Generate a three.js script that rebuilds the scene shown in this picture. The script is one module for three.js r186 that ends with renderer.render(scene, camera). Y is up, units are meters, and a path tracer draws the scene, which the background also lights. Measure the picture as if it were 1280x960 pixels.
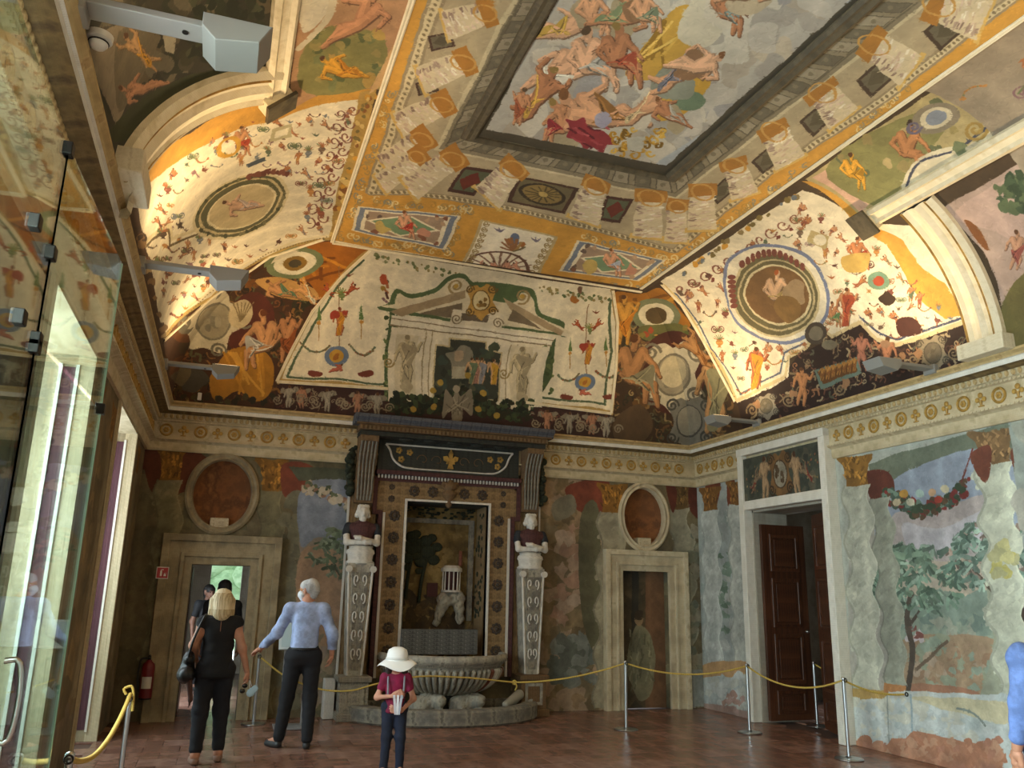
import * as THREE from 'three';
import { RoundedBoxGeometry } from 'three/addons/geometries/RoundedBoxGeometry.js';
import { mergeGeometries, mergeVertices, toCreasedNormals } from 'three/addons/utils/BufferGeometryUtils.js';
import { RectAreaLightUniformsLib } from 'three/addons/lights/RectAreaLightUniformsLib.js';
RectAreaLightUniformsLib.init();
const V = (x, y, z) => new THREE.Vector3(x, y, z);
const scene = new THREE.Scene();
const renderer = new THREE.WebGLRenderer({ antialias: true });
renderer.toneMapping = THREE.LinearToneMapping;
renderer.toneMappingExposure = 1.0;
renderer.shadowMap.enabled = true;

// ---------- camera ----------
const YAW = 0.3262, PITCH = 0.2484, ROLL = 0.0222, FPX = 1036.09;
const EYE = V(1.113, 1.65, 12.03);
const FWD = V(Math.sin(YAW) * Math.cos(PITCH), Math.sin(PITCH), -Math.cos(YAW) * Math.cos(PITCH));
const R0 = V(Math.cos(YAW), 0, Math.sin(YAW)), U0 = R0.clone().cross(FWD);
const RIGHT = R0.clone().multiplyScalar(Math.cos(ROLL)).addScaledVector(U0, Math.sin(ROLL));
const UP = U0.clone().multiplyScalar(Math.cos(ROLL)).addScaledVector(R0, -Math.sin(ROLL));
const camera = new THREE.PerspectiveCamera(2 * Math.atan(480 / FPX) * 180 / Math.PI, 4 / 3, 0.05, 200);
camera.position.copy(EYE);
camera.quaternion.setFromRotationMatrix(new THREE.Matrix4().makeBasis(RIGHT, UP, FWD.clone().negate()));
scene.add(camera);

// ---------- sky and daylight ----------
scene.background = new THREE.Color().setRGB(0.80, 0.92, 1.0);
scene.backgroundIntensity = 2.6;
// ---------- room measures (metres) ----------
const W = 8.4616, L = 13.75, HC = 4.06;          // hall width, length, springing of the vault
const AX = 1.76, BY = 1.88, DT = 2.03, YT = HC + BY;   // quarter-ellipse cove, flat field above it
// windows in the left wall: [z0, z1, head]
const WINDOWS = [[1.35, 3.15, 3.42], [4.95, 6.75, 3.42], [8.7, 10.3, 3.42], [11.4, 13.0, 3.42]];
function areaLight(name, color, intensity, w, h, pos, target) {
  const l = new THREE.RectAreaLight(color, intensity, w, h);
  l.name = name; l.position.copy(pos); l.lookAt(target); scene.add(l); return l;
}
const DAY = new THREE.Color().setRGB(0.83, 0.93, 1.0);
WINDOWS.forEach(([a, b, h], i) => areaLight('window_daylight', DAY, [5, 15, 46, 46][i], b - a - 0.1, h - 0.9, V(-0.7, h / 2 + 0.4, (a + b) / 2), V(3, h / 2 - 0.2, (a + b) / 2)));
const GLASSPANE = new THREE.MeshPhysicalMaterial({ color: '#eef6f4', transmission: 1, thickness: 0, roughness: 0.02, ior: 1.5 });
const LAMPCOL = new THREE.Color().setRGB(1.0, 0.73, 0.41), LAMPPOWER = 195;
// ---------- helpers ----------
let seedState = 12345;
const rnd = () => { seedState = (seedState + 0x6d2b79f5) | 0; let t = Math.imul(seedState ^ (seedState >>> 15), 1 | seedState); t = (t + Math.imul(t ^ (t >>> 7), 61 | t)) ^ t; return ((t ^ (t >>> 14)) >>> 0) / 4294967296; };
const rr = (a, b) => a + (b - a) * rnd();
const reseed = (n) => { seedState = n; };
const clamp = (x, a, b) => Math.min(b, Math.max(a, x)), lerp = (a, b, t) => a + (b - a) * t, TAU = Math.PI * 2;

// a photo pixel gives a direction; the distance comes from the surface it lies on
const dirOf = (px, py) => FWD.clone().addScaledVector(RIGHT, (px - 640) / FPX).addScaledVector(UP, (480 - py) / FPX);
const onX = (px, py, x) => { const d = dirOf(px, py); return EYE.clone().addScaledVector(d, (x - EYE.x) / d.x); };
const onY = (px, py, y) => { const d = dirOf(px, py); return EYE.clone().addScaledVector(d, (y - EYE.y) / d.y); };
const onZ = (px, py, z) => { const d = dirOf(px, py); return EYE.clone().addScaledVector(d, (z - EYE.z) / d.z); };

// cove: angle t 0..pi/2 -> distance from wall and height; arc length table
const NARC = 400, arcTab = [0];
const coveAt = (t) => [DT - AX * Math.cos(t), HC + BY * Math.sin(t)];
for (let i = 1; i <= NARC; i++) { const a = coveAt((i - 1) / NARC * Math.PI / 2), b = coveAt(i / NARC * Math.PI / 2); arcTab.push(arcTab[i - 1] + Math.hypot(a[0] - b[0], a[1] - b[1])); }
const ARC = arcTab[NARC];
const arcOfT = (t) => { const f = clamp(t / (Math.PI / 2), 0, 1) * NARC, i = Math.min(NARC - 1, Math.floor(f)); return lerp(arcTab[i], arcTab[i + 1], f - i); };
const tOfArc = (s) => { let i = 0; while (i < NARC - 1 && arcTab[i + 1] < s) i++; return (i + clamp((s - arcTab[i]) / (arcTab[i + 1] - arcTab[i]), 0, 1)) / NARC * Math.PI / 2; };
// point on a cove from (u along the wall, arc s); side: end, left, right, back. n = inward normal
function covePoint(side, u, s, off = 0) {
  const t = tOfArc(s); let [d, y] = coveAt(t);
  let nd = Math.cos(t) / AX, ny = -Math.sin(t) / BY; const l = Math.hypot(nd, ny); nd /= l; ny /= l;
  d += nd * off; y += ny * off;
  if (side === 'end') return V(u, y, d);
  if (side === 'left') return V(d, y, u);
  if (side === 'right') return V(W - d, y, u);
  return V(u, y, L - d);
}
function hitCove(side, px, py) {   // -> [u, arc]
  const dir = dirOf(px, py);
  let d0, dd; const y0 = EYE.y - HC, dy = dir.y;
  if (side === 'end') { d0 = EYE.z - DT; dd = dir.z; } else if (side === 'left') { d0 = EYE.x - DT; dd = dir.x; } else { d0 = W - EYE.x - DT; dd = -dir.x; }
  const a = (dd / AX) ** 2 + (dy / BY) ** 2, b = 2 * (d0 * dd / AX / AX + y0 * dy / BY / BY), c = (d0 / AX) ** 2 + (y0 / BY) ** 2 - 1;
  const disc = Math.max(0, b * b - 4 * a * c), k = (-b + Math.sqrt(disc)) / (2 * a);
  const P = EYE.clone().addScaledVector(dir, k), d = side === 'end' ? P.z : side === 'left' ? P.x : W - P.x;
  const t = Math.atan2((P.y - HC) / BY, (DT - d) / AX);
  const s = t < 0 ? t * 1.8 : t > Math.PI / 2 ? ARC + (t - Math.PI / 2) * AX : arcOfT(t);
  return [side === 'end' ? P.x : P.z, s];
}

// geometry
function flat(g) { const n = g.index ? g.toNonIndexed() : g; for (const k of Object.keys(n.attributes)) if (!['position', 'normal', 'uv', 'color'].includes(k)) n.deleteAttribute(k); if (!n.attributes.normal) n.computeVertexNormals(); if (!n.attributes.uv) n.setAttribute('uv', new THREE.BufferAttribute(new Float32Array(n.attributes.position.count * 2), 2)); return n; }
function merge(list) { const a = list.map(flat); return a.length === 1 ? a[0] : mergeGeometries(a); }
// uv in metres, from the axis each face looks along
function metric(g0, k = 1, ox = 0, oy = 0) {
  const g = flat(g0), p = g.attributes.position, uv = new Float32Array(p.count * 2), a = V(), b = V(), c = V();
  for (let i = 0; i < p.count; i += 3) {
    a.fromBufferAttribute(p, i); b.fromBufferAttribute(p, i + 1); c.fromBufferAttribute(p, i + 2);
    const n = b.clone().sub(a).cross(c.clone().sub(a)), x = Math.abs(n.x), y = Math.abs(n.y), z = Math.abs(n.z);
    [a, b, c].forEach((q, j) => { const [u, v] = x >= y && x >= z ? [q.z, q.y] : y >= z ? [q.x, q.z] : [q.x, q.y]; uv[(i + j) * 2] = u * k + ox; uv[(i + j) * 2 + 1] = v * k + oy; });
  }
  g.setAttribute('uv', new THREE.BufferAttribute(uv, 2)); return g;
}
const mv = (g, x, y, z) => g.translate(x, y, z);
function bx(w, h, d, x = 0, y = 0, z = 0, r = 0) { const g = r ? new RoundedBoxGeometry(w, h, d, 1, Math.min(r, w / 2.01, h / 2.01, d / 2.01)) : new THREE.BoxGeometry(w, h, d); return g.translate(x, y, z); }
const boxAB = (x0, x1, y0, y1, z0, z1, r = 0) => bx(x1 - x0, y1 - y0, z1 - z0, (x0 + x1) / 2, (y0 + y1) / 2, (z0 + z1) / 2, r);
const cyl = (r0, r1, h, x = 0, y = 0, z = 0, n = 16) => new THREE.CylinderGeometry(r1, r0, h, n).translate(x, y + h / 2, z);   // r0 bottom
const lathe = (pts, n = 24, a0 = 0, al = TAU) => new THREE.LatheGeometry(pts.map(([r, y]) => new THREE.Vector2(r, y)), n, a0, al);
const tube = (pts, r, n = 24, m = 6, closed = false) => new THREE.TubeGeometry(new THREE.CatmullRomCurve3(pts, closed), n, r, m, closed);
const ball = (r, x, y, z, sx = 1, sy = 1, sz = 1, n = 12) => new THREE.SphereGeometry(r, n, Math.max(6, n * 0.7 | 0)).scale(sx, sy, sz).translate(x, y, z);
function shapeOf(pts, holes = []) { const s = new THREE.Shape(pts.map(([x, y]) => new THREE.Vector2(x, y))); for (const h of holes) s.holes.push(new THREE.Path(h.map(([x, y]) => new THREE.Vector2(x, y)))); return s; }
const extr = (pts, depth, holes = [], bevel = 0) => new THREE.ExtrudeGeometry(shapeOf(pts, holes), { depth, bevelEnabled: bevel > 0, bevelThickness: bevel, bevelSize: bevel, bevelSegments: 1, curveSegments: 12 });
const rectPts = (x0, x1, y0, y1) => [[x0, y0], [x1, y0], [x1, y1], [x0, y1]];
const ovalPts = (cx, cy, rx, ry, n = 40) => Array.from({ length: n }, (_, i) => [cx + rx * Math.cos(i / n * TAU), cy + ry * Math.sin(i / n * TAU)]);
function remap(g0, fn, flip = false) {   // move every vertex by fn(x,y,z) -> [x,y,z]; flip turns the faces over
  const g = flat(g0), p = g.attributes.position, uv = g.attributes.uv;
  for (let i = 0; i < p.count; i++) { const q = fn(p.getX(i), p.getY(i), p.getZ(i)); p.setXYZ(i, q[0], q[1], q[2]); }
  if (flip) for (let i = 0; i < p.count; i += 3) for (const at of [p, uv]) { const n = at.itemSize; for (let k = 0; k < n; k++) { const a = at.array[(i + 1) * n + k]; at.array[(i + 1) * n + k] = at.array[(i + 2) * n + k]; at.array[(i + 2) * n + k] = a; } }
  g.computeVertexNormals(); return g;
}
// profile [[out, along-normal]] swept along a polyline of {p, n} (n = surface normal); flat shaded
function sweep(path, prof, closed = false) {
  const pos = [], N = path.length, M = prof.length, rows = [];
  for (let i = 0; i < N; i++) {
    const a = path[closed ? (i - 1 + N) % N : Math.max(0, i - 1)].p, b = path[closed ? (i + 1) % N : Math.min(N - 1, i + 1)].p;
    const t = b.clone().sub(a).normalize(), n = path[i].n, s = t.clone().cross(n).normalize();
    let k = 1; if (i > 0 && i < N - 1 || closed) { const t1 = path[i].p.clone().sub(a).normalize(), c = Math.sqrt(Math.max(0.15, (1 + t1.dot(b.clone().sub(path[i].p).normalize())) / 2)); k = 1 / c; }
    rows.push(prof.map(([o, h]) => path[i].p.clone().addScaledVector(s, o * k).addScaledVector(n, h)));
  }
  const seg = closed ? N : N - 1;
  for (let i = 0; i < seg; i++) for (let j = 0; j < M - 1; j++) { const A = rows[i][j], B = rows[i][j + 1], C = rows[(i + 1) % N][j + 1], D = rows[(i + 1) % N][j]; for (const q of [A, C, B, A, D, C]) pos.push(q.x, q.y, q.z); }
  const g = new THREE.BufferGeometry(); g.setAttribute('position', new THREE.Float32BufferAttribute(pos, 3)); g.computeVertexNormals(); return metric(g);
}
function densify(pts, step) { const o = []; for (let i = 0; i < pts.length - 1; i++) { const a = pts[i], b = pts[i + 1], n = Math.max(1, Math.ceil(Math.hypot(b[0] - a[0], b[1] - a[1]) / step)); for (let k = 0; k < n; k++) o.push([lerp(a[0], b[0], k / n), lerp(a[1], b[1], k / n)]); } o.push(pts[pts.length - 1]); return o; }

// scene objects
const taken = {};
const numbered = (name) => { const n = taken[name] = (taken[name] ?? -1) + 1; return n ? name + '_' + String(n).padStart(3, '0') : name; };
function obj(name, geo, mat, parent) { const m = new THREE.Mesh(Array.isArray(geo) ? merge(geo) : geo, mat); m.name = parent ? name : numbered(name); m.castShadow = m.receiveShadow = true; (parent ?? scene).add(m); return m; }
function tag(o, label, category, group, kind) { o.userData.label = label; if (category) o.userData.category = category; if (group) o.userData.group = group; if (kind) o.userData.kind = kind; return o; }
function thing(name, label, category, pos = [0, 0, 0], turn = 0, group) { const o = new THREE.Group(); o.name = numbered(name); o.position.set(...pos); o.rotation.y = turn; scene.add(o); return tag(o, label, category, group); }
function struct(name, label, category) { const o = new THREE.Group(); o.name = numbered(name); scene.add(o); return tag(o, label, category, null, 'structure'); }
function copyOf(o, pos, turn, label) { const c = o.clone(); c.name = numbered(o.name.replace(/_\d{3}$/, '')); c.userData = { ...o.userData }; scene.add(c); if (pos) c.position.set(...pos); if (turn !== undefined) c.rotation.y = turn; if (label) c.userData.label = label; return c; }

// tileable noise
const NS = 512, noiseA = (() => {
  reseed(99); const out = new Float32Array(NS * NS); let amp = 1, tot = 0;
  for (let f = 4; f <= 256; f *= 2) { const g = Float32Array.from({ length: f * f }, rnd); tot += amp;
    for (let y = 0; y < NS; y++) for (let x = 0; x < NS; x++) { const u = x / NS * f, v = y / NS * f, i = u | 0, j = v | 0, s = u - i, t = v - j, sx = s * s * (3 - 2 * s), ty = t * t * (3 - 2 * t), i1 = (i + 1) % f, j1 = (j + 1) % f; out[y * NS + x] += amp * lerp(lerp(g[j * f + i], g[j * f + i1], sx), lerp(g[j1 * f + i], g[j1 * f + i1], sx), ty); }
    amp *= 0.55; }
  for (let i = 0; i < out.length; i++) out[i] = clamp((out[i] / tot - 0.5) * 2.2 + 0.5, 0, 1);
  return out; })();
const nz = (x, y) => noiseA[((y % NS + NS) % NS | 0) * NS + ((x % NS + NS) % NS | 0)];
const hex = (h) => [parseInt(h.slice(1, 3), 16), parseInt(h.slice(3, 5), 16), parseInt(h.slice(5, 7), 16)];
// colour texture from a ramp of noise; fn(n, x, y) may return extra shift
function noiseTex(stops, metres, sx = 1, sy = 1, grain = 0.06, seed = 0) {
  const N = 256, d = new Uint8Array(N * N * 4), c = stops.map(hex);
  for (let y = 0; y < N; y++) for (let x = 0; x < N; x++) {
    const n = nz(x * 2 * sx + seed, y * 2 * sy + seed * 3), g = 1 + (nz(x * 97 + seed * 7, y * 61 + x) - 0.5) * grain * 2, f = n * (c.length - 1), i = Math.min(c.length - 2, f | 0), o = (y * N + x) * 4;
    for (let k = 0; k < 3; k++) d[o + k] = clamp(lerp(c[i][k], c[i + 1][k], f - i) * g, 0, 255); d[o + 3] = 255;
  }
  const t = new THREE.DataTexture(d, N, N); t.colorSpace = THREE.SRGBColorSpace; t.wrapS = t.wrapT = THREE.RepeatWrapping; t.magFilter = THREE.LinearFilter; t.repeat.set(1 / metres, 1 / metres); t.needsUpdate = true; return t;
}
const bumpTex = (() => { const N = 256, d = new Uint8Array(N * N * 4); for (let i = 0; i < N * N; i++) { const v = nz((i % N) * 2, (i / N | 0) * 2) * 200 + nz((i % N) * 31, (i / N | 0) * 37) * 55; d.set([v, v, v, 255], i * 4); } const t = new THREE.DataTexture(d, N, N); t.wrapS = t.wrapT = THREE.RepeatWrapping; t.magFilter = THREE.LinearFilter; t.needsUpdate = true; return t; })();
const bumpRep = (m) => { const t = bumpTex.clone(); t.repeat.set(1 / m, 1 / m); t.needsUpdate = true; return t; };
const mat = (o) => new THREE.MeshStandardMaterial({ roughness: 0.85, ...o });
const stoneMat = (stops, metres = 0.8, rough = 0.85, bump = 0.004) => mat({ map: noiseTex(stops, metres), roughness: rough, bumpMap: bumpRep(0.5), bumpScale: bump });
const plain = (h, rough = 0.7, o = {}) => mat({ color: h, roughness: rough, ...o });
// ---------- fresco painting (flat paint on plaster, laid out in metres along each surface) ----------
class Fresco {
  constructor(wm, hm, ppm, ground) { this.ppm = ppm; this.c = document.createElement('canvas'); this.c.width = Math.round(wm * ppm); this.c.height = Math.round(hm * ppm); this.g = this.c.getContext('2d'); this.hm = hm; this.g.fillStyle = ground; this.g.fillRect(0, 0, this.c.width, this.c.height); this.g.lineCap = this.g.lineJoin = 'round'; this.metres(); }
  metres() { this.M = ([x, y]) => [x * this.ppm, (this.hm - y) * this.ppm]; return this; }
  photo(inv) { this.M = ([x, y]) => { const [u, v] = inv(x, y); return [u * this.ppm, (this.hm - v) * this.ppm]; }; return this; }
  frame(x, y, s, rot = 0, flip = 1) { const c = Math.cos(rot) * s, q = Math.sin(rot) * s; return ([a, b]) => { a *= flip; return [x + a * c - b * q, y + a * q + b * c]; }; }
  scale([x, y], e = 1) { const a = this.M([x, y]), b = this.M([x + e, y]), c = this.M([x, y + e]); return Math.sqrt(Math.abs((b[0] - a[0]) * (c[1] - a[1]) - (b[1] - a[1]) * (c[0] - a[0]))) / e; }
  path(pts, closed = true, smooth = false) {
    let q = pts;
    if (smooth) { q = []; const n = pts.length; for (let i = 0; i < (closed ? n : n - 1); i++) { const p = (k) => closed ? pts[(i + k + n) % n] : pts[clamp(i + k, 0, n - 1)], a = p(-1), b = p(0), c = p(1), d = p(2); for (let t = 0; t < 1; t += 0.2) q.push([0, 1].map((j) => 0.5 * (2 * b[j] + (c[j] - a[j]) * t + (2 * a[j] - 5 * b[j] + 4 * c[j] - d[j]) * t * t + (3 * b[j] - a[j] - 3 * c[j] + d[j]) * t * t * t))); } if (!closed) q.push(pts[n - 1]); }
    const g = this.g; g.beginPath(); q.forEach((p, i) => { const [x, y] = this.M(p); i ? g.lineTo(x, y) : g.moveTo(x, y); }); if (closed) g.closePath(); return this;
  }
  fill(pts, col, smooth = false) { this.path(pts, true, smooth); this.g.fillStyle = col; this.g.fill(); return this; }
  line(pts, col, w, smooth = false, closed = false) { this.path(pts, closed, smooth); this.g.strokeStyle = col; this.g.lineWidth = Math.max(0.6, w * this.scale(pts[pts.length >> 1])); this.g.stroke(); return this; }
  quad(pts, col) { const d = densify([...pts, pts[0]], 12); d.pop(); return this.fill(d, col); }
  oval(x, y, rx, ry, rot, col, w = 0) { const p = []; for (let i = 0; i < 28; i++) { const a = i / 28 * TAU, c = Math.cos(a) * rx, s = Math.sin(a) * ry; p.push([x + c * Math.cos(rot) - s * Math.sin(rot), y + c * Math.sin(rot) + s * Math.cos(rot)]); } return w ? this.line(p, col, w, false, true) : this.fill(p, col); }
  blob(x, y, r, col, wob = 0.3, n = 8, sx = 1, sy = 1) { const p = []; for (let i = 0; i < n; i++) { const a = i / n * TAU, k = r * (1 + rr(-wob, wob)); p.push([x + Math.cos(a) * k * sx, y + Math.sin(a) * k * sy]); } return this.fill(p, col, true); }
  limb(a, b, w0, w1, col) { const dx = b[0] - a[0], dy = b[1] - a[1], l = Math.hypot(dx, dy) || 1, nx = -dy / l, ny = dx / l; this.fill([[a[0] + nx * w0, a[1] + ny * w0], [b[0] + nx * w1, b[1] + ny * w1], [b[0] - nx * w1, b[1] - ny * w1], [a[0] - nx * w0, a[1] - ny * w0]], col); this.oval(a[0], a[1], w0, w0, 0, col); return this.oval(b[0], b[1], w1, w1, 0, col); }
  clip(pts) { this.g.save(); this.path(densify([...pts, pts[0]], 10)); this.g.clip(); return this; }
  unclip() { this.g.restore(); return this; }
  finish(dirt = 0.13, grain = 0.10, seed = 1) {
    const { width: w, height: h } = this.c, g = this.g, s0 = g.getImageData(0, 0, w, h).data; reseed(seed * 7 + 3);
    for (let i = 0; i < w * h / 70; i++) { const x = rnd() * w | 0, y = rnd() * h | 0, o = (y * w + x) * 4, a = rr(0, TAU), l = rr(2, 6), v = rr(0.9, 1.1); g.strokeStyle = `rgba(${clamp(s0[o] * v, 0, 255) | 0},${clamp(s0[o + 1] * v, 0, 255) | 0},${clamp(s0[o + 2] * v, 0, 255) | 0},0.6)`; g.lineWidth = rr(1.2, 3); g.beginPath(); g.moveTo(x - Math.cos(a) * l, y - Math.sin(a) * l); g.lineTo(x + Math.cos(a) * l, y + Math.sin(a) * l); g.stroke(); }
    const im = g.getImageData(0, 0, w, h), d = im.data, k = 512 / (3 * this.ppm), src = new Uint8ClampedArray(d);
    for (let y = 0; y < h; y++) for (let x = 0; x < w; x++) { const X = clamp(x + (nz(x * 1.1 + 40, y * 1.1) - 0.5) * 9 | 0, 0, w - 1), Y = clamp(y + (nz(x * 1.1, y * 1.1 + 170) - 0.5) * 9 | 0, 0, h - 1), o = (y * w + x) * 4, q = (Y * w + X) * 4; d[o] = src[q]; d[o + 1] = src[q + 1]; d[o + 2] = src[q + 2]; }
    for (let y = 0; y < h; y++) for (let x = 0; x < w; x++) { const o = (y * w + x) * 4, f = 1 - dirt * (1 - nz(x * k + seed * 91, y * k + seed * 37)) * 1.2 + (nz(x * 5.3 + seed, y * 5.7) - 0.5) * grain; d[o] = clamp(d[o] * f, 0, 255); d[o + 1] = clamp(d[o + 1] * f, 0, 255); d[o + 2] = clamp(d[o + 2] * f * 0.99, 0, 255); }
    this.g.putImageData(im, 0, 0); return this;
  }
  texture(rx, ry, wrap = THREE.ClampToEdgeWrapping) { const t = new THREE.CanvasTexture(this.c); t.colorSpace = THREE.SRGBColorSpace; t.repeat.set(rx, ry); t.wrapS = t.wrapT = wrap; return t; }
}
const shade = (c, k) => { const a = typeof c === 'string' ? hex(c) : c; return `rgb(${a.map((v) => clamp(v * k, 0, 255) | 0).join(',')})`; };
const pick = (a) => a[rnd() * a.length | 0];
// generic painted people: joints in a unit frame (origin hip, height 1, y down)
const POSES = {
  stand: { head: [0.02, -0.43], neck: [0, -0.33], sl: [-0.1, -0.3], sr: [0.1, -0.3], hip: [0, 0], kl: [-0.07, 0.24], fl: [-0.1, 0.5], kr: [0.09, 0.23], fr: [0.05, 0.5], el: [-0.2, -0.16], hl: [-0.24, 0.02], er: [0.22, -0.2], hr: [0.3, -0.36] },
  seat: { head: [0.04, -0.45], neck: [0.02, -0.34], sl: [-0.11, -0.3], sr: [0.12, -0.3], hip: [-0.02, 0], kl: [0.2, 0.04], fl: [0.16, 0.32], kr: [0.26, 0.1], fr: [0.3, 0.36], el: [-0.24, -0.14], hl: [-0.1, 0.02], er: [0.26, -0.14], hr: [0.36, 0.0] },
  lie: { head: [-0.38, -0.3], neck: [-0.3, -0.22], sl: [-0.32, -0.12], sr: [-0.2, -0.24], hip: [0, 0], kl: [0.25, -0.06], fl: [0.44, 0.1], kr: [0.28, 0.06], fr: [0.52, 0.14], el: [-0.42, 0.04], hl: [-0.26, 0.12], er: [-0.06, -0.3], hr: [0.08, -0.36] },
  fly: { head: [-0.3, -0.34], neck: [-0.24, -0.26], sl: [-0.28, -0.16], sr: [-0.14, -0.26], hip: [0, 0], kl: [0.18, 0.12], fl: [0.38, 0.1], kr: [0.12, 0.22], fr: [0.3, 0.32], el: [-0.42, -0.1], hl: [-0.54, -0.2], er: [-0.1, -0.42], hr: [-0.24, -0.54] },
};
function figure(f, x, y, h, o = {}) {
  const P = POSES[o.pose ?? 'stand'], T = f.frame(x, y, h, o.rot ?? 0, o.flip ?? 1), J = {}; for (const k in P) J[k] = T([P[k][0] + rr(-0.015, 0.015), P[k][1] + rr(-0.015, 0.015)]);
  const sk = o.skin ?? '#c99a72', dk = shade(sk, 0.62), lt = shade(sk, 1.14), g = h * (o.bulk ?? 1), c = o.cloth;
  for (const [k, off, w] of [[dk, 0.012, 1.15], [sk, 0, 1], [lt, -0.014, 0.45]]) {
    const S = (p) => [p[0] + off * g * 0.8, p[1] + off * g];
    f.limb(S(J.hip), S(J.kl), 0.072 * g * w, 0.05 * g * w, k).limb(S(J.kl), S(J.fl), 0.048 * g * w, 0.026 * g * w, k);
    f.limb(S(J.hip), S(J.kr), 0.072 * g * w, 0.05 * g * w, k).limb(S(J.kr), S(J.fr), 0.048 * g * w, 0.026 * g * w, k);
    f.limb(S(J.sl), S(J.hip), 0.07 * g * w, 0.08 * g * w, k).limb(S(J.sr), S(J.hip), 0.07 * g * w, 0.08 * g * w, k).limb(S(J.neck), S(J.head), 0.035 * g * w, 0.04 * g * w, k);
    f.limb(S(J.sl), S(J.el), 0.045 * g * w, 0.034 * g * w, k).limb(S(J.el), S(J.hl), 0.034 * g * w, 0.022 * g * w, k).limb(S(J.sr), S(J.er), 0.045 * g * w, 0.034 * g * w, k).limb(S(J.er), S(J.hr), 0.034 * g * w, 0.022 * g * w, k);
  }
  for (let i = 0; i < 18; i++) { const [a, b, w] = pick([['hip', 'kl', 0.05], ['kl', 'fl', 0.03], ['hip', 'kr', 0.05], ['kr', 'fr', 0.03], ['sl', 'hip', 0.06], ['sr', 'hip', 0.06], ['sl', 'el', 0.03], ['el', 'hl', 0.02], ['sr', 'er', 0.03], ['er', 'hr', 0.02]]), t = rnd(), A = J[a], Z = J[b], q = [lerp(A[0], Z[0], t) + rr(-w, w) * g, lerp(A[1], Z[1], t) + rr(-w, w) * g], l = rr(0.03, 0.07) * g, an = Math.atan2(Z[1] - A[1], Z[0] - A[0]) + rr(-0.5, 0.5); f.line([q, [q[0] + Math.cos(an) * l, q[1] + Math.sin(an) * l]], shade(sk, pick([0.7, 0.82, 1.1, 1.18])), 0.014 * g); }
  const hd = J.head; f.oval(hd[0], hd[1], 0.058 * g, 0.066 * g, o.rot ?? 0, sk); const hr = o.hair ?? '#5a3a22'; const up = T([P.head[0] - 0.02, P.head[1] - 0.03]); f.blob(up[0], up[1], 0.055 * g, hr, 0.2, 7);
  if (c) {
    const mid = T([(P.hip[0] * 2 + P.kl[0]) / 3, (P.hip[1] * 2 + P.kl[1]) / 3 + 0.02]);
    const sk2 = o.long ? [J.sl, J.sr, J.er, J.kr, J.fr, J.fl, J.kl, J.hip] : [J.hip, J.er, J.kr, [lerp(J.kr[0], J.fr[0], 0.5), lerp(J.kr[1], J.fr[1], 0.5)], J.kl, T([P.hip[0] - 0.14, P.hip[1] + 0.02])];
    f.fill(sk2.map((p) => [p[0] + rr(-0.02, 0.02) * h, p[1] + rr(-0.02, 0.02) * h]), c, true);
    for (let i = 0; i < 5; i++) { const a = sk2[i % sk2.length], b = sk2[(i + 3) % sk2.length]; f.line([[lerp(a[0], mid[0], 0.3), lerp(a[1], mid[1], 0.3)], [mid[0] + rr(-0.05, 0.05) * h, mid[1] + rr(-0.05, 0.05) * h], [lerp(b[0], mid[0], 0.2), lerp(b[1], mid[1], 0.2)]], shade(c, i % 2 ? 0.66 : 1.22), 0.018 * h, true); }
  }
}
const putto = (f, x, y, h, o = {}) => { if (o.wings) { f.blob(x - 0.26 * h, y - 0.3 * h, 0.2 * h, o.wings, 0.3, 8, 1, 0.6); f.blob(x + 0.26 * h, y - 0.3 * h, 0.2 * h, o.wings, 0.3, 8, 1, 0.6); } figure(f, x, y, h, { bulk: 1.35, pose: pick(['stand', 'seat', 'fly']), flip: rnd() < 0.5 ? 1 : -1, ...o }); };
const bird = (f, x, y, s, c) => f.fill([[x - s, y - s * 0.5], [x - s * 0.2, y - s * 0.1], [x, y - s * 0.6], [x + s * 0.2, y], [x + s, y - s * 0.3], [x + s * 0.3, y + s * 0.4], [x - s * 0.2, y + s * 0.3]], c, true);
const scroll = (f, x, y, r, col, w, turn = 1, a0 = 0, n = 1.6) => { const p = []; for (let i = 0; i <= 26; i++) { const t = i / 26, a = a0 + turn * t * n * TAU; p.push([x + Math.cos(a) * r * (1 - t * 0.85), y + Math.sin(a) * r * (1 - t * 0.85)]); } f.line(p, col, w, false); };
const swag = (f, a, b, sag, col, w, beads) => { const p = []; for (let i = 0; i <= 12; i++) { const t = i / 12; p.push([lerp(a[0], b[0], t), lerp(a[1], b[1], t) + sag * 4 * t * (1 - t)]); } f.line(p, col, w); if (beads) for (const q of p) f.blob(q[0] + rr(-w, w) * 0.4, q[1] + rr(-w, w) * 0.4, w * rr(0.35, 0.7), pick(beads), 0.3, 6); };
const sprig = (f, x, y, s, cols) => { for (let i = 0; i < 7; i++) { const a = -Math.PI / 2 + (i - 3) * 0.42; f.line([[x, y], [x + Math.cos(a) * s * 0.6, y + Math.sin(a) * s * 0.5], [x + Math.cos(a * 1.1) * s, y + Math.sin(a) * s]], pick(cols), s * 0.16, true); } };
const urn = (f, x, y, s, c) => { f.fill([[x - 0.3 * s, y - 0.5 * s], [x + 0.3 * s, y - 0.5 * s], [x + 0.5 * s, y - 0.1 * s], [x + 0.15 * s, y + 0.3 * s], [x + 0.3 * s, y + 0.5 * s], [x - 0.3 * s, y + 0.5 * s], [x - 0.15 * s, y + 0.3 * s], [x - 0.5 * s, y - 0.1 * s]], c, true); f.line([[x - 0.4 * s, y - 0.15 * s], [x + 0.4 * s, y - 0.15 * s]], shade(c, 1.3), 0.08 * s); };
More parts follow.
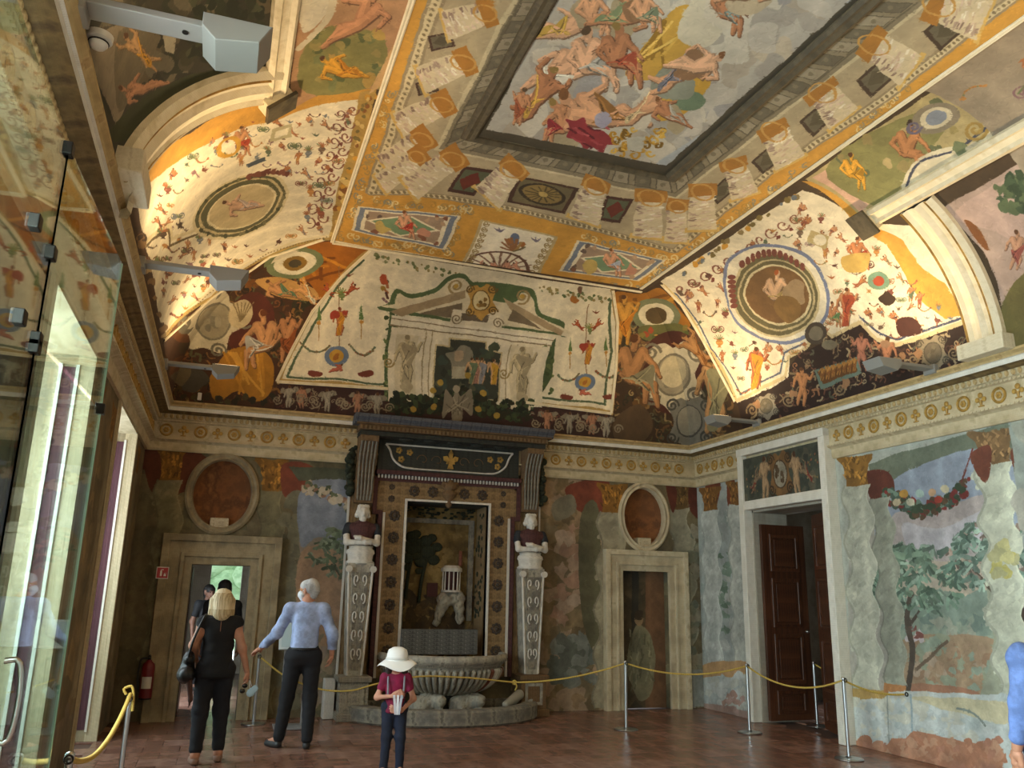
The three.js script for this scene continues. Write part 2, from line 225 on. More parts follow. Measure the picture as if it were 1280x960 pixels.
function treePaint(f, x, y, h, leaf, bark, dense = 60) {
  const T = (a, b) => [x + a * h, y - b * h];
  f.line([T(0, 0), T(0.03, 0.25), T(-0.01, 0.45), T(0.02, 0.62)], bark, h * 0.04, true).line([T(0.0, 0.4), T(0.14, 0.6)], bark, h * 0.022, true).line([T(0.01, 0.45), T(-0.16, 0.62)], bark, h * 0.022, true);
  for (let i = 0; i < dense; i++) { const a = rr(0, TAU), r = Math.sqrt(rnd()) * 0.3, q = T(Math.cos(a) * r * 1.15, 0.74 + Math.sin(a) * r * 0.75); const c = pick(leaf); for (let k = 0; k < 4; k++) f.line([q, [q[0] + rr(-0.07, 0.07) * h, q[1] + rr(0, 0.07) * h]], shade(c, rr(0.75, 1.3)), h * rr(0.012, 0.03)); }
}
// a loose painted grotesque on a light ground: scrolls, masks, birds and tiny people spread inside a polygon
const GROT = ['#96543e', '#7a483c', '#ac6e46', '#5f6a54', '#6e5a4a', '#b88448', '#767c82', '#86666a', '#5a3a30'];
function inside(p, poly) { let c = false; for (let i = 0, j = poly.length - 1; i < poly.length; j = i++) { const a = poly[i], b = poly[j]; if ((a[1] > p[1]) !== (b[1] > p[1]) && p[0] < (b[0] - a[0]) * (p[1] - a[1]) / (b[1] - a[1]) + a[0]) c = !c; } return c; }
function scatterGrotesque(f, poly, n, size, avoid = () => false, cols = GROT) {
  const xs = poly.map((p) => p[0]), ys = poly.map((p) => p[1]); const placed = [];
  for (let i = 0, tries = 0; i < n && tries < n * 30; tries++) {
    const p = [rr(Math.min(...xs), Math.max(...xs)), rr(Math.min(...ys), Math.max(...ys))]; if (!inside(p, poly) || avoid(p) || placed.some((q) => Math.hypot(q[0] - p[0], q[1] - p[1]) < size * 0.85)) continue;
    placed.push(p); i++; const s = size * rr(0.6, 1.1), c = pick(cols), k = rnd();
    if (k < 0.3) { figure(f, p[0], p[1], s * 1.25, { pose: pick(['stand', 'seat', 'fly']), flip: rnd() < 0.5 ? 1 : -1, skin: pick(['#b5825c', '#a87048']), cloth: c }); }
    else if (k < 0.45) { scroll(f, p[0] - s * 0.3, p[1], s * 0.32, c, s * 0.07, 1, 0); scroll(f, p[0] + s * 0.3, p[1], s * 0.32, c, s * 0.07, -1, Math.PI); sprig(f, p[0], p[1] + s * 0.2, s * 0.4, [c, '#6f7a52']); }
    else if (k < 0.58) { urn(f, p[0], p[1], s * 0.6, c); sprig(f, p[0], p[1] - s * 0.3, s * 0.4, ['#6f7a52', '#a0623c']); }
    else if (k < 0.7) bird(f, p[0], p[1], s * 0.35, c);
    else if (k < 0.85) { swag(f, [p[0] - s * 0.5, p[1]], [p[0] + s * 0.5, p[1]], s * 0.3, c, s * 0.08, ['#6f7a52', '#b07840', c]); f.blob(p[0] - s * 0.5, p[1], s * 0.1, c).blob(p[0] + s * 0.5, p[1], s * 0.1, c); }
    else { f.blob(p[0], p[1], s * 0.22, c, 0.35, 9); for (let q = 0; q < 4; q++) f.line([p, [p[0] + rr(-0.5, 0.5) * s, p[1] + rr(-0.5, 0.5) * s]], c, s * 0.06); }
  }
}
const beadLine = (f, pts, c1, c2, w, step, closed = false) => { f.line(pts, c1, w, false, closed); const q = densify(closed ? [...pts, pts[0]] : pts, step); for (const p of q) f.oval(p[0], p[1], w * 0.28, w * 0.28, 0, c2); };
const mixPath = (a, b, t) => a.map((p, i) => [lerp(p[0], b[i][0], t), lerp(p[1], b[i][1], t)]);
function cartouche(f, x, y, s, rot, c1, c2) { const T = f.frame(x, y, s, rot); f.fill([[-0.5, -0.4], [-0.2, -0.6], [0, -0.5], [0.25, -0.62], [0.5, -0.35], [0.42, 0], [0.55, 0.35], [0.2, 0.55], [0, 0.75], [-0.2, 0.55], [-0.5, 0.4], [-0.4, 0]].map(T), c1, true); const o = T([0, 0]); f.oval(o[0], o[1], 0.3 * s, 0.36 * s, rot, c2); f.oval(o[0], o[1], 0.32 * s, 0.38 * s, rot, shade(c1, 0.6), 0.04 * s); for (const k of [-1, 1]) { const p = T([0.42 * k, -0.42]), q = T([0.42 * k, 0.4]); scroll(f, p[0], p[1], 0.17 * s, shade(c1, 0.6), 0.05 * s, k, rot); scroll(f, q[0], q[1], 0.17 * s, shade(c1, 0.55), 0.05 * s, -k, rot); } for (let i = 0; i < 5; i++) { const p = T([rr(-0.2, 0.2), rr(-0.2, 0.2)]); f.blob(p[0], p[1], 0.08 * s, shade(c1, rr(0.6, 0.9)), 0.3, 6); } }
const CREAM = '#eadfc4', GOLD = '#cd8f2e', OCHRE = '#cf9a42', GREY = '#9b917d', DARKR = '#3d2320';

const mottle = (f, poly, n, s, cols) => { const xs = poly.map((p) => p[0]), ys = poly.map((p) => p[1]); for (let i = 0, k = 0; i < n && k < n * 20; k++) { const p = [rr(Math.min(...xs), Math.max(...xs)), rr(Math.min(...ys), Math.max(...ys))]; if (!inside(p, poly)) continue; i++; const a = rr(0, TAU), l = s * rr(0.5, 1.6), c = pick(cols); rnd() < 0.35 ? scroll(f, p[0], p[1], s * rr(0.4, 0.8), c, s * 0.2, pick([-1, 1]), a, 1) : f.line([p, [p[0] + Math.cos(a) * l * 0.6, p[1] + Math.sin(a) * l * 0.5], [p[0] + Math.cos(a + 0.6) * l, p[1] + Math.sin(a + 0.6) * l]], c, s * rr(0.18, 0.42), true); } };
// ----- corner pendentives, drawn on both coves that meet there -----
function pendentiveLeft(f) {
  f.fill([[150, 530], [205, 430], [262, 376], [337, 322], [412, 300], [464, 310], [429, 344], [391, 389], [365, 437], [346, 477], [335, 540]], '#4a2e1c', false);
  for (let i = 0; i < 26; i++) f.blob(rr(215, 430), rr(320, 490), rr(6, 16), pick(['#5b3518', '#3c2a1c', '#6a4020', '#34301c', '#7a4a1c', '#46341e']), 0.4, 8);
  mottle(f, [[215, 470], [262, 384], [337, 330], [400, 330], [372, 420], [345, 476], [335, 500], [215, 500]], 220, 8, ['#6a4422', '#8a6030', '#3a3420', '#54401f', '#7a4a26', '#2e2418', '#9a7a4c', '#5c5a3a']);
  f.fill([[340, 320], [380, 306], [414, 302], [464, 311], [428, 345], [400, 375], [384, 350]], '#a8641c', true); for (let i = 0; i < 12; i++) f.line([[rr(350, 440), rr(306, 350)], [rr(350, 440), rr(306, 360)]], pick(['#d08a2a', '#7a4412', '#c07a22', '#e0a040']), 4);
  f.oval(367, 328, 36, 19, -0.15, '#76805a'); f.oval(367, 328, 27, 14, -0.15, '#e6dcc0'); f.oval(367, 328, 15, 9, -0.15, '#8a6a2c'); f.oval(367, 328, 8, 5, -0.15, '#4d4430');
  f.fill([[318, 352], [345, 345], [388, 358], [395, 374], [350, 372]], '#c99a58', true); figure(f, 352, 366, 46, { pose: 'lie', skin: '#b98658', cloth: '#5e7a5c' }); figure(f, 385, 368, 40, { pose: 'fly', skin: '#cf9a62', cloth: '#e2d6b8' });
  f.oval(312, 405, 30, 40, 0.2, '#5c2a1e'); cartouche(f, 268, 402, 62, 0.7, '#d8ccae', '#a59a80'); f.oval(300, 392, 14, 18, 0.3, '#d4c19a'); for (let i = 0; i < 6; i++) f.line([[300, 400], [290 + i * 5, 378]], '#8f7c58', 1.4);
  f.fill([[262, 470], [285, 438], [320, 432], [340, 450], [338, 485], [322, 500], [296, 488], [272, 502], [262, 490]], '#b07a26', true); for (let i = 0; i < 9; i++) f.line([[rr(275, 330), 440], [rr(268, 335), rr(470, 496)]], pick(['#d8a040', '#7a5016', '#c88c2c']), 3, true);
  figure(f, 330, 430, 82, { pose: 'seat', flip: -1, skin: '#c08c5e', cloth: '#b9b6ae', hair: '#6b3a1c' }); figure(f, 358, 420, 60, { pose: 'stand', skin: '#b07a50', cloth: '#8a4a22' });
  f.blob(243, 474, 15, '#4c463c', 0.3).blob(228, 470, 12, '#6d5e42', 0.3); for (let i = 0; i < 14; i++) f.blob(rr(230, 340), rr(492, 502), 4, pick(['#2c2a1c', '#3c3420', '#4e4426']), 0.4);
}
function pendentiveRight(f) {
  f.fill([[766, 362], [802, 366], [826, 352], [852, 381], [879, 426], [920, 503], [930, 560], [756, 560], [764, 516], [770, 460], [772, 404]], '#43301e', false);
  for (let i = 0; i < 30; i++) f.blob(rr(775, 905), rr(365, 545), rr(6, 14), pick(['#5b3b1e', '#39301e', '#6a4a26', '#2f3020', '#4e3a22', '#6b4a34']), 0.4, 8);
  mottle(f, [[768, 400], [840, 380], [880, 440], [918, 505], [905, 550], [764, 548], [772, 470]], 240, 8, ['#6a4a2a', '#8a6a3c', '#3a3824', '#54482a', '#7a5a36', '#2e2a1c', '#9a8458', '#5c5c44']);
  f.fill([[768, 366], [800, 368], [825, 360], [846, 384], [860, 410], [790, 400]], '#a66c20', true); for (let i = 0; i < 14; i++) f.line([[rr(770, 850), rr(366, 400)], [rr(770, 850), rr(366, 410)]], pick(['#d49a34', '#7a4c14', '#c08428']), 4);
  f.oval(819, 394, 30, 21, 0.1, '#7a8060'); f.oval(819, 394, 22, 15, 0.1, '#e2d8ba'); f.oval(819, 394, 13, 10, 0.1, '#5c4a2c'); f.fill([[800, 408], [850, 405], [856, 424], [806, 426]], '#6a6a3c', true); for (let i = 0; i < 12; i++) f.blob(rr(800, 860), rr(408, 428), 4, pick(['#8a7a3c', '#a04a2a', '#55602e', '#c09040']), 0.3);
  f.oval(840, 465, 42, 52, 0, '#4c261c'); cartouche(f, 841, 468, 66, 0, '#d2c6a8', '#a39880'); f.oval(841, 464, 17, 19, 0, '#cdbf9c');
  cartouche(f, 861, 527, 50, 0, '#7e7a6e', '#8d8878'); f.oval(861, 524, 15, 16, 0, '#958f7e');
  figure(f, 790, 470, 100, { pose: 'seat', flip: 1, skin: '#a8794e', cloth: '#8a8468', hair: '#5a3418' }); figure(f, 893, 490, 96, { pose: 'stand', skin: '#b08658', cloth: '#8c8664', long: true, hair: '#6a4a20' }); figure(f, 780, 400, 60, { pose: 'stand', skin: '#c8923e', cloth: '#c07a22' }); figure(f, 872, 440, 56, { pose: 'fly', skin: '#a87a4c', cloth: '#8a5a2a' });
  f.fill([[770, 520], [800, 505], [815, 530], [800, 552], [768, 548]], '#5a4630', true);
}

// ===== end cove =====
function paintEnd() {
  const f = new Fresco(W, ARC, 236, '#4a3524'); reseed(11); f.photo((x, y) => hitCove('end', x, y));
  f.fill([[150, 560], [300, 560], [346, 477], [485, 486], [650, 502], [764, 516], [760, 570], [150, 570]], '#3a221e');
  pendentiveLeft(f); pendentiveRight(f);
  const whiteL = [[464, 312], [429, 344], [391, 389], [365, 437], [346, 477], [485, 487], [660, 503], [764, 517], [771, 460], [772, 404], [766, 361], [670, 348], [577, 331]];
  f.fill(whiteL, CREAM); f.line(whiteL.slice(0, 5), '#b89a5c', 4); f.line(whiteL.slice(7, 11), '#b89a5c', 4);
  f.line([[455, 326], [424, 358], [393, 404], [368, 448], [358, 470]], '#54654a', 3).line([[764, 375], [764, 440], [756, 506]], '#54654a', 3).line([[358, 470], [480, 480]], '#54654a', 2.5).line([[664, 494], [756, 506]], '#54654a', 2.5);
  f.line([[348, 474], [485, 485]], '#b89a5c', 4).line([[657, 502], [764, 515]], '#b89a5c', 4);
  // trellis of leaves under the top edge
  for (const [a, b] of [[[470, 318], [575, 340]], [[672, 356], [762, 372]]]) for (let i = 0; i < 44; i++) { const t = rnd(); f.blob(lerp(a[0], b[0], t), lerp(a[1], b[1], t) + rr(0, 9) * (0.4 + 0.6 * Math.abs(Math.sin(t * 22))), rr(1.2, 2.4), pick(['#7c8458', '#586840', '#9a8a58']), 0.3, 6); }
  // grotesque strips left and right
  const strip = (x, y, s, k) => {
    f.line([[x, y - 70 * s], [x, y + 40 * s]], '#8c6a48', 1.1);
    figure(f, x, y, 34 * s, { cloth: '#c88a2c', long: true, skin: '#b06a44', hair: '#7a3a20' }); f.blob(x - 6 * s, y - 8 * s, 6 * s, '#a8402c', 0.3).blob(x + 7 * s, y - 10 * s, 3 * s, '#a8402c', 0.3);
    urn(f, x + 3 * s, y - 30 * s, 8 * s, '#6f7a4a'); sprig(f, x + 3 * s, y - 34 * s, 8 * s, ['#b08a3c', '#7a8a4a']); for (const q of [-1, 1]) { figure(f, x + q * 13 * s, y - 38 * s, 20 * s, { pose: 'fly', flip: -q, skin: '#a8502c', cloth: '#8a3c26' }); f.fill([[x + q * 26 * s, y - 22 * s], [x + q * 23 * s, y - 2 * s], [x + q * 29 * s, y - 2 * s]], '#5e7a44'); f.line([[x + q * 26 * s, y - 2 * s], [x + q * 26 * s, y + 22 * s]], '#b08a50', 1.2); f.blob(x + q * 26 * s, y + 1 * s, 2.6 * s, '#c08a3c'); }
    bird(f, x + 12 * s, y - 58 * s, 6 * s, '#7d4a34');
    swag(f, [x - 50 * s * k, y + 24 * s], [x - 12 * s * k, y + 30 * s], 10 * s, '#6c7258', 2.4, ['#7c6a48', '#6c7a60', '#9a5a3a']); swag(f, [x + 12 * s * k, y + 30 * s], [x + 44 * s * k, y + 32 * s], 10 * s, '#6c7258', 2.4, ['#7c6a48', '#6c7a60', '#9a5a3a']);
    f.oval(x - 4 * s, y + 44 * s, 15 * s, 13 * s, 0, '#6d7f9a'); f.oval(x - 4 * s, y + 44 * s, 9 * s, 8 * s, 0, '#c99a3c'); f.blob(x - 4 * s, y + 45 * s, 4 * s, '#a86a28'); putto(f, x - 4 * s, y + 61 * s, 18 * s, { pose: 'lie', skin: '#b0604a' });
    for (const q of [-1, 1]) f.fill([[x + q * 38 * s, y + 60 * s], [x + q * 22 * s, y + 64 * s], [x + q * 26 * s, y + 69 * s], [x + q * 40 * s, y + 66 * s]], '#7a3c2c', true);
  };
  strip(425, 402, 1, 1); strip(735, 440, 0.86, -1); for (let i = 0; i < 5; i++) { f.line([[478 + i % 2 * 4, 345 + i * 7], [484, 352 + i * 7]], pick(GROT), 3); } f.blob(478, 348, 6, '#b0502c', 0.4).blob(478, 360, 3, '#b08a3c').blob(718, 374, 5, '#b0702c', 0.4).blob(724, 362, 4, '#7a5a44', 0.4);
  // aedicule, flat trompe l'oeil paint
  f.fill([[486, 386], [492, 380], [495, 500], [478, 500], [482, 440]], '#4d5f3c').fill([[688, 428], [694, 422], [690, 470], [664, 512], [660, 500], [676, 460]], '#4d5f3c');
  for (let i = 0; i < 40; i++) { f.blob(rr(480, 494), rr(395, 498), rr(1.5, 3), pick(['#3c4c2c', '#6a7a4a', '#57683c']), 0.4, 6); f.blob(rr(664, 692), rr(425, 505), rr(1.5, 3), pick(['#3c4c2c', '#6a7a4a', '#57683c']), 0.4, 6); }
  f.fill([[486, 378], [495, 360], [513, 366], [540, 360], [558, 345], [578, 341], [590, 352], [600, 352], [655, 358], [668, 366], [676, 390], [704, 402], [700, 420], [690, 418], [486, 390]], '#566a44', true);
  f.fill([[492, 380], [498, 366], [514, 372], [544, 364], [560, 350], [576, 347], [586, 356], [596, 372], [640, 378], [652, 365], [666, 374], [672, 394], [700, 408], [698, 416], [490, 386]], '#e2d5b6', true);
  scroll(f, 569, 357, 10, '#a48e62', 2.6, 1, 1); scroll(f, 652, 370, 10, '#a48e62', 2.6, -1, 2); f.oval(569, 357, 3, 3, 0, '#c9a24a'); f.oval(652, 370, 3, 3, 0, '#c9a24a');
  f.fill([[486, 390], [582, 362], [582, 372], [500, 396]], '#a99474').fill([[628, 372], [704, 414], [700, 420], [640, 390]], '#b09a78').fill([[520, 392], [578, 378], [578, 398]], '#7b6c56').fill([[634, 400], [676, 412], [640, 386]], '#7b6c56');
  f.fill([[488, 394], [690, 422], [688, 432], [486, 406]], '#efe6d0').line([[488, 398], [690, 426]], '#8c7c60', 1.2).line([[486, 406], [688, 432]], '#8c7c60', 1.5);
  f.fill([[566, 386], [630, 392], [626, 412], [562, 404]], '#e6dac0').fill([[577, 391], [612, 395], [609, 404], [575, 400]], '#6d604e'); cartouche(f, 602, 376, 34, 0, '#c79a4c', '#e0cfa0'); scroll(f, 570, 398, 7, '#8c7c60', 1.6); scroll(f, 622, 404, 7, '#8c7c60', 1.6, -1);
  f.fill([[488, 408], [686, 434], [676, 508], [484, 500]], '#e6dbc2'); f.line([[532, 412], [526, 500]], '#a0906e', 1.4).line([[540, 414], [534, 500]], '#a0906e', 1.4).line([[638, 430], [630, 505]], '#a0906e', 1.4).line([[646, 430], [640, 506]], '#a0906e', 1.4);
  for (const [x, y] of [[508, 448], [652, 462]]) { f.fill([[x - 13, y - 32], [x + 14, y - 28], [x + 10, y + 50], [x - 15, y + 48]], '#d7caac'); figure(f, x, y, 58, { skin: '#b9aa88', cloth: '#a3967a', long: true, hair: '#8f8266' }); f.blob(x, y + 34, 7, '#b3a486', 0.3, 8); scroll(f, x - 22, y + 4, 7, '#a08a5a', 2); }
  const nich = [[545, 430], [562, 432], [562, 422], [607, 428], [607, 438], [628, 441], [622, 500], [540, 498]];
  f.fill(nich, '#3c3f34'); f.line(nich, '#cbb88e', 2, false, true); for (let i = 0; i < 34; i++) f.blob(rr(546, 622), rr(434, 492), rr(3, 6), pick(['#46503c', '#2f352a', '#5a5a44', '#3e4a40']), 0.4); f.blob(575, 447, 15, '#8c8674', 0.35, 9).blob(575, 444, 7, '#b29c80', 0.2); f.fill([[566, 457], [584, 459], [582, 474], [565, 473]], '#b3aa92'); for (const [x, c] of [[596, '#a87a6a'], [602, '#8a8a90'], [617, '#c89a34'], [590, '#6a7a5c']]) figure(f, x, 464, 32, { skin: '#c09870', cloth: c, long: true });
  // leaves, lemons and the painted bird above the fountain
  for (let i = 0; i < 300; i++) { const x = rr(486, 664), y = 505 + (x - 486) * 0.06 + rr(-13, 9) - 12 * Math.exp(-(((x - 575) / 20) ** 2)); f.blob(x, y, rr(2, 5), pick(['#26301f', '#33402a', '#1d2419', '#3f4a2c', '#2b2a1a']), 0.5, 6); }
  for (const [x, y] of [[540, 487], [515, 510], [550, 477], [585, 470], [604, 492], [620, 519], [597, 512], [541, 508], [560, 500]]) f.oval(x, y, 4, 4, 0, '#a8893a');
  f.fill([[556, 486], [566, 496], [571, 484], [577, 496], [590, 488], [590, 520], [580, 512], [578, 526], [566, 526], [564, 512], [553, 522]], '#8a7f6c', true); f.blob(571, 486, 4.5, '#a0947e', 0.2); for (let i = 0; i < 12; i++) f.line([[rr(556, 588), rr(494, 506)], [rr(556, 588), rr(506, 520)]], pick(['#6a604e', '#a69a84']), 1.4);
  // dark strip of winged figures under the light field
  mottle(f, [[342, 484], [482, 494], [482, 514], [338, 506]], 70, 5, ['#8c806a', '#6e4438', '#a08e70', '#54302a', '#7a6a54']); mottle(f, [[660, 510], [762, 524], [760, 542], [660, 528]], 55, 5, ['#8c806a', '#6e4438', '#a08e70', '#54302a', '#7a6a54']);
  for (const [x, y, k] of [[376, 496, 0], [410, 500, 1], [446, 502, 0], [470, 504, 1], [683, 524, 0], [712, 528, 1], [740, 530, 0], [360, 494, 1], [757, 532, 1]]) { const c = k ? '#948c7c' : '#a2745a'; putto(f, x, y, 26, { pose: 'stand', skin: c, wings: shade('#b0a48c', 0.8) }); scroll(f, x - 15, y + 4, 6, '#8c806a', 1.8); scroll(f, x + 15, y + 4, 6, '#8c806a', 1.8, -1); }
  return f.finish(0.12, 0.1, 3);
}
// ===== side coves (half the length, the other half repeats it) =====
function paintLeft() {
  const f = new Fresco(L / 2 + 1.6, ARC, 236, '#4a3a28'); reseed(21); f.photo((x, y) => hitCove('left', x, y));
  // far half: white field
  const white = [[157, 240], [185, 205], [240, 165], [330, 128], [470, 122], [450, 140], [416, 300], [337, 321], [262, 374], [204, 426], [194, 396], [182, 330], [168, 270]];
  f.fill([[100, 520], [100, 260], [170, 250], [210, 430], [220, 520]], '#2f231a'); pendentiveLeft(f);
  f.fill(white, CREAM); f.line([[416, 298], [337, 321], [262, 374], [204, 426]], '#bda263', 4); beadLine(f, [[416, 294], [337, 316], [260, 368], [204, 420]], '#e8dab4', '#8c774a', 3, 4);
  f.fill([[157, 240], [185, 205], [240, 165], [330, 128], [346, 140], [470, 105], [474, 124], [346, 152], [262, 180], [203, 216], [172, 246]], OCHRE);
  f.fill([[452, 116], [474, 112], [425, 288], [412, 302], [412, 290]], '#b3924e'); for (let i = 0; i < 40; i++) { const t = rnd(); f.blob(lerp(462, 416, t) + rr(-4, 4), lerp(118, 296, t), rr(2, 4), pick(['#cf9a3a', '#7a6a3c', '#e0c078', '#8c5a2a']), 0.3, 6); }
  const av = (p) => Math.hypot((p[0] - 305) / 82, (p[1] - 255) / 52) < 1;
  // lacework of festoons along the upper edge
  for (let i = 0; i < 9; i++) { const t = i / 9, x = lerp(452, 408, t), y = lerp(138, 288, t); scroll(f, x - 10, y, 8, '#8a5a48', 1.6, 1, 0, 1.1); scroll(f, x - 26, y + 6, 8, '#7a4c40', 1.5, -1, 2, 1.1); f.blob(x - 17, y + 8, 2.6, '#7a4034', 0.4); }
  scatterGrotesque(f, [[200, 240], [240, 190], [320, 150], [440, 140], [405, 285], [330, 312], [262, 362], [212, 405], [195, 330]], 150, 14, av);
  figure(f, 300, 180, 40, { pose: 'seat', cloth: '#a03c24', skin: '#b5825c' }); f.oval(286, 185, 13, 10, -0.5, '#c99a3c', 4); f.fill([[340, 162], [366, 155], [364, 172], [338, 178]], '#b9b08c'); f.fill([[345, 165], [362, 160], [360, 169], [344, 173]], '#e8dfc4');
  f.fill([[306, 206], [330, 196], [332, 200], [309, 210]], '#4a5560');
  // medallion
  const rot = -0.42; f.oval(302, 258, 62, 35, rot, '#5d5c40'); f.oval(302, 258, 62, 35, rot, '#d9cba4', 2.6); f.oval(302, 258, 54, 30, rot, '#c7b78c', 2); f.oval(303, 259, 45, 24, rot, '#c9b78e'); f.oval(303, 259, 45, 24, rot, '#e6d8b0', 2);
  figure(f, 305, 260, 48, { pose: 'lie', rot: -0.4, skin: '#c09a80', cloth: '#b3a29a' }); for (let i = 0; i < 26; i++) { const a = rr(0, TAU); f.blob(302 + Math.cos(a) * 58 * Math.cos(rot) - Math.sin(a) * 32 * Math.sin(rot), 258 + Math.cos(a) * 58 * Math.sin(rot) + Math.sin(a) * 32 * Math.cos(rot), 2.4, pick(['#44462c', '#7a7452']), 0.3, 6); }
  for (let i = 0; i < 9; i++) f.blob(312 + i * 6, 215 + Math.abs(i - 4) * 1.2 - i * 0.3, 4, pick(['#6a3a30', '#7c4a3a']), 0.4, 7);
  f.line([[184, 300], [212, 282], [214, 300], [250, 285]], '#d9cba4', 3).line([[184, 306], [210, 288], [212, 308], [248, 292]], '#6a5a3c', 2);
  // dark lower strip, by the cornice
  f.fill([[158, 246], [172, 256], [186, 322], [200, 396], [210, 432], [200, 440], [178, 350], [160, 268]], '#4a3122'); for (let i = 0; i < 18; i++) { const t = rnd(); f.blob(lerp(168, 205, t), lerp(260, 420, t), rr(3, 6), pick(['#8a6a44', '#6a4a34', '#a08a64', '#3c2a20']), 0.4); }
  scatterGrotesque(f, [[176, 290], [230, 268], [240, 310], [200, 350], [186, 330]], 8, 16, () => false, ['#4a3a2c', '#6a4a3a', '#7c5a3c']);
  // nearer bay: landscape under the cross rib
  f.fill([[-60, -60], [346, -60], [340, 90], [262, 107], [210, 139], [161, 180], [146, 202], [100, 60], [60, -60]], '#38352a');
  for (let i = 0; i < 70; i++) f.blob(rr(110, 340), rr(-20, 130), rr(6, 16), pick(['#2c3022', '#4a4636', '#3c3a28', '#5e5440', '#2a2a20', '#6a6250']), 0.5, 8);
  f.fill([[112, 60], [160, 30], [175, 70], [150, 150], [132, 120]], '#8c7f6a', true).fill([[150, 40], [200, 40], [190, 70], [150, 140]], '#6d6350', true); figure(f, 178, 66, 60, { pose: 'fly', skin: '#a8845c', cloth: '#b8862c' }); figure(f, 182, 112, 58, { pose: 'lie', rot: -0.6, skin: '#a97a5c' });
  for (let i = 0; i < 50; i++) f.blob(rr(240, 335), rr(-5, 85), rr(4, 9), pick(['#242a1c', '#39402a', '#2f3423', '#4b4e38']), 0.5, 7); f.fill([[205, 40], [222, 44], [218, 66], [208, 62]], '#a89f8a');
  f.fill([[140, 160], [200, 110], [280, 85], [300, 96], [220, 132], [160, 176]], '#33391f', true);
  // upper bay beside the ceiling
  f.fill([[372, -60], [560, -60], [520, 0], [476, 112], [400, 120], [364, 140]], '#b98f6a'); f.fill([[380, 60], [420, 30], [480, 50], [474, 105], [384, 118]], '#8a8550', true); for (let i = 0; i < 30; i++) f.blob(rr(385, 480), rr(40, 112), rr(4, 8), pick(['#7c8052', '#a09258', '#5d6640', '#b99a54']), 0.4);
  figure(f, 446, 30, 92, { pose: 'lie', rot: -0.35, skin: '#c08a66', flip: -1 }); figure(f, 430, 92, 62, { pose: 'lie', rot: -0.1, skin: '#d29a34', cloth: '#b87a20' }); f.fill([[372, 0], [402, -10], [410, 12], [380, 40]], '#e0d6be', true); f.line([[374, 60], [410, 20], [420, -20]], '#d8ccb0', 8, true);
  f.fill([[464, 118], [476, 110], [560, -60], [545, -60]], '#d8b07a');
  return f.finish(0.12, 0.1, 5);
}
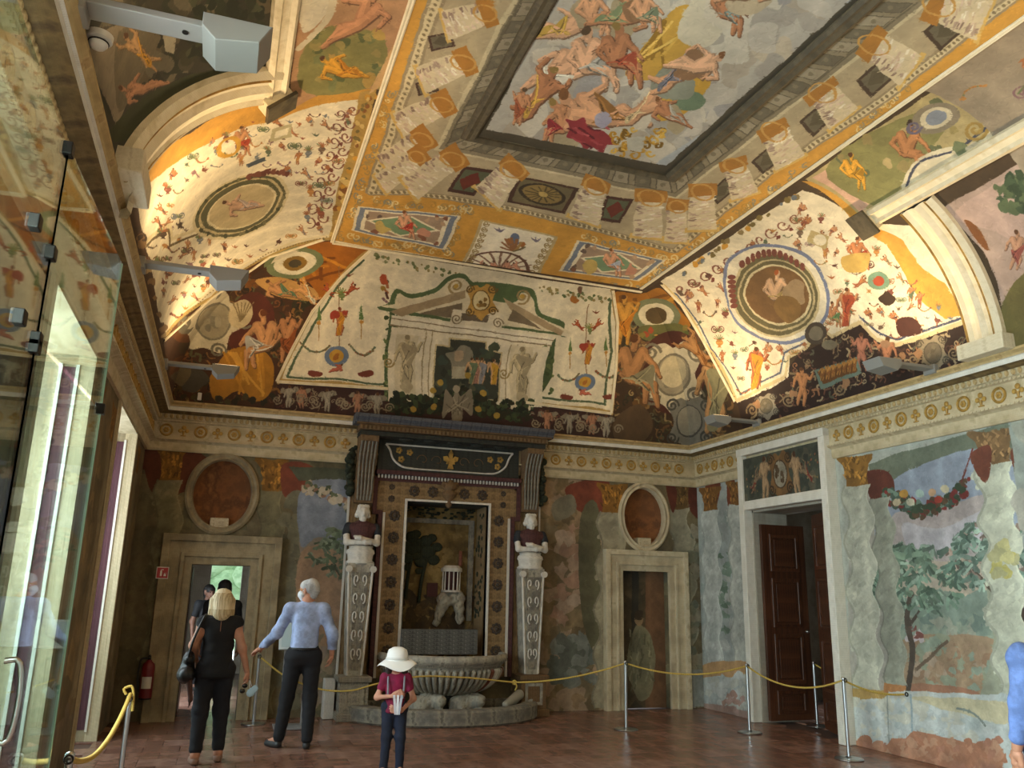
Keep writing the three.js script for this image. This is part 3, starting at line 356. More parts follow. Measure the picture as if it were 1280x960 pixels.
function paintRight() {
  const f = new Fresco(L / 2 + 1.6, ARC, 236, '#4a3a28'); reseed(31); f.photo((x, y) => hitCove('right', x, y));
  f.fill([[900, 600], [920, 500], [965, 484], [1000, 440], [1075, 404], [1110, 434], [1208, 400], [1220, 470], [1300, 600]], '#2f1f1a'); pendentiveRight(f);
  const white = [[826, 352], [1002, 237], [1075, 280], [1137, 282], [1190, 340], [1210, 392], [1207, 403], [1119, 434], [1096, 428], [1077, 406], [1040, 422], [1025, 407], [1006, 436], [987, 445], [984, 470], [965, 486], [920, 503], [879, 426], [852, 381]];
  f.fill(white, CREAM); beadLine(f, [[829, 356], [853, 384], [879, 428], [919, 499]], '#d9c48c', '#8c774a', 4, 5); f.line([[843, 366], [862, 390], [888, 436], [925, 492]], '#5b6478', 2);
  f.line([[919, 500], [962, 482], [980, 470], [985, 446], [1006, 434], [1024, 408], [1040, 420], [1076, 404], [1096, 425], [1119, 431], [1206, 401]], '#d4c195', 4).line([[924, 492], [958, 476], [974, 466], [980, 440], [1003, 428]], '#5b6478', 2).line([[1076, 398], [1100, 418], [1120, 424], [1203, 396]], '#4a5068', 2.5);
  f.fill([[1000, 226], [1012, 226], [1077, 272], [1090, 284], [1126, 300], [1160, 330], [1182, 356], [1204, 392], [1180, 398], [1156, 380], [1137, 356], [1107, 308], [1070, 284]], OCHRE);
  f.fill([[1128, 300], [1150, 298], [1178, 326], [1182, 352], [1150, 332]], '#e8dcc0', true);
  const av = (p) => Math.hypot(p[0] - 969, p[1] - 368) < 66;
  for (let i = 0; i < 11; i++) { const t = i / 11, x = lerp(842, 996, t), y = lerp(352, 254, t); scroll(f, x + 10, y + 10, 8, '#8a5a48', 1.6, 1, 0, 1.1); f.blob(x + 20, y + 16, 2.6, '#7a4034', 0.4); }
  for (let i = 0; i < 30; i++) { const t = rnd(); f.blob(lerp(836, 1000, t) + rr(-3, 3), lerp(352, 240, t) + rr(-3, 3), rr(2, 4), pick(['#cf9a3a', '#7a6a3c', '#6a7480', '#8c7a52']), 0.3, 6); }
  scatterGrotesque(f, [[850, 365], [1000, 262], [1070, 295], [1120, 330], [1190, 400], [1110, 425], [1075, 396], [1040, 410], [960, 470], [922, 490], [885, 425]], 140, 15, av);
  figure(f, 945, 460, 50, { cloth: '#c8902c', skin: '#a8603c', long: true }); figure(f, 1070, 320, 44, { pose: 'seat', cloth: '#a04028', skin: '#b5764c' }); f.fill([[1052, 322], [1085, 318], [1080, 338], [1058, 340]], '#c9a85c', true); f.fill([[1012, 288], [1036, 296], [1030, 312], [1008, 302]], '#b9a878').oval(1024, 300, 8, 7, 0, '#e6dcc2'); f.fill([[1120, 400], [1140, 396], [1152, 414], [1124, 420]], '#4a2820', true).blob(1108, 372, 9, '#3c2c20', 0.4);
  f.oval(1097, 350, 14, 11, 0.3, '#76967e').oval(1097, 350, 7, 6, 0.3, '#a84a30'); figure(f, 1058, 384, 46, { cloth: '#a04a30', skin: '#b07a54', long: true }); figure(f, 1040, 395, 36, { pose: 'seat', cloth: '#5a7a50', skin: '#b07a54' });
  // medallion
  f.fill([[902, 340], [918, 316], [960, 304], [1010, 318], [1036, 360], [1030, 400], [990, 428], [940, 420], [912, 390]], '#7a83a0', true).fill([[906, 342], [920, 319], [960, 308], [1007, 321], [1032, 360], [1026, 398], [988, 424], [942, 416], [915, 388]], '#ece2c8', true);
  f.oval(969, 368, 62, 56, 0.35, '#e9dfc6'); f.oval(969, 368, 55, 51, 0.35, '#6a6244'); f.oval(969, 368, 55, 51, 0.35, '#cdbd92', 2.5); f.oval(970, 368, 48, 43, 0.35, '#c2b187', 2); f.oval(971, 368, 42, 36, 0.35, '#7d5c38'); f.oval(971, 368, 42, 36, 0.35, '#dccca2', 2.5);
  figure(f, 968, 370, 62, { pose: 'seat', flip: 1, skin: '#c9a27e', cloth: '#b0955c', hair: '#a85a2c' }); f.blob(992, 366, 14, '#a88c68', 0.3).blob(985, 384, 16, '#8c6a3c', 0.3);
  for (let i = 0; i < 12; i++) f.oval(925 + i * 7.2, 330 - Math.sin(i / 11 * Math.PI) * 16 + i * 0.3, 3.4, 5, 0, '#7a4438'); for (let i = 0; i < 7; i++) f.oval(912 + i * 0.8, 346 + i * 6, 5, 3, 0, '#7a4438'); f.oval(1019, 415, 14, 14, 0, '#4c4238').oval(1019, 415, 9, 9, 0, '#7d7462');
  // dark lower strip
  mottle(f, [[935, 515], [972, 490], [1000, 446], [1030, 424], [1075, 412], [1112, 440], [1206, 412], [1208, 446], [1080, 486], [960, 524]], 210, 7, ['#8f7a5c', '#6e4a3a', '#a89676', '#4c342a', '#7a6a50', '#9a6c4c', '#5a5a4a']);
  for (const [x, y, c] of [[1001, 482, '#b07a50'], [1078, 440, '#a8705a'], [1108, 444, '#b07858']]) figure(f, x, y, 46, { pose: 'stand', skin: c, flip: x < 1050 ? 1 : -1 }); f.fill([[1016, 462], [1072, 446], [1078, 466], [1024, 486]], '#6f8378').fill([[1020, 464], [1068, 451], [1073, 463], [1027, 479]], '#6a4420'); for (let i = 0; i < 7; i++) figure(f, 1026 + i * 7, 466 - i * 2, 17, { skin: '#a8783c', cloth: '#8a5a2c' });
  cartouche(f, 1164, 440, 34, -0.2, '#8f836c', '#6c6252'); cartouche(f, 958, 508, 24, -0.2, '#a09682', '#7a705c'); for (const [x, y] of [[985, 500], [1120, 452], [1190, 440], [940, 512], [1140, 448], [1050, 486]]) { scroll(f, x, y, 8, '#8f7a5c', 2.2, pick([1, -1]), rr(0, 6)); f.blob(x + 6, y - 8, 5, '#a27a58', 0.4); }
  f.oval(1036, 430, 10, 6, 0, '#7c7460').oval(1106, 430, 6, 5, 0, '#b08868');
  // upper strip beside the flat ceiling
  f.fill([[1004, 224], [1300, 20], [1300, 160], [1090, 264], [1076, 274]], '#b9a878'); f.fill([[1012, 222], [1030, 212], [1086, 250], [1074, 268]], '#dcb39a');
  f.fill([[1030, 212], [1120, 150], [1190, 140], [1120, 240], [1088, 256]], '#8c8856', true); for (let i = 0; i < 40; i++) f.blob(rr(1040, 1290), rr(80, 230), rr(4, 9), pick(['#8a8454', '#a39460', '#6b7050', '#b8a474', '#9c8c5c']), 0.4);
  figure(f, 1062, 218, 52, { pose: 'seat', skin: '#d29c38', cloth: '#a87c24' }); figure(f, 1134, 190, 74, { pose: 'seat', skin: '#b07a50', hair: '#3c2c20' }); figure(f, 1240, 108, 96, { pose: 'lie', skin: '#a98a64', hair: '#3c3428', rot: -0.3 }); f.oval(1167, 148, 30, 19, -0.3, '#8f8470'); f.oval(1167, 148, 21, 13, -0.3, '#d8ccae'); f.oval(1167, 148, 14, 9, -0.3, '#8c93a0'); scroll(f, 1140, 160, 9, '#6c6478', 3);
  f.fill([[1130, 240], [1142, 205], [1180, 185], [1215, 182], [1250, 140], [1300, 128], [1300, 165], [1200, 212]], '#e3d7b8', true).line([[1132, 236], [1150, 204], [1200, 184], [1250, 142], [1300, 130]], '#4a4c5c', 3, true); scroll(f, 1216, 162, 14, '#a68a4c', 4); f.blob(1205, 190, 14, '#77805e', 0.4).blob(1216, 186, 9, '#d6caac', 0.3).line([[1190, 190], [1205, 208], [1228, 200]], '#d6caac', 4, true);
  // nearer bay: sky and trees under the cross rib
  f.fill([[1176, 262], [1300, 190], [1400, 150], [1400, 480], [1262, 440], [1259, 420], [1248, 356], [1231, 315]], '#b39a8c'); f.fill([[1196, 264], [1300, 210], [1300, 300], [1240, 290]], '#c3a597', true); for (let i = 0; i < 40; i++) f.blob(rr(1248, 1290), rr(220, 262), rr(4, 9), pick(['#4a5a40', '#3c4a34', '#5d6a4a']), 0.5); f.fill([[1255, 380], [1300, 330], [1300, 430], [1262, 432]], '#6d6438', true); figure(f, 1270, 312, 50, { skin: '#b08468', cloth: '#8a4a40' }); f.fill([[1206, 276], [1222, 284], [1238, 312], [1228, 308]], '#7d4c26', true);
  f.metres(); f.fill([[6.9, 0], [8.5, 0], [8.5, ARC], [7.2, ARC]], '#a0917c'); scatterGrotesque(f, [[7, 0.3], [8.4, 0.3], [8.4, 2.6], [7, 2.6]], 20, 0.3);
  return f.finish(0.12, 0.1, 7);
}
// ===== flat field of the ceiling =====
function paintCeiling() {
  const wid = W - 2 * DT, len = L - 2 * DT, f = new Fresco(wid, len, 210, OCHRE); reseed(41);
  f.photo((x, y) => { const p = onY(x, y, YT); return [p.x - DT, len - (p.z - DT)]; });
  const far = (a, b, k) => [lerp(a[0], b[0], k), lerp(a[1], b[1], k)];
  // acanthus scrolls over the yellow band
  const acanth = (pts, n, s = 5) => { for (let i = 0; i < n; i++) { const t = rnd() * (pts.length - 1), k = Math.min(pts.length - 2, t | 0), q = far(pts[k], pts[k + 1], t - k); scroll(f, q[0] + rr(-s, s), q[1] + rr(-s, s) * 0.7, s * rr(0.6, 1.1), pick(['#a88a50', '#e2cb92', '#8f8a78', '#b58a3c']), s * 0.28, pick([-1, 1]), rr(0, 6), 1); } };
  acanth([[425, 296], [560, 316], [570, 262]], 70); acanth([[455, 252], [590, 262]], 36); acanth([[690, 350], [800, 362], [838, 326], [720, 292]], 80); acanth([[440, 270], [470, 180]], 34); acanth([[845, 322], [1010, 205]], 44); acanth([[1070, 160], [1130, 110]], 26); acanth([[476, 160], [486, 118]], 22);
  f.line([[415, 303], [512, 0], [540, -90]], CREAM, 4).line([[802, 364], [1175, 97], [1400, -66]], CREAM, 4).line([[415, 302], [802, 364]], CREAM, 3.5).line([[422, 290], [516, 2]], '#8b744a', 1.2).line([[812, 350], [1180, 88]], '#8b744a', 1.2);
  // panels of the band
  const panel = (q, c1, c2) => { f.quad(q, '#e6dabc'); const ins = (k) => { const m = [0, 1].map((j) => q.reduce((s, p) => s + p[j], 0) / 4); return q.map((p) => far(p, m, k)); }; f.quad(ins(0.06), '#7b8494'); f.quad(ins(0.17), '#efe4c8'); const n = ins(0.26); f.quad(n, '#a8907a'); for (let i = 0; i < 16; i++) { const a = far(pick(n), pick(n), rr(0.1, 0.3)); f.blob(a[0], a[1], 3, pick(['#8a5a44', '#c0a080', '#6d5a50']), 0.4, 6); } const md = n.map((p, i) => far(p, n[(i + 1) % 4], 0.5)), dia = [md[3], md[0], md[1], md[2]]; f.quad(dia, '#f0e4c6'); const c = [0, 1].map((j) => dia.reduce((s, p) => s + p[j], 0) / 4); f.quad(dia.map((p) => far(p, c, 0.14)), c1); figure(f, c[0], c[1] + 2, 40, { pose: 'seat', skin: '#d09a78', cloth: c2, hair: '#7a4a24' }); f.blob(c[0] - 26, c[1] + 4, 8, '#c9b068', 0.4).blob(c[0] + 24, c[1] + 8, 7, '#c99078', 0.4); };
  panel([[448, 258], [574, 269], [556, 313], [439, 288]], '#7d9a74', '#b8402e'); panel([[722, 300], [830, 326], [797, 352], [698, 339]], '#7d9a78', '#b2bcd0');
  const mid = [[599, 274], [700, 296], [670, 352], [576, 332]]; f.quad(mid, '#c0ab7c'); const mi = [[602, 277], [695, 297], [667, 350], [580, 331]]; f.quad(mi, '#f1e8d2'); bird(f, 622, 288, 7, '#7a7280'); bird(f, 670, 300, 7, '#7a7280'); f.blob(642, 300, 7, '#6a7690', 0.4).blob(634, 303, 4, '#a86a34', 0.3).blob(652, 306, 4, '#a86a34', 0.3); sprig(f, 640, 314, 16, ['#b08a50', '#7a6a4a', '#9a6a44']);
  for (let i = 0; i < 11; i++) { const a = Math.PI + i / 10 * Math.PI; f.line([[624, 338], [624 + Math.cos(a) * 42, 338 + Math.sin(a) * 22]], '#8a6a58', 2); } f.line([[583, 333], [592, 320], [624, 315], [654, 325], [664, 346]], '#6a4a3c', 3, true); for (const x of [598, 616, 634, 648]) putto(f, x, 336, 18, { skin: '#c08a70' }); f.blob(626, 345, 14, '#4d6040', 0.3, 8, 1.4, 0.5); for (const [a, b] of [[mi[0], mi[3]], [mi[1], mi[2]]]) for (let i = 0; i < 8; i++) { const q = far(a, b, i / 8 + 0.06); scroll(f, q[0] + (a[0] < 650 ? 5 : -5), q[1], 4, '#a08a5a', 1.2); }
  // columned gallery: painted flat between the rope moulding and the grey coffers
  const rope = [[560, -40], [546, 0], [464, 241], [512, 240], [625, 258], [737, 284], [842, 314], [957, 217], [1077, 142], [1212, 37], [1300, -30]];
  f.fill([...rope, [1300, -400], [560, -400]], '#b5a585'); f.line(rope, '#9d8d70', 9); f.line(rope, '#d9c9a2', 5); for (const q of densify(rope, 7)) f.oval(q[0], q[1], 2.6, 1.7, 0.6, '#857658');
  // coffered grey frame
  const go = [[643, 0], [545, 186], [842, 248], [1160, 0]], gi = [[683, 0], [587, 170], [838, 221], [1085, 0]];
  f.fill([[700, -106], ...go, [1290, -104]], '#8b8068'); f.line([go[0], go[1], go[2], go[3]], '#cdbf9c', 3); f.line([[650, 0], [556, 182], [841, 241], [1146, 0]], '#6d644f', 1.6);
  for (let e = 0; e < 3; e++) { const n = [8, 11, 14][e]; for (let i = 0; i < n; i++) { const t0 = (i + 0.15) / n, t1 = (i + 0.85) / n, A = far(go[e], go[e + 1], t0), B = far(go[e], go[e + 1], t1), C = far(gi[e], gi[e + 1], t1), D = far(gi[e], gi[e + 1], t0); const k = (p, q, t) => far(p, q, t); const q = [k(A, D, 0.25), k(B, C, 0.25), k(B, C, 0.8), k(A, D, 0.8)]; f.quad(q, i % 2 ? '#6d6553' : '#9c917a'); f.line(q, '#5a5242', 1, false, true); f.oval((q[0][0] + q[2][0]) / 2, (q[0][1] + q[2][1]) / 2, 3.4, 2.6, 0, '#7e745e'); } }
  // wall pieces behind the columns
  const win = (q, c1, c2, c3) => { f.quad(q, c1); const m = [0, 1].map((j) => q.reduce((s, p) => s + p[j], 0) / 4); f.quad(q.map((p) => far(p, m, 0.22)), c2); f.quad(q.map((p, i) => far(far(p, q[(i + 1) % 4], 0.5), m, 0.3)), c3); };
  win([[580, 208], [621, 214], [591, 246], [559, 240]], '#4a2c22', '#5a6048', '#6a2c20'); win([[760, 244], [792, 249], [775, 279], [747, 274]], '#4a2c22', '#5a6048', '#6a2c20');
  const mq = [[647, 221], [724, 236], [706, 268], [632, 253]]; f.quad(mq, '#4a3226'); f.quad(mq.map((p) => far(p, [677, 244], 0.14)), '#6f6448'); f.oval(677, 244, 30, 13, 0.2, '#3a3022'); f.oval(677, 244, 25, 11, 0.2, '#8a7444'); for (let i = 0; i < 14; i++) { const a = i / 14 * TAU; f.line([[677, 244], [677 + Math.cos(a) * 23, 244 + Math.sin(a) * 10]], '#55482c', 1.5); } f.oval(677, 244, 6, 3, 0.2, '#b79c5c');
  for (const [x, y, s, r] of [[553, 52, 15, -0.9], [535, 108, 13, -0.9], [515, 156, 11, -0.9]]) { const T = f.frame(x, y, s, 0); win([[-1.2, -0.3], [0.9, -0.9], [1.2, 0.4], [-0.8, 0.9]].map(T), '#4a3428', '#6c6450', '#58503e'); }
  for (const [x, y, s] of [[899, 239, 15], [957, 199, 17], [1021, 150, 20], [1092, 97, 23], [1182, 34, 27]]) { const T = f.frame(x, y, s, -0.72); win([[-1, -0.62], [1, -0.62], [1, 0.62], [-1, 0.62]].map(T), '#4a3a2c', '#6c6450', '#5c5440'); }
  // painted columns: capital -> foot
  const cols = [[610, 15, 557, 32, 17], [580, 77, 527, 101, 16], [554, 130, 499, 157, 15], [529, 174, 481, 207, 14], [524, 195, 477, 231, 12], [565, 199, 512, 236, 15], [640, 212, 608, 248, 17], [745, 232, 730, 276, 17], [812, 247, 807, 296, 17], [846, 258, 843, 302, 13], [875, 240, 876, 288, 16], [916, 206, 928, 246, 16], [965, 165, 986, 204, 18], [1025, 116, 1052, 150, 20], [1089, 56, 1134, 90, 22], [1170, 4, 1228, 26, 24], [1260, -60, 1320, -40, 24]];
  for (const [x0, y0, x1, y1, w0] of cols) { const w = w0 * 1.18;
    const l = Math.hypot(x1 - x0, y1 - y0), ux = (x1 - x0) / l, uy = (y1 - y0) / l, nx = -uy, ny = ux, P = (t, s) => [x0 + ux * l * t + nx * s * w, y0 + uy * l * t + ny * s * w];
    f.fill([P(1.06, 1.15), P(1.06, -1.15), P(0.94, -1.1), P(0.94, 1.1)], '#d8b468');
    f.fill([P(0, 0.72), P(0.5, 0.86), P(1, 0.95), P(1, -0.95), P(0.5, -0.86), P(0, -0.72)], '#dacaa8');
    for (let i = 0; i < 60; i++) { const t = rr(0.08, 1), s = rr(-0.85, 0.85), c = s > 0.35 ? pick(['#a89080', '#b8a08e', '#927a6c']) : pick(['#efe6d0', '#dccbb0', '#e0c8b4', '#cdb49c']); f.line([P(t, s), P(t + 0.02, s + rr(0.1, 0.35) * (s > 0.5 ? -1 : 1))], c, rr(1.4, 3)); }
    f.quad([P(-0.22, 0.95), P(0.14, 0.95), P(0.1, -0.95), P(-0.2, -0.95)], '#b07a34'); f.oval(P(0.02, 0)[0], P(0.02, 0)[1], w * 0.74, w * 0.5, 0.3, '#c99a52', 2.4);
  }
  // the large picture: generic clouds and draped figures
  f.fill([[700, -120], [683, 0], [587, 170], [838, 221], [1085, 0], [1300, -120]], '#4a4334'); f.line([[683, 0], [587, 170], [838, 221], [1085, 0]], '#6d6450', 2.5);
  f.fill([[705, -110], [694, 0], [606, 162], [832, 207], [1062, 0], [1260, -110]], '#b3aea4');
  f.clip([[705, -110], [694, 0], [606, 162], [832, 207], [1062, 0], [1260, -110]]);
  for (let i = 0; i < 160; i++) { const y = rr(-100, 205), t = (y + 100) / 305, x = rr(lerp(720, 640, t), lerp(1200, 835, t)); f.blob(x, y, rr(10, 24), pick(['#bdb6aa', '#a6a096', '#c6bfb0', '#aea494', '#9d9a98', '#bcb09c']), 0.5, 8); }
  f.fill([[900, 150], [980, 80], [1060, 0], [1090, -40], [1062, 4], [838, 206], [820, 204]], '#a9aeb2', true);
  f.fill([[780, 96], [800, 60], [842, 10], [880, 20], [850, 70], [815, 100]], '#c39a44', true); for (let i = 0; i < 8; i++) f.line([[rr(785, 835), rr(70, 98)], [rr(815, 868), rr(14, 50)]], pick(['#e0bc64', '#8f6c28', '#d2aa50']), 3.4, true);
  f.fill([[842, 40], [880, -20], [930, -20], [900, 45], [870, 60]], '#c9c0aa', true); f.fill([[820, 120], [850, 92], [890, 100], [860, 140], [825, 150]], '#c79c3c', true); f.oval(862, 126, 22, 12, -0.1, '#6f8268');
  const sk = ['#c69672', '#b98560', '#d0a482', '#a87452'];
  const crowd = [[700, 40, 62, 'lie', '#c2a04a'], [735, 22, 54, 'seat', null], [770, 26, 60, 'lie', '#7c8a66'], [690, 92, 70, 'stand', '#d8d2c4', 0.9], [668, 122, 64, 'fly', '#c9a24a'], [735, 84, 74, 'seat', '#a7a49c'], [768, 78, 70, 'seat', '#9a4a34'], [648, 133, 34, 'stand', '#a05a3c'], [722, 150, 60, 'lie', '#5d8056'], [700, 160, 52, 'seat', '#8d2f34'], [752, 148, 86, 'lie', '#8a6234'], [800, 138, 56, 'fly', '#c9b48a'], [842, 96, 62, 'fly', '#70707c', 0.2], [868, 84, 56, 'lie', null, 0.3], [905, 16, 60, 'seat', '#7c8a86'], [930, -8, 60, 'lie', '#c09a3c'], [800, 20, 48, 'seat', '#77836a'], [838, 146, 40, 'lie', '#b0aca0']];
  for (const [x, y, h0, pose, cloth, rot] of crowd) { const h = h0 * 1.3; if (rnd() < 0.6) f.blob(x + rr(-10, 10), y + rr(-6, 10), h * 0.3, pick(['#c9c0ae', '#a89a7c', '#8d9080', '#b8a88c', '#8c6a4c']), 0.4, 9); figure(f, x, y, h, { bulk: 1.15, pose, cloth, rot: rot ?? rr(-0.2, 0.3), flip: rnd() < 0.5 ? 1 : -1, skin: pick(sk), hair: pick(['#7a5230', '#5a4630', '#8c7440']) }); }
  f.fill([[704, 148], [716, 150], [728, 146], [736, 160], [752, 164], [770, 180], [758, 182], [752, 192], [738, 184], [728, 188], [720, 176], [706, 172], [710, 160]], '#8e3238', true); for (let i = 0; i < 9; i++) { const x = rr(706, 752), y = rr(150, 178); f.line([[x, y], [x + rr(4, 9), y + rr(3, 6)], [x + rr(10, 18), y + rr(6, 14)]], pick(['#b2565a', '#5e1c24', '#a2444a']), 2.6, true); } for (let i = 0; i < 26; i++) scroll(f, rr(762, 836), rr(160, 196), rr(4, 8), pick(['#b98a2c', '#7a5a18', '#d8ae4c']), 2.4, 1, rr(0, 6), 0.8); f.fill([[782, 172], [808, 170], [804, 190], [786, 188]], '#b6b2a4'); f.blob(752, 150, 10, '#a09cae', 0.15);
  f.unclip();
  return f.finish(0.08, 0.08, 9);
}
// ----- wall paintings -----
function twisted(f, x0, y0, x1, y1, w, c, waves = 4.5, amp = 0.28, cap = '#b07c34') {
  const l = Math.hypot(x1 - x0, y1 - y0), ux = (x1 - x0) / l, uy = (y1 - y0) / l, nx = -uy, ny = ux, P = (t, s) => [x0 + ux * l * t + nx * s, y0 + uy * l * t + ny * s], A = [], B = [];
  for (let i = 0; i <= 40; i++) { const t = i / 40, o = Math.sin(t * waves * TAU) * w * amp; A.push(P(t, o + w)); B.unshift(P(t, o - w)); }
  f.fill([...A, ...B], c);
  for (let i = 0; i < 150; i++) { const t = rnd(), s = rr(-0.8, 0.8), o = Math.sin(t * waves * TAU) * w * amp; f.line([P(t, o + s * w), P(t + 0.012, o + (s + rr(0.1, 0.4)) * w)], shade(c, rr(0.92, 1.07)), w * rr(0.15, 0.4)); }
  f.line(A, shade(c, 0.86), w * 0.16); f.line(B, shade(c, 1.08), w * 0.12);
  if (cap) { const q = [P(0, w * 0.85), P(-0.05, w * 0.8), P(-0.1, w * 1.0), P(-0.13, w * 1.4), P(-0.15, w * 1.4), P(-0.14, 0), P(-0.15, -w * 1.4), P(-0.13, -w * 1.4), P(-0.1, -w * 1.0), P(-0.05, -w * 0.8), P(0, -w * 0.85)]; f.fill(q, shade(cap, 0.85)); for (let i = 0; i < 60; i++) { const t = rr(-0.13, -0.01), s0 = rr(-0.85, 0.85) * w; f.line([P(t, s0), P(t - 0.014, s0 + rr(-0.2, 0.2) * w)], shade(cap, rr(0.55, 1.3)), w * rr(0.08, 0.2)); } }
}
const patches = (f, x0, x1, y0, y1, n, r0, r1, cols) => { for (let i = 0; i < n; i++) f.blob(rr(x0, x1), rr(y0, y1), rr(r0, r1), pick(cols), 0.5, 9); };
function paintEndWall() {
  const f = new Fresco(W, 3.62, 236, '#7d7054'); reseed(51); f.photo((x, y) => { const p = onZ(x, y, 0); return [p.x, p.y]; });
  patches(f, 140, 450, 560, 920, 240, 6, 18, ['#7a7052', '#726a50', '#857858', '#7c7154', '#6b654c']);
  f.fill([[180, 560], [250, 566], [260, 600], [196, 620]], '#6a3a28', true); twisted(f, 213, 600, 190, 900, 15, '#8f8666'); twisted(f, 338, 612, 326, 890, 15, '#8a8262');
  f.fill([[352, 580], [382, 578], [402, 600], [372, 622], [352, 616]], '#8a4a36', true); patches(f, 352, 380, 625, 880, 70, 6, 14, ['#86816a', '#7d7962', '#918a6e']);
  f.fill([[376, 606], [446, 600], [444, 700], [440, 880], [376, 880], [382, 760], [374, 680]], '#a39384', false); f.fill([[378, 608], [446, 602], [445, 690], [400, 672], [376, 682]], '#939bab', true); f.fill([[376, 690], [440, 700], [440, 790], [380, 800]], '#b8977a', true); f.fill([[360, 582], [446, 588], [446, 600], [372, 600]], '#5d6250');
  for (let i = 0; i < 60; i++) { const t = rnd(); f.blob(lerp(382, 444, t) + rr(-5, 5), lerp(610, 642, t * t) + rr(-7, 7), rr(2, 5), pick(['#c8b8a0', '#6a7258', '#a07a64', '#4f5a44', '#d0c4b0']), 0.3, 6); }
  treePaint(f, 438, 800, 150, ['#6f7d64', '#5a6a52', '#83907a'], '#5a5444', 70); patches(f, 380, 440, 800, 890, 40, 5, 12, ['#a08c74', '#8f8670', '#b3a084']);
  // right of the fountain
  patches(f, 680, 752, 600, 890, 260, 5, 16, ['#8f7a58', '#9c8664', '#7d6c50', '#a58a6a', '#8a7a5e', '#b39a80']); f.fill([[706, 612], [730, 602], [760, 600], [756, 640], [728, 642]], '#8a4834', true); f.fill([[690, 628], [716, 618], [720, 640], [695, 650]], '#8d8672', true); patches(f, 698, 735, 650, 780, 26, 5, 11, ['#c0a48c', '#b8937c', '#c8b09a']); patches(f, 690, 748, 800, 850, 40, 5, 11, ['#7d837c', '#8d918a', '#6f746a']); f.fill([[728, 640], [748, 640], [750, 800], [734, 800], [724, 720]], '#6e6a50', true);
  twisted(f, 764, 640, 757, 886, 14, '#a69e86'); twisted(f, 850, 636, 858, 888, 13, '#a8a28c', 4.5, 0.4, '#8a6a3c'); f.fill([[832, 600], [846, 612], [842, 640], [836, 630]], '#6a3626', true); f.fill([[862, 610], [880, 606], [880, 650], [864, 640]], '#6a3626', true); patches(f, 866, 885, 650, 840, 30, 4, 9, ['#8f8f7a', '#7e8272', '#a8a08a']); f.fill([[858, 838], [888, 838], [888, 884], [860, 884]], '#a5aaa6');
  return f.finish(0.2, 0.16, 11);
}
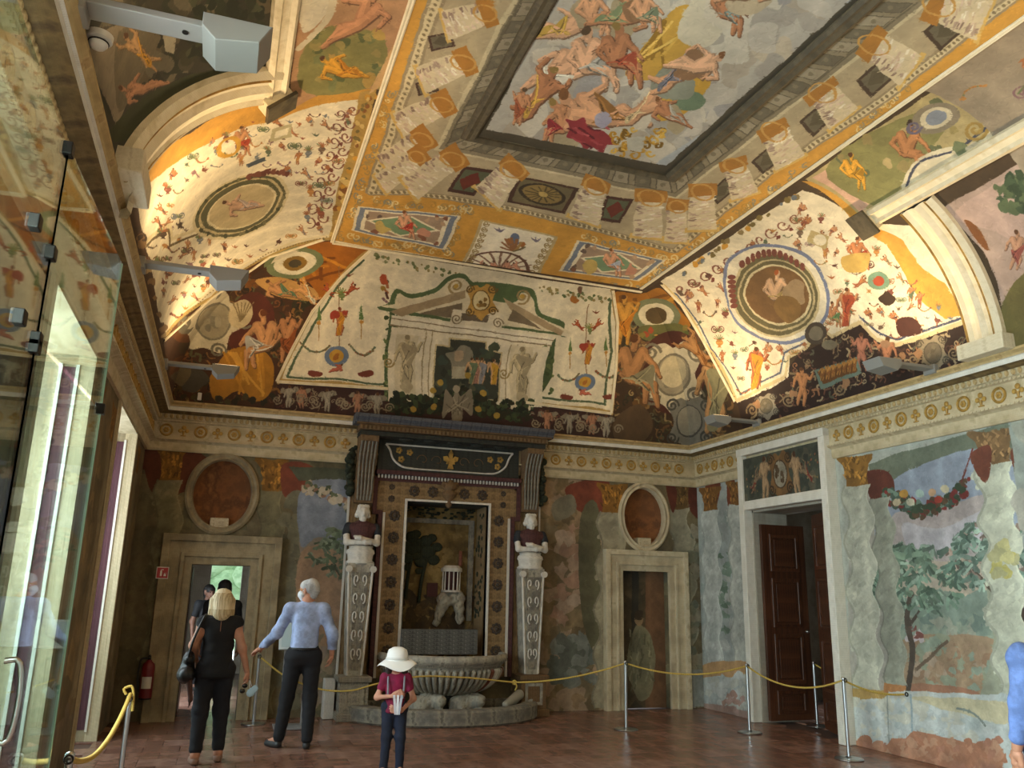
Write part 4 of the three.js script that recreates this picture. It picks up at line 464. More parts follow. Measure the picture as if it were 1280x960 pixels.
function paintRightWall() {
  const f = new Fresco(L / 2 + 1.6, 3.62, 236, '#b9bdb4'); reseed(61); f.photo((x, y) => { const p = onX(x, y, W); return [p.z, p.y]; });
  const stain = (x0, x1, y0, y1, n, cols, r = 9) => patches(f, x0, x1, y0, y1, n, 3, r, cols);
  f.fill([[860, 600], [960, 600], [960, 900], [860, 900]], '#b0b8b6'); stain(880, 950, 640, 840, 90, ['#b6c0c0', '#a6b2ae', '#c0c4c0', '#acb4b2']); f.fill([[882, 606], [900, 602], [896, 630], [884, 640]], '#7a4028', true); f.fill([[908, 604], [918, 600], [916, 632], [910, 636]], '#7a4028', true); stain(896, 912, 690, 790, 26, ['#7f9482', '#8aa090', '#738a78'], 5);
  twisted(f, 888, 638, 892, 836, 10, '#d0d6d2', 4, 0.26, '#a07038'); twisted(f, 921, 630, 926, 830, 10, '#d0d4cc', 4, 0.26, '#a07038'); f.fill([[880, 830], [946, 826], [948, 846], [882, 848]], '#c9a274', true); f.fill([[880, 846], [950, 846], [952, 890], [880, 876]], '#c8cecb'); stain(882, 946, 846, 884, 40, ['#d4dad8', '#b8c2c2', '#ccd0c8']); f.fill([[880, 878], [960, 892], [960, 910], [880, 890]], '#b49a90'); stain(900, 930, 866, 890, 14, ['#c4a49a', '#b8968a'], 5);
  // landscape right of the door
  f.fill([[1060, 590], [1400, 540], [1400, 960], [1060, 960]], '#b8b4aa'); f.fill([[1084, 580], [1400, 480], [1400, 580], [1240, 590], [1090, 606]], '#77806f'); f.fill([[1110, 606], [1250, 560], [1260, 690], [1110, 700]], '#a2adbf', true); f.fill([[1115, 648], [1160, 640], [1250, 620], [1255, 740], [1115, 740]], '#c6bab8', true); f.fill([[1130, 655], [1180, 660], [1240, 630], [1250, 660], [1180, 690], [1140, 690]], '#d0cbd2', true); f.fill([[1118, 710], [1250, 705], [1250, 770], [1118, 770]], '#cfc0ae', true);
  f.fill([[1110, 770], [1130, 748], [1150, 760], [1180, 738], [1200, 745], [1225, 735], [1255, 750], [1258, 800], [1110, 800]], '#93a497', true); stain(1115, 1252, 770, 815, 70, ['#8d9f92', '#a0ad9c', '#84968c', '#b0b4a4']); f.fill([[1130, 800], [1250, 800], [1256, 872], [1132, 865]], '#b49a7e', true); stain(1140, 1250, 800, 868, 90, ['#bda084', '#a4ab94', '#c4ae98', '#ac8c72', '#a2b09e']); f.fill([[1135, 855], [1215, 860], [1215, 876], [1140, 868]], '#b3836a', true); f.line([[1146, 838], [1182, 800]], '#7d6a58', 4); stain(1136, 1150, 786, 800, 8, ['#ddd0d4', '#8d5a52'], 5);
  f.fill([[1250, 560], [1260, 880], [1222, 880], [1240, 800], [1232, 700]], '#a8ac98', true);
  treePaint(f, 1136, 862, 190, ['#7a907c', '#667e6c', '#94a898', '#809a88'], '#5d5248', 120); treePaint(f, 1246, 830, 190, ['#7c9486', '#6a8476', '#98aea0', '#a08c80'], '#62574c', 120);
  f.fill([[1080, 590], [1112, 590], [1118, 618], [1092, 628]], '#6a3a2e', true); for (let i = 0; i < 170; i++) { const t = rnd(); f.blob(lerp(1104, 1205, t) + rr(-5, 5), 612 + 34 * Math.sin(t * 2.8) - t * 18 + rr(-9, 9), rr(2.5, 5), pick(['#55665a', '#44543f', '#8a3c38', '#7c9484', '#66503c']), 0.3, 6); } for (const [x, y, c] of [[1122, 628, '#d8c8a8'], [1138, 628, '#dcd6bc'], [1149, 617, '#b8d0c8'], [1164, 615, '#d8b08c'], [1180, 610, '#d8ccac'], [1130, 618, '#c89a4c'], [1172, 624, '#b84a3c']]) f.oval(x, y, 5, 5, 0, c); f.line([[1200, 600], [1214, 560]], '#7a4038', 2);
  twisted(f, 1100, 622, 1122, 858, 13, '#a9ac9c', 4.5, 0.3, null); twisted(f, 1070, 606, 1085, 866, 16, '#cccdbc', 4.5, 0.28, '#b0803c'); twisted(f, 1242, 578, 1268, 866, 22, '#d0d3c0', 5, 0.28, '#9a7a54'); for (let i = 0; i < 16; i++) f.blob(rr(1240, 1268), rr(680, 716), rr(5, 9), pick(['#d2cc94', '#c8c078', '#bcb88c']), 0.4); f.fill([[1212, 566], [1236, 556], [1232, 600], [1218, 590]], '#7a4838', true); f.fill([[1262, 560], [1300, 540], [1300, 600], [1270, 590]], '#7a4838', true);
  // dado: pale panels and terracotta base
  f.fill([[1060, 858], [1110, 862], [1112, 874], [1062, 876]], '#c2a264'); f.fill([[1104, 852], [1134, 858], [1134, 868], [1104, 864]], '#c48c5c');
  f.fill([[1060, 874], [1108, 872], [1110, 864], [1400, 868], [1400, 990], [1060, 960]], '#d3dad9'); stain(1064, 1250, 872, 930, 150, ['#dbe1e0', '#c6d0d0', '#d8d8cc', '#ccd4d4']); f.fill([[1142, 872], [1256, 876], [1254, 904], [1180, 886]], '#d8cfae', true); f.line([[1196, 886], [1216, 892], [1230, 908]], '#8f9a94', 3, true); f.line([[1108, 868], [1112, 946]], '#a8b0ac', 2).line([[1140, 870], [1141, 914]], '#a9bcc4', 3);
  f.fill([[1060, 924], [1108, 930], [1114, 922], [1132, 923], [1142, 914], [1252, 936], [1252, 990], [1060, 940]], '#c48d70'); stain(1080, 1250, 926, 970, 120, ['#cb977a', '#bb8468', '#d0a184', '#c08a72']);
  f.metres(); f.fill([[5.86, 0], [8.5, 0], [8.5, 0.9], [5.86, 0.9]], '#c9cfc9'); f.fill([[5.9, 0.9], [8.5, 0.9], [8.5, 3.6], [5.9, 3.6]], '#a4aca4'); patches(f, 6, 8.4, 0.9, 3.5, 90, 0.05, 0.2, ['#9aa69c', '#b0b2a4', '#8c9a90', '#b8b6aa']);
  return f.finish(0.16, 0.14, 13);
}
function paintLeftWall() {
  const f = new Fresco(5, 3.62, 150, '#8f7d5c'); reseed(71); patches(f, 0, 5, 0, 3.6, 260, 0.06, 0.22, ['#8a7858', '#9a8662', '#7d6e50', '#a28a60', '#86785c']);
  for (const x of [0.7, 1.6, 3.4, 4.3]) twisted(f, x, 3.0, x, 0.7, 0.14, '#a39473'); f.fill([[0, 0], [5, 0], [5, 0.55], [0, 0.55]], '#94856a'); patches(f, 0, 5, 0, 0.55, 50, 0.04, 0.14, ['#8f8068', '#a08f72', '#857a62']);
  return f.finish(0.2, 0.16, 15);
}
function paintBlindDoor() {   // painted figure inside the blind doorway
  const f = new Fresco(0.9, 2.1, 200, '#5c4e38'); reseed(81); patches(f, 0, 0.9, 0, 2.1, 60, 0.04, 0.12, ['#574a36', '#665640', '#4e4432', '#6b5a42']);
  f.fill([[0.5, 0], [0.9, 0], [0.9, 2.1], [0.55, 2.1]], '#7a5a40'); f.fill([[0.28, 1.1], [0.42, 1.1], [0.42, 2.1], [0.3, 2.1]], '#3f3b30');
  f.fill([[0.18, 0.62], [0.28, 1.05], [0.38, 1.22], [0.5, 1.2], [0.62, 1.04], [0.68, 0.68], [0.6, 0.2], [0.42, 0.1], [0.28, 0.3]], '#8a8468', true); for (let i = 0; i < 40; i++) { const x = rr(0.25, 0.62), y = rr(0.35, 1.15); f.line([[x, y], [x + rr(-0.05, 0.05), y - rr(0.05, 0.2)]], pick(['#9c967a', '#716b52', '#a39b7c', '#7d7a60']), 0.03, true); }
  f.oval(0.42, 1.3, 0.075, 0.095, 0, '#a08664'); f.blob(0.42, 1.37, 0.08, '#4a3c2a', 0.15); return f.finish(0.25, 0.18, 17);
}
function paintOverdoor() {
  const f = new Fresco(1.7, 0.56, 260, '#55594c'); reseed(91); patches(f, 0, 1.7, 0, 0.56, 70, 0.03, 0.09, ['#4d5246', '#5f6354', '#464a40', '#6a6654']);
  f.M = ([x, y]) => [x * 260, y * 260]; for (const k of [-1, 1]) { figure(f, 0.85 + k * 0.34, 0.3, 0.5, { bulk: 1.3, flip: -k, skin: '#b0906c' }); figure(f, 0.85 + k * 0.58, 0.34, 0.34, { pose: 'fly', flip: k, skin: '#8f7a60', cloth: '#8a3c30' }); for (let i = 0; i < 12; i++) f.blob(0.85 + k * rr(0.5, 0.8), rr(0.1, 0.45), 0.016, pick(['#b39a6c', '#8a7a50', '#a0664c']), 0.3, 6); }
  cartouche(f, 0.85, 0.28, 0.46, 0, '#8f6a40', '#a8a08c'); for (let i = -2; i < 3; i++) f.line([[0.85 + i * 0.035, 0.2], [0.85 + i * 0.035, 0.38]], '#6a6456', 0.008); return f.finish(0.2, 0.14, 19);
}
// ---------- materials ----------
const M = {
  travertine: stoneMat(['#85785f', '#968769', '#a69778', '#8d7f64'], 0.7), casingPale: stoneMat(['#b3a488', '#c3b596', '#cfc3a6', '#a99a7c'], 0.8), stucco: stoneMat(['#b5a582', '#c4b491', '#cfc09e', '#ab9a76'], 0.6, 0.8, 0.002),
  corniceTan: stoneMat(['#a48c5e', '#b39a68', '#c2a876', '#94794c'], 0.5, 0.75, 0.002), gilt: stoneMat(['#8a6a30', '#a8823c', '#be9848', '#7a5a26'], 0.3, 0.6, 0.002), white: stoneMat(['#d8d4c6', '#e4e0d4', '#cfcabb'], 0.8, 0.7, 0.001), whitePaint: plain('#dcdcd6', 0.55),
  ribCream: stoneMat(['#dccfae', '#e6dabd', '#cfc09c'], 0.5, 0.7, 0.001), ribBrown: stoneMat(['#6d5a38', '#8a744a', '#5c4a30'], 0.4, 0.75, 0.002), frameDark: stoneMat(['#4a4232', '#5c523e', '#3c362a'], 0.4, 0.7, 0.002),
  wood: mat({ map: noiseTex(['#3c2012', '#4c2a18', '#5c3620', '#341a0e'], 0.5, 4, 0.5), roughness: 0.42, bumpMap: bumpRep(0.3), bumpScale: 0.001 }), maroon: stoneMat(['#4a2a30', '#5a343a', '#42262c'], 0.6), ovalBrown: stoneMat(['#7a4e2c', '#8c5a32', '#6a4226', '#95653a'], 0.7),
  greyRoom: stoneMat(['#9a9384', '#a8a192', '#8e8676'], 1.2), steel: plain('#c4c8cc', 0.28, { metalness: 1 }), darkSteel: plain('#2c2a28', 0.45, { metalness: 0.7 }), rope: stoneMat(['#b89a44', '#cdb05a', '#a2842f'], 0.05, 0.8, 0.001),
};
// ---------- floor: terracotta tiles ----------
{
  const floor = struct('floor', 'polished reddish terracotta tile floor of the hall', 'floor');
  obj('floor_bed', boxAB(-6, W + 6, -0.3, -0.022, -7, L + 0.6), plain('#5a4236', 0.9), floor);
  const T = 0.36, gap = 0.004, mats = [['#7a5646', '#886352', '#926e5c'], ['#805c4c', '#8e6a5a', '#987464'], ['#735044', '#805c4e', '#8a6858'], ['#886658', '#957264', '#a07e6e']].map((s, i) => { const m = mat({ map: noiseTex(s, 0.36, 1, 1, 0.1, i * 31), roughness: 0.27, bumpMap: bumpRep(0.4), bumpScale: 0.001 }); return m; });
  const tile = (k) => { const g = extr(rectPts(-T / 2 + gap, T / 2 - gap, -T / 2 + gap, T / 2 - gap), 0.018, [], 0.0015); g.rotateX(-Math.PI / 2); return metric(g, 1, k * 0.37, k * 0.23); };
  const geos = [tile(0), tile(1), tile(2)]; reseed(5); const nx = Math.ceil(W / T), rest = [[], [], [], []]; let built = 0;
  for (let r = 0; r < 39; r++) for (let c = 0; c <= nx; c++) {
    const x = (c + (r % 2 ? 0 : 0.5)) * T, z = (r + 0.5) * T, mi = rnd() * 4 | 0, gi = rnd() * 3 | 0, dy = rr(-0.0012, 0); if (x > W + 0.1) continue;
    if (built < 298 && r > 0 && r < 13) { const m = obj('tile', geos[gi], mats[mi], floor); m.position.set(x, -0.0215 + dy, z); m.rotation.y = (rnd() * 2 | 0) * Math.PI; built++; } else rest[mi].push(geos[gi].clone().translate(x, -0.0215 + dy, z));
  }
  for (let r = -14; r < 0; r++) for (let c = -4; c < nx + 14; c++) { const x = (c + (r % 2 ? 0 : 0.5)) * T, z = (r + 0.5) * T; if (x < 4) rest[rnd() * 4 | 0].push(geos[0].clone().translate(x, -0.0215, z)); }
  for (let r = 0; r < 14; r++) for (let c = nx + 1; c < nx + 14; c++) rest[rnd() * 4 | 0].push(geos[0].clone().translate((c + 0.5) * T, -0.0215, (r + 0.5) * T));
  rest.forEach((l, i) => { const o = obj('tile_field', l, mats[i], floor); o.userData.kind = 'stuff'; });
}
// ---------- walls ----------
const DOOR_L = [0.75, 1.5, 1.95], BLIND = [7.06, 7.88, 2.05], NICHE = [3.58, 4.82, 0.5, 2.93], OVALS = [[1.04, 2.9, 0.38, 0.46], [7.47, 2.9, 0.36, 0.46]], DOOR_R = [1.53, 3.24, 2.92];
const wallTop = HC + 0.05;
{
  const t = paintEndWall().texture(1 / W, 1 / 3.62), m = mat({ map: t, roughness: 0.9, bumpMap: bumpRep(1.3), bumpScale: 0.0012 });
  const pts = [[0, 0], [DOOR_L[0], 0], [DOOR_L[0], DOOR_L[2]], [DOOR_L[1], DOOR_L[2]], [DOOR_L[1], 0], [BLIND[0], 0], [BLIND[0], BLIND[2]], [BLIND[1], BLIND[2]], [BLIND[1], 0], [W, 0], [W, wallTop], [0, wallTop]];
  const holes = [rectPts(...NICHE), ...OVALS.map(([x, y, a, b]) => ovalPts(x, y, a, b))];
  const w = struct('wall_end', 'frescoed end wall of the hall behind the fountain', 'wall'); obj('plaster', flat(extr(pts, 0.5, holes)).translate(0, 0, -0.5), m, w);
  obj('wall_head', boxAB(-0.6, W + 0.6, wallTop, YT + 0.4, -0.5, -0.05), M.greyRoom, w); obj('wall_flank', boxAB(-0.9, 0, 0, YT + 0.4, -0.5, 0), M.greyRoom, w); obj('wall_flank', boxAB(W, W + 0.9, 0, YT + 0.4, -0.5, 0), M.greyRoom, w);
  const bd = obj('painted_doorway', metric(new THREE.PlaneGeometry(0.9, 2.1)), mat({ map: paintBlindDoor().texture(1 / 0.9, 1 / 2.1), roughness: 0.9 }), w);
  { const g = extr(rectPts(0, 0.9, 0, 2.1), 0.1); bd.geometry = flat(g); bd.position.set((BLIND[0] + BLIND[1]) / 2 - 0.45, 0, -0.24); bd.userData.label = 'faded painted figure in a pale robe inside the blind doorway'; }
  for (const [x, y, a, b] of OVALS) { const g = new THREE.SphereGeometry(1, 32, 16, 0, TAU, 0, Math.PI / 2); g.rotateX(-Math.PI / 2); g.scale(a * 1.01, b * 1.01, 0.26).translate(x, y, -0.02); const q = flat(g), idx = remap(q, (X, Y, Z) => [X, Y, Z], true); const o = obj('niche_shell', metric(idx), M.ovalBrown, w); o.material.side = THREE.DoubleSide; }
  // real frames of the two oval niches and a small block inside each
  OVALS.forEach(([x, y, a, b], i) => { const path = ovalPts(x, y, a + 0.04, b + 0.04, 48).map(([X, Y]) => ({ p: V(X, Y, 0.0), n: V(0, 0, 1) })); const o = obj('oval_frame', sweep(path, [[0.06, 0], [0.06, 0.03], [0.03, 0.055], [0.0, 0.035], [-0.03, 0.05], [-0.045, 0.0], [-0.045, -0.1]], true), i ? M.casingPale : M.travertine, w); obj('plaque', boxAB(x - 0.12, x + 0.12, y - b - 0.01, y - b + 0.13, -0.16, 0.01, 0.01), M.casingPale, w); });
}
{
  const t = paintRightWall().texture(1 / (L / 2 + 1.6), 1 / 3.62, THREE.MirroredRepeatWrapping), m = mat({ map: t, roughness: 0.9, bumpMap: bumpRep(1.3), bumpScale: 0.0012 });
  const pts = [[0, 0], [DOOR_R[0], 0], [DOOR_R[0], DOOR_R[2]], [DOOR_R[1], DOOR_R[2]], [DOOR_R[1], 0], [L, 0], [L, wallTop], [0, wallTop]];
  const w = struct('wall_right', 'right wall painted with twisted columns and a pale landscape', 'wall'); obj('plaster', remap(extr(pts, 0.55), (x, y, z) => [W + z, y, x], true), m, w);
  obj('wall_head', boxAB(W + 0.05, W + 0.55, wallTop, YT + 0.4, -0.5, L + 0.5), M.greyRoom, w);
}
{
  const t = paintLeftWall().texture(1 / 5, 1 / 3.62, THREE.MirroredRepeatWrapping), m = mat({ map: t, roughness: 0.9, bumpMap: bumpRep(1.3), bumpScale: 0.0012 });
  let pts = [[0, 0]]; for (const [a, b, h] of WINDOWS) pts.push([a, 0], [a, h], [b, h], [b, 0]); pts.push([L, 0], [L, wallTop], [0, wallTop]);
  const w = struct('wall_left', 'shaded left wall with tall window embrasures', 'wall'); obj('plaster', remap(extr(pts, 0.9), (x, y, z) => [-z, y, x], false), m, w); obj('wall_head', boxAB(-0.9, -0.05, wallTop, YT + 0.4, -0.5, L + 0.5), M.greyRoom, w);
  WINDOWS.forEach(([a, b, h], i) => {
    const q = struct('window_' + (i + 1), ['tall window whose far reveal shows a maroon painted panel', 'tall window beside the glass screen', 'tall window beside the viewer in the left wall', 'tall window behind the viewer in the left wall'][i], 'window');
    for (const [z, s] of [[a, 1], [b, -1]]) { obj('jamb_strip', boxAB(-0.1, 0.025, 0, h + 0.02, Math.min(z - 0.06 * s, z + 0.034 * s), Math.max(z - 0.06 * s, z + 0.034 * s)), M.stucco, q); obj('reveal_lining', boxAB(-0.86, -0.1, 0, h + 0.02, Math.min(z - 0.06 * s, z + 0.03 * s), Math.max(z - 0.06 * s, z + 0.03 * s)), M.travertine, q); obj('maroon_panel', boxAB(-0.2, -0.1, 0.12, h - 0.12, Math.min(z, z + 0.036 * s), Math.max(z, z + 0.036 * s)), M.maroon, q); for (const x of [-0.215, -0.095]) obj('panel_bead', boxAB(x - 0.012, x + 0.012, 0.1, h - 0.1, Math.min(z, z + 0.05 * s), Math.max(z, z + 0.05 * s)), M.white, q); if (s > 0) obj('jamb_casing', boxAB(-0.04, 0.02, 0, h + 0.1, Math.min(z, z - 0.12 * s), Math.max(z, z - 0.12 * s), 0.01), M.stucco, q); }
    obj('head_lining', boxAB(-0.86, 0.02, h - 0.02, h + 0.05, a, b), M.stucco, q);
    const fr = []; for (const z of [a + 0.05, (a + b) / 2, b - 0.05]) fr.push(boxAB(-0.8, -0.73, 0, h, z - 0.035, z + 0.035)); for (const y of [0.04, 1.2, 2.3, h - 0.05]) fr.push(boxAB(-0.795, -0.735, y - 0.03, y + 0.03, a, b)); obj('window_frame', fr, M.whitePaint, q);
    for (const [z0, z1] of [[a + 0.08, (a + b) / 2 - 0.03], [(a + b) / 2 + 0.03, b - 0.08]]) for (const [y0, y1] of [[0.07, 1.17], [1.23, 2.27], [2.33, h - 0.08]]) obj('pane', boxAB(-0.767, -0.763, y0, y1, z0, z1), GLASSPANE, q);
  });
}
{ const w = struct('wall_back', 'plain end wall behind the viewer', 'wall'); obj('plaster', boxAB(-0.9, W + 0.9, 0, YT + 0.4, L, L + 0.5), M.greyRoom, w); }
// ---------- vault ----------
const ceil = struct('ceiling', 'flat frescoed field of the vault with a large framed picture', 'ceiling'), vault = struct('vault', 'frescoed curved coves of the vault with white grotesque fields', 'vault');
{
  const fm = (f, w, h, wrap) => { const t = f.texture(1, 1, wrap); return mat({ map: t, roughness: 0.85, bumpMap: bumpRep(0.5), bumpScale: 0.0015 }); };
  const texEnd = paintEnd(), texL = paintLeft(), texR = paintRight(), texC = paintCeiling();
  function cove(side, mtl, flip) {
    const nt = 28, nu = 40, len = side === 'end' || side === 'back' ? W : L, pos = [], uv = [], nor = [], idx = [];
    for (let i = 0; i <= nt; i++) { const t = i / nt * Math.PI / 2, [d] = coveAt(t), s = arcOfT(t); let nd = Math.cos(t) / AX, ny = -Math.sin(t) / BY; const l = Math.hypot(nd, ny); nd /= l; ny /= l;
      for (let j = 0; j <= nu; j++) { const u = lerp(d, len - d, j / nu), p = covePoint(side, u, s); pos.push(p.x, p.y, p.z); uv.push(side === 'end' || side === 'back' ? u / W : u / (L / 2 + 1.6), s / ARC); nor.push(...(side === 'end' ? [0, ny, nd] : side === 'back' ? [0, ny, -nd] : side === 'left' ? [nd, ny, 0] : [-nd, ny, 0])); } }
    for (let i = 0; i < nt; i++) for (let j = 0; j < nu; j++) { const a = i * (nu + 1) + j, b = a + 1, c = a + nu + 1, e = c + 1; idx.push(...(flip ? [a, c, b, b, c, e] : [a, b, c, b, e, c])); }
    const g = new THREE.BufferGeometry(); g.setAttribute('position', new THREE.Float32BufferAttribute(pos, 3)); g.setAttribute('normal', new THREE.Float32BufferAttribute(nor, 3)); g.setAttribute('uv', new THREE.Float32BufferAttribute(uv, 2)); g.setIndex(idx); mtl.side = THREE.DoubleSide; return obj('cove', g, mtl, vault);
  }
  const mE = fm(texEnd), mL = fm(texL, 0, 0, THREE.MirroredRepeatWrapping), mR = fm(texR, 0, 0, THREE.MirroredRepeatWrapping);
  cove('end', mE, false); cove('back', mE, true); cove('left', mL, true); cove('right', mR, false);
  const g = new THREE.PlaneGeometry(W - 2 * DT, L - 2 * DT); g.rotateX(Math.PI / 2); g.translate(W / 2, YT, L / 2); const p = g.attributes.position, uv = g.attributes.uv; for (let i = 0; i < 4; i++) uv.setXY(i, (p.getX(i) - DT) / (W - 2 * DT), 1 - (p.getZ(i) - DT) / (L - 2 * DT));
  obj('flat_field', g, fm(texC), ceil); obj('roof_slab', boxAB(-0.9, W + 0.9, YT + 0.02, YT + 0.4, -0.5, L + 0.5), M.greyRoom, ceil);
  // real raised mouldings along lines of the vault
  const onCove = (side, pts) => densify(pts, 14).map(([x, y]) => { const [u, s] = hitCove(side, x, y); const p = covePoint(side, u, clamp(s, 0, ARC)), q = covePoint(side, u, clamp(s, 0, ARC), 0.1); return { p, n: q.sub(p).normalize() }; });
  const onCeil = (pts) => pts.map(([x, y]) => ({ p: onY(x, y, YT), n: V(0, -1, 0) }));
  const bead = (w, h) => [[w, -0.005], [w, h * 0.6], [w * 0.5, h], [0, h * 0.7], [-w * 0.5, h], [-w, h * 0.6], [-w, -0.005]];
  const mould = (path, w, h, m, closed) => obj('moulding', sweep(path, bead(w, h), closed), m, path[0].n.y < -0.999 ? ceil : vault);
  mould(onCove('end', [[464, 312], [429, 344], [391, 389], [365, 437], [346, 477]]), 0.022, 0.018, M.ribCream); mould(onCove('end', [[346, 477], [485, 486]]), 0.022, 0.018, M.ribCream); mould(onCove('end', [[657, 503], [764, 517]]), 0.022, 0.018, M.ribCream); mould(onCove('end', [[764, 517], [770, 460], [772, 404], [766, 362]]), 0.022, 0.018, M.ribCream);
  mould(onCove('left', [[204, 426], [262, 374], [337, 321], [405, 299]]), 0.022, 0.018, M.ribCream); mould(onCove('right', [[827, 355], [852, 381], [879, 426], [919, 502]]), 0.022, 0.018, M.ribCream);
  // cross ribs of the side bays: follow the cove at one z, then a rib along the hall
  const rib = (side, z, prof, m) => { const path = []; for (let i = 0; i <= 24; i++) { const s = lerp(0, ARC * 0.62, i / 24), p = covePoint(side, z, s), q = covePoint(side, z, s, 0.1); path.push({ p, n: q.sub(p).normalize() }); } obj('cross_rib', sweep(path, prof), m, vault); };
  const along = (side, s, z0, z1, prof, m) => { const path = [z0, z1].map((z) => { const p = covePoint(side, z, s), q = covePoint(side, z, s, 0.1); return { p, n: q.sub(p).normalize() }; }); obj('long_rib', sweep(path, prof), m, vault); };
  const longProf = [[0.1, 0], [0.1, 0.05], [0.06, 0.08], [0.03, 0.05], [-0.03, 0.05], [-0.06, 0.08], [-0.1, 0.05], [-0.1, 0]]; const ribProf = [[0.2, 0], [0.2, 0.05], [0.15, 0.09], [0.11, 0.05], [0.05, 0.055], [0, 0.09], [-0.06, 0.06], [-0.12, 0.05], [-0.16, 0.075], [-0.2, 0.05], [-0.2, 0]];
  rib('right', 6.05, ribProf, M.ribCream); rib('right', L - 4.2, ribProf, M.ribCream); along('right', ARC * 0.66, 5.5, L - 4, longProf, M.ribCream); along('left', ARC * 0.672, 5.5, L - 4, longProf, M.ribCream);
  for (const o of [-0.19, 0.12]) { const path = []; for (let i = 0; i <= 24; i++) { const s = lerp(0, ARC * 0.62, i / 24), p = covePoint('right', 6.05 + o, s, 0.055), q = covePoint('right', 6.05 + o, s, 0.1); path.push({ p, n: q.sub(p).normalize() }); } obj('gilt_bead', sweep(path, bead(0.014, 0.02)), M.gilt, vault); }
  const lean = densify([[6.74, 0], [6.6, 0.22], [6.4, 0.55], [6.18, 0.95], [5.95, 1.4], [5.72, 1.86]], 0.08).map(([u, s]) => { const p = covePoint('left', u, s), q = covePoint('left', u, s, 0.1); return { p, n: q.sub(p).normalize() }; });
  obj('cross_rib', sweep(lean.slice().reverse(), ribProf.map(([a, b]) => [a * 1.1, b])), M.ribCream, vault); for (const o of [-0.2, 0.13]) obj('gilt_bead', sweep(lean.map(({ p, n }) => ({ p: p.clone().add(V(0, 0, o)).addScaledVector(n, 0.05), n })).reverse(), bead(0.014, 0.02)), M.gilt, vault);
  for (const [x, z] of [[0.33, 6.74], [W - 0.33, 6.05]]) obj('rib_base', bx(0.2, 0.16, 0.54, x, 4.14, z, 0.01), M.ribCream, vault);
  for (const [side, z, s] of [['left', 5.5, ARC * 0.672], ['right', 5.46, ARC * 0.66]]) { const p = covePoint(side, z, s, 0.05), t = tOfArc(s), g = bx(0.26, 0.14, 0.2, 0, 0, 0, 0.01).rotateZ((side === 'left' ? 1 : -1) * 0.75); const o = obj('corbel', metric(g), M.ribCream, vault); o.position.copy(p); const e = obj('corbel_edge', metric(bx(0.3, 0.03, 0.24, 0, side === 'left' ? -0.07 : -0.07, 0).rotateZ((side === 'left' ? 1 : -1) * 0.75)), M.frameDark, o); }
  mould(onCeil([[415.5, 303], [802, 364.5]]), 0.025, 0.02, M.ribCream);
  for (const x of [DT + 0.015, W - DT - 0.015]) mould([{ p: V(x, YT, DT), n: V(0, -1, 0) }, { p: V(x, YT, L - DT), n: V(0, -1, 0) }], 0.025, 0.02, M.ribCream);
  const A = onY(587, 170, YT), B = onY(838, 221, YT), C = onY(683, 0, YT), D = onY(1085, 0, YT), ext = (a, b) => a.clone().lerp(b, (11 - a.z) / (b.z - a.z));
  const pr = [A, ext(A, C), ext(B, D), B].map((p) => ({ p: V(p.x, YT, p.z), n: V(0, -1, 0) }));
  const fr = sweep(pr, [[-0.06, 0], [-0.06, 0.03], [-0.03, 0.05], [0.0, 0.035], [0.03, 0.045], [0.05, 0.02], [0.05, 0]].reverse(), true); const o = obj('picture_frame', fr, M.frameDark, ceil); o.userData.label = 'dark moulded frame around the ceiling picture';
}
// ---------- cornice and frieze ----------
const PROF = [[0, 3.43], [0.035, 3.43], [0.05, 3.46], [0.05, 3.545], [0.075, 3.56], [0.11, 3.575], [0.11, 3.592], [0.07, 3.6], [0.07, 3.815], [0.1, 3.825], [0.1, 3.85], [0.12, 3.86], [0.12, 3.925], [0.165, 3.935], [0.19, 3.945], [0.245, 3.95], [0.245, 4.0], [0.262, 4.005], [0.27, 4.025], [0.296, 4.05], [0.296, 4.075], [0.2, 4.08]];
const bands = [[0, 6, 'stucco'], [6, 12, 'stucco'], [12, 15, 'ribBrown'], [15, 17, 'white'], [17, 21, 'corniceTan']];
const ringGeo = (() => { const a = []; const to = new THREE.TorusGeometry(0.072, 0.015, 6, 20); a.push(to); for (let i = 0; i < 6; i++) a.push(ball(0.017, Math.cos(i / 6 * TAU) * 0.022, Math.sin(i / 6 * TAU) * 0.022, 0.002, 1, 1, 0.5, 8)); return metric(merge(a)); })();
const quatGeo = metric(merge([ball(0.024, 0, 0.036, 0, 1, 1, 0.5, 8), ball(0.022, -0.032, 0.0, 0, 1, 1, 0.5, 8), ball(0.022, 0.032, 0.0, 0, 1, 1, 0.5, 8), cyl(0.006, 0.016, 0.05, 0, -0.055, 0.002, 6), bx(0.05, 0.01, 0.012, 0, -0.055, 0)])).scale(1.3, 1.25, 1.2);
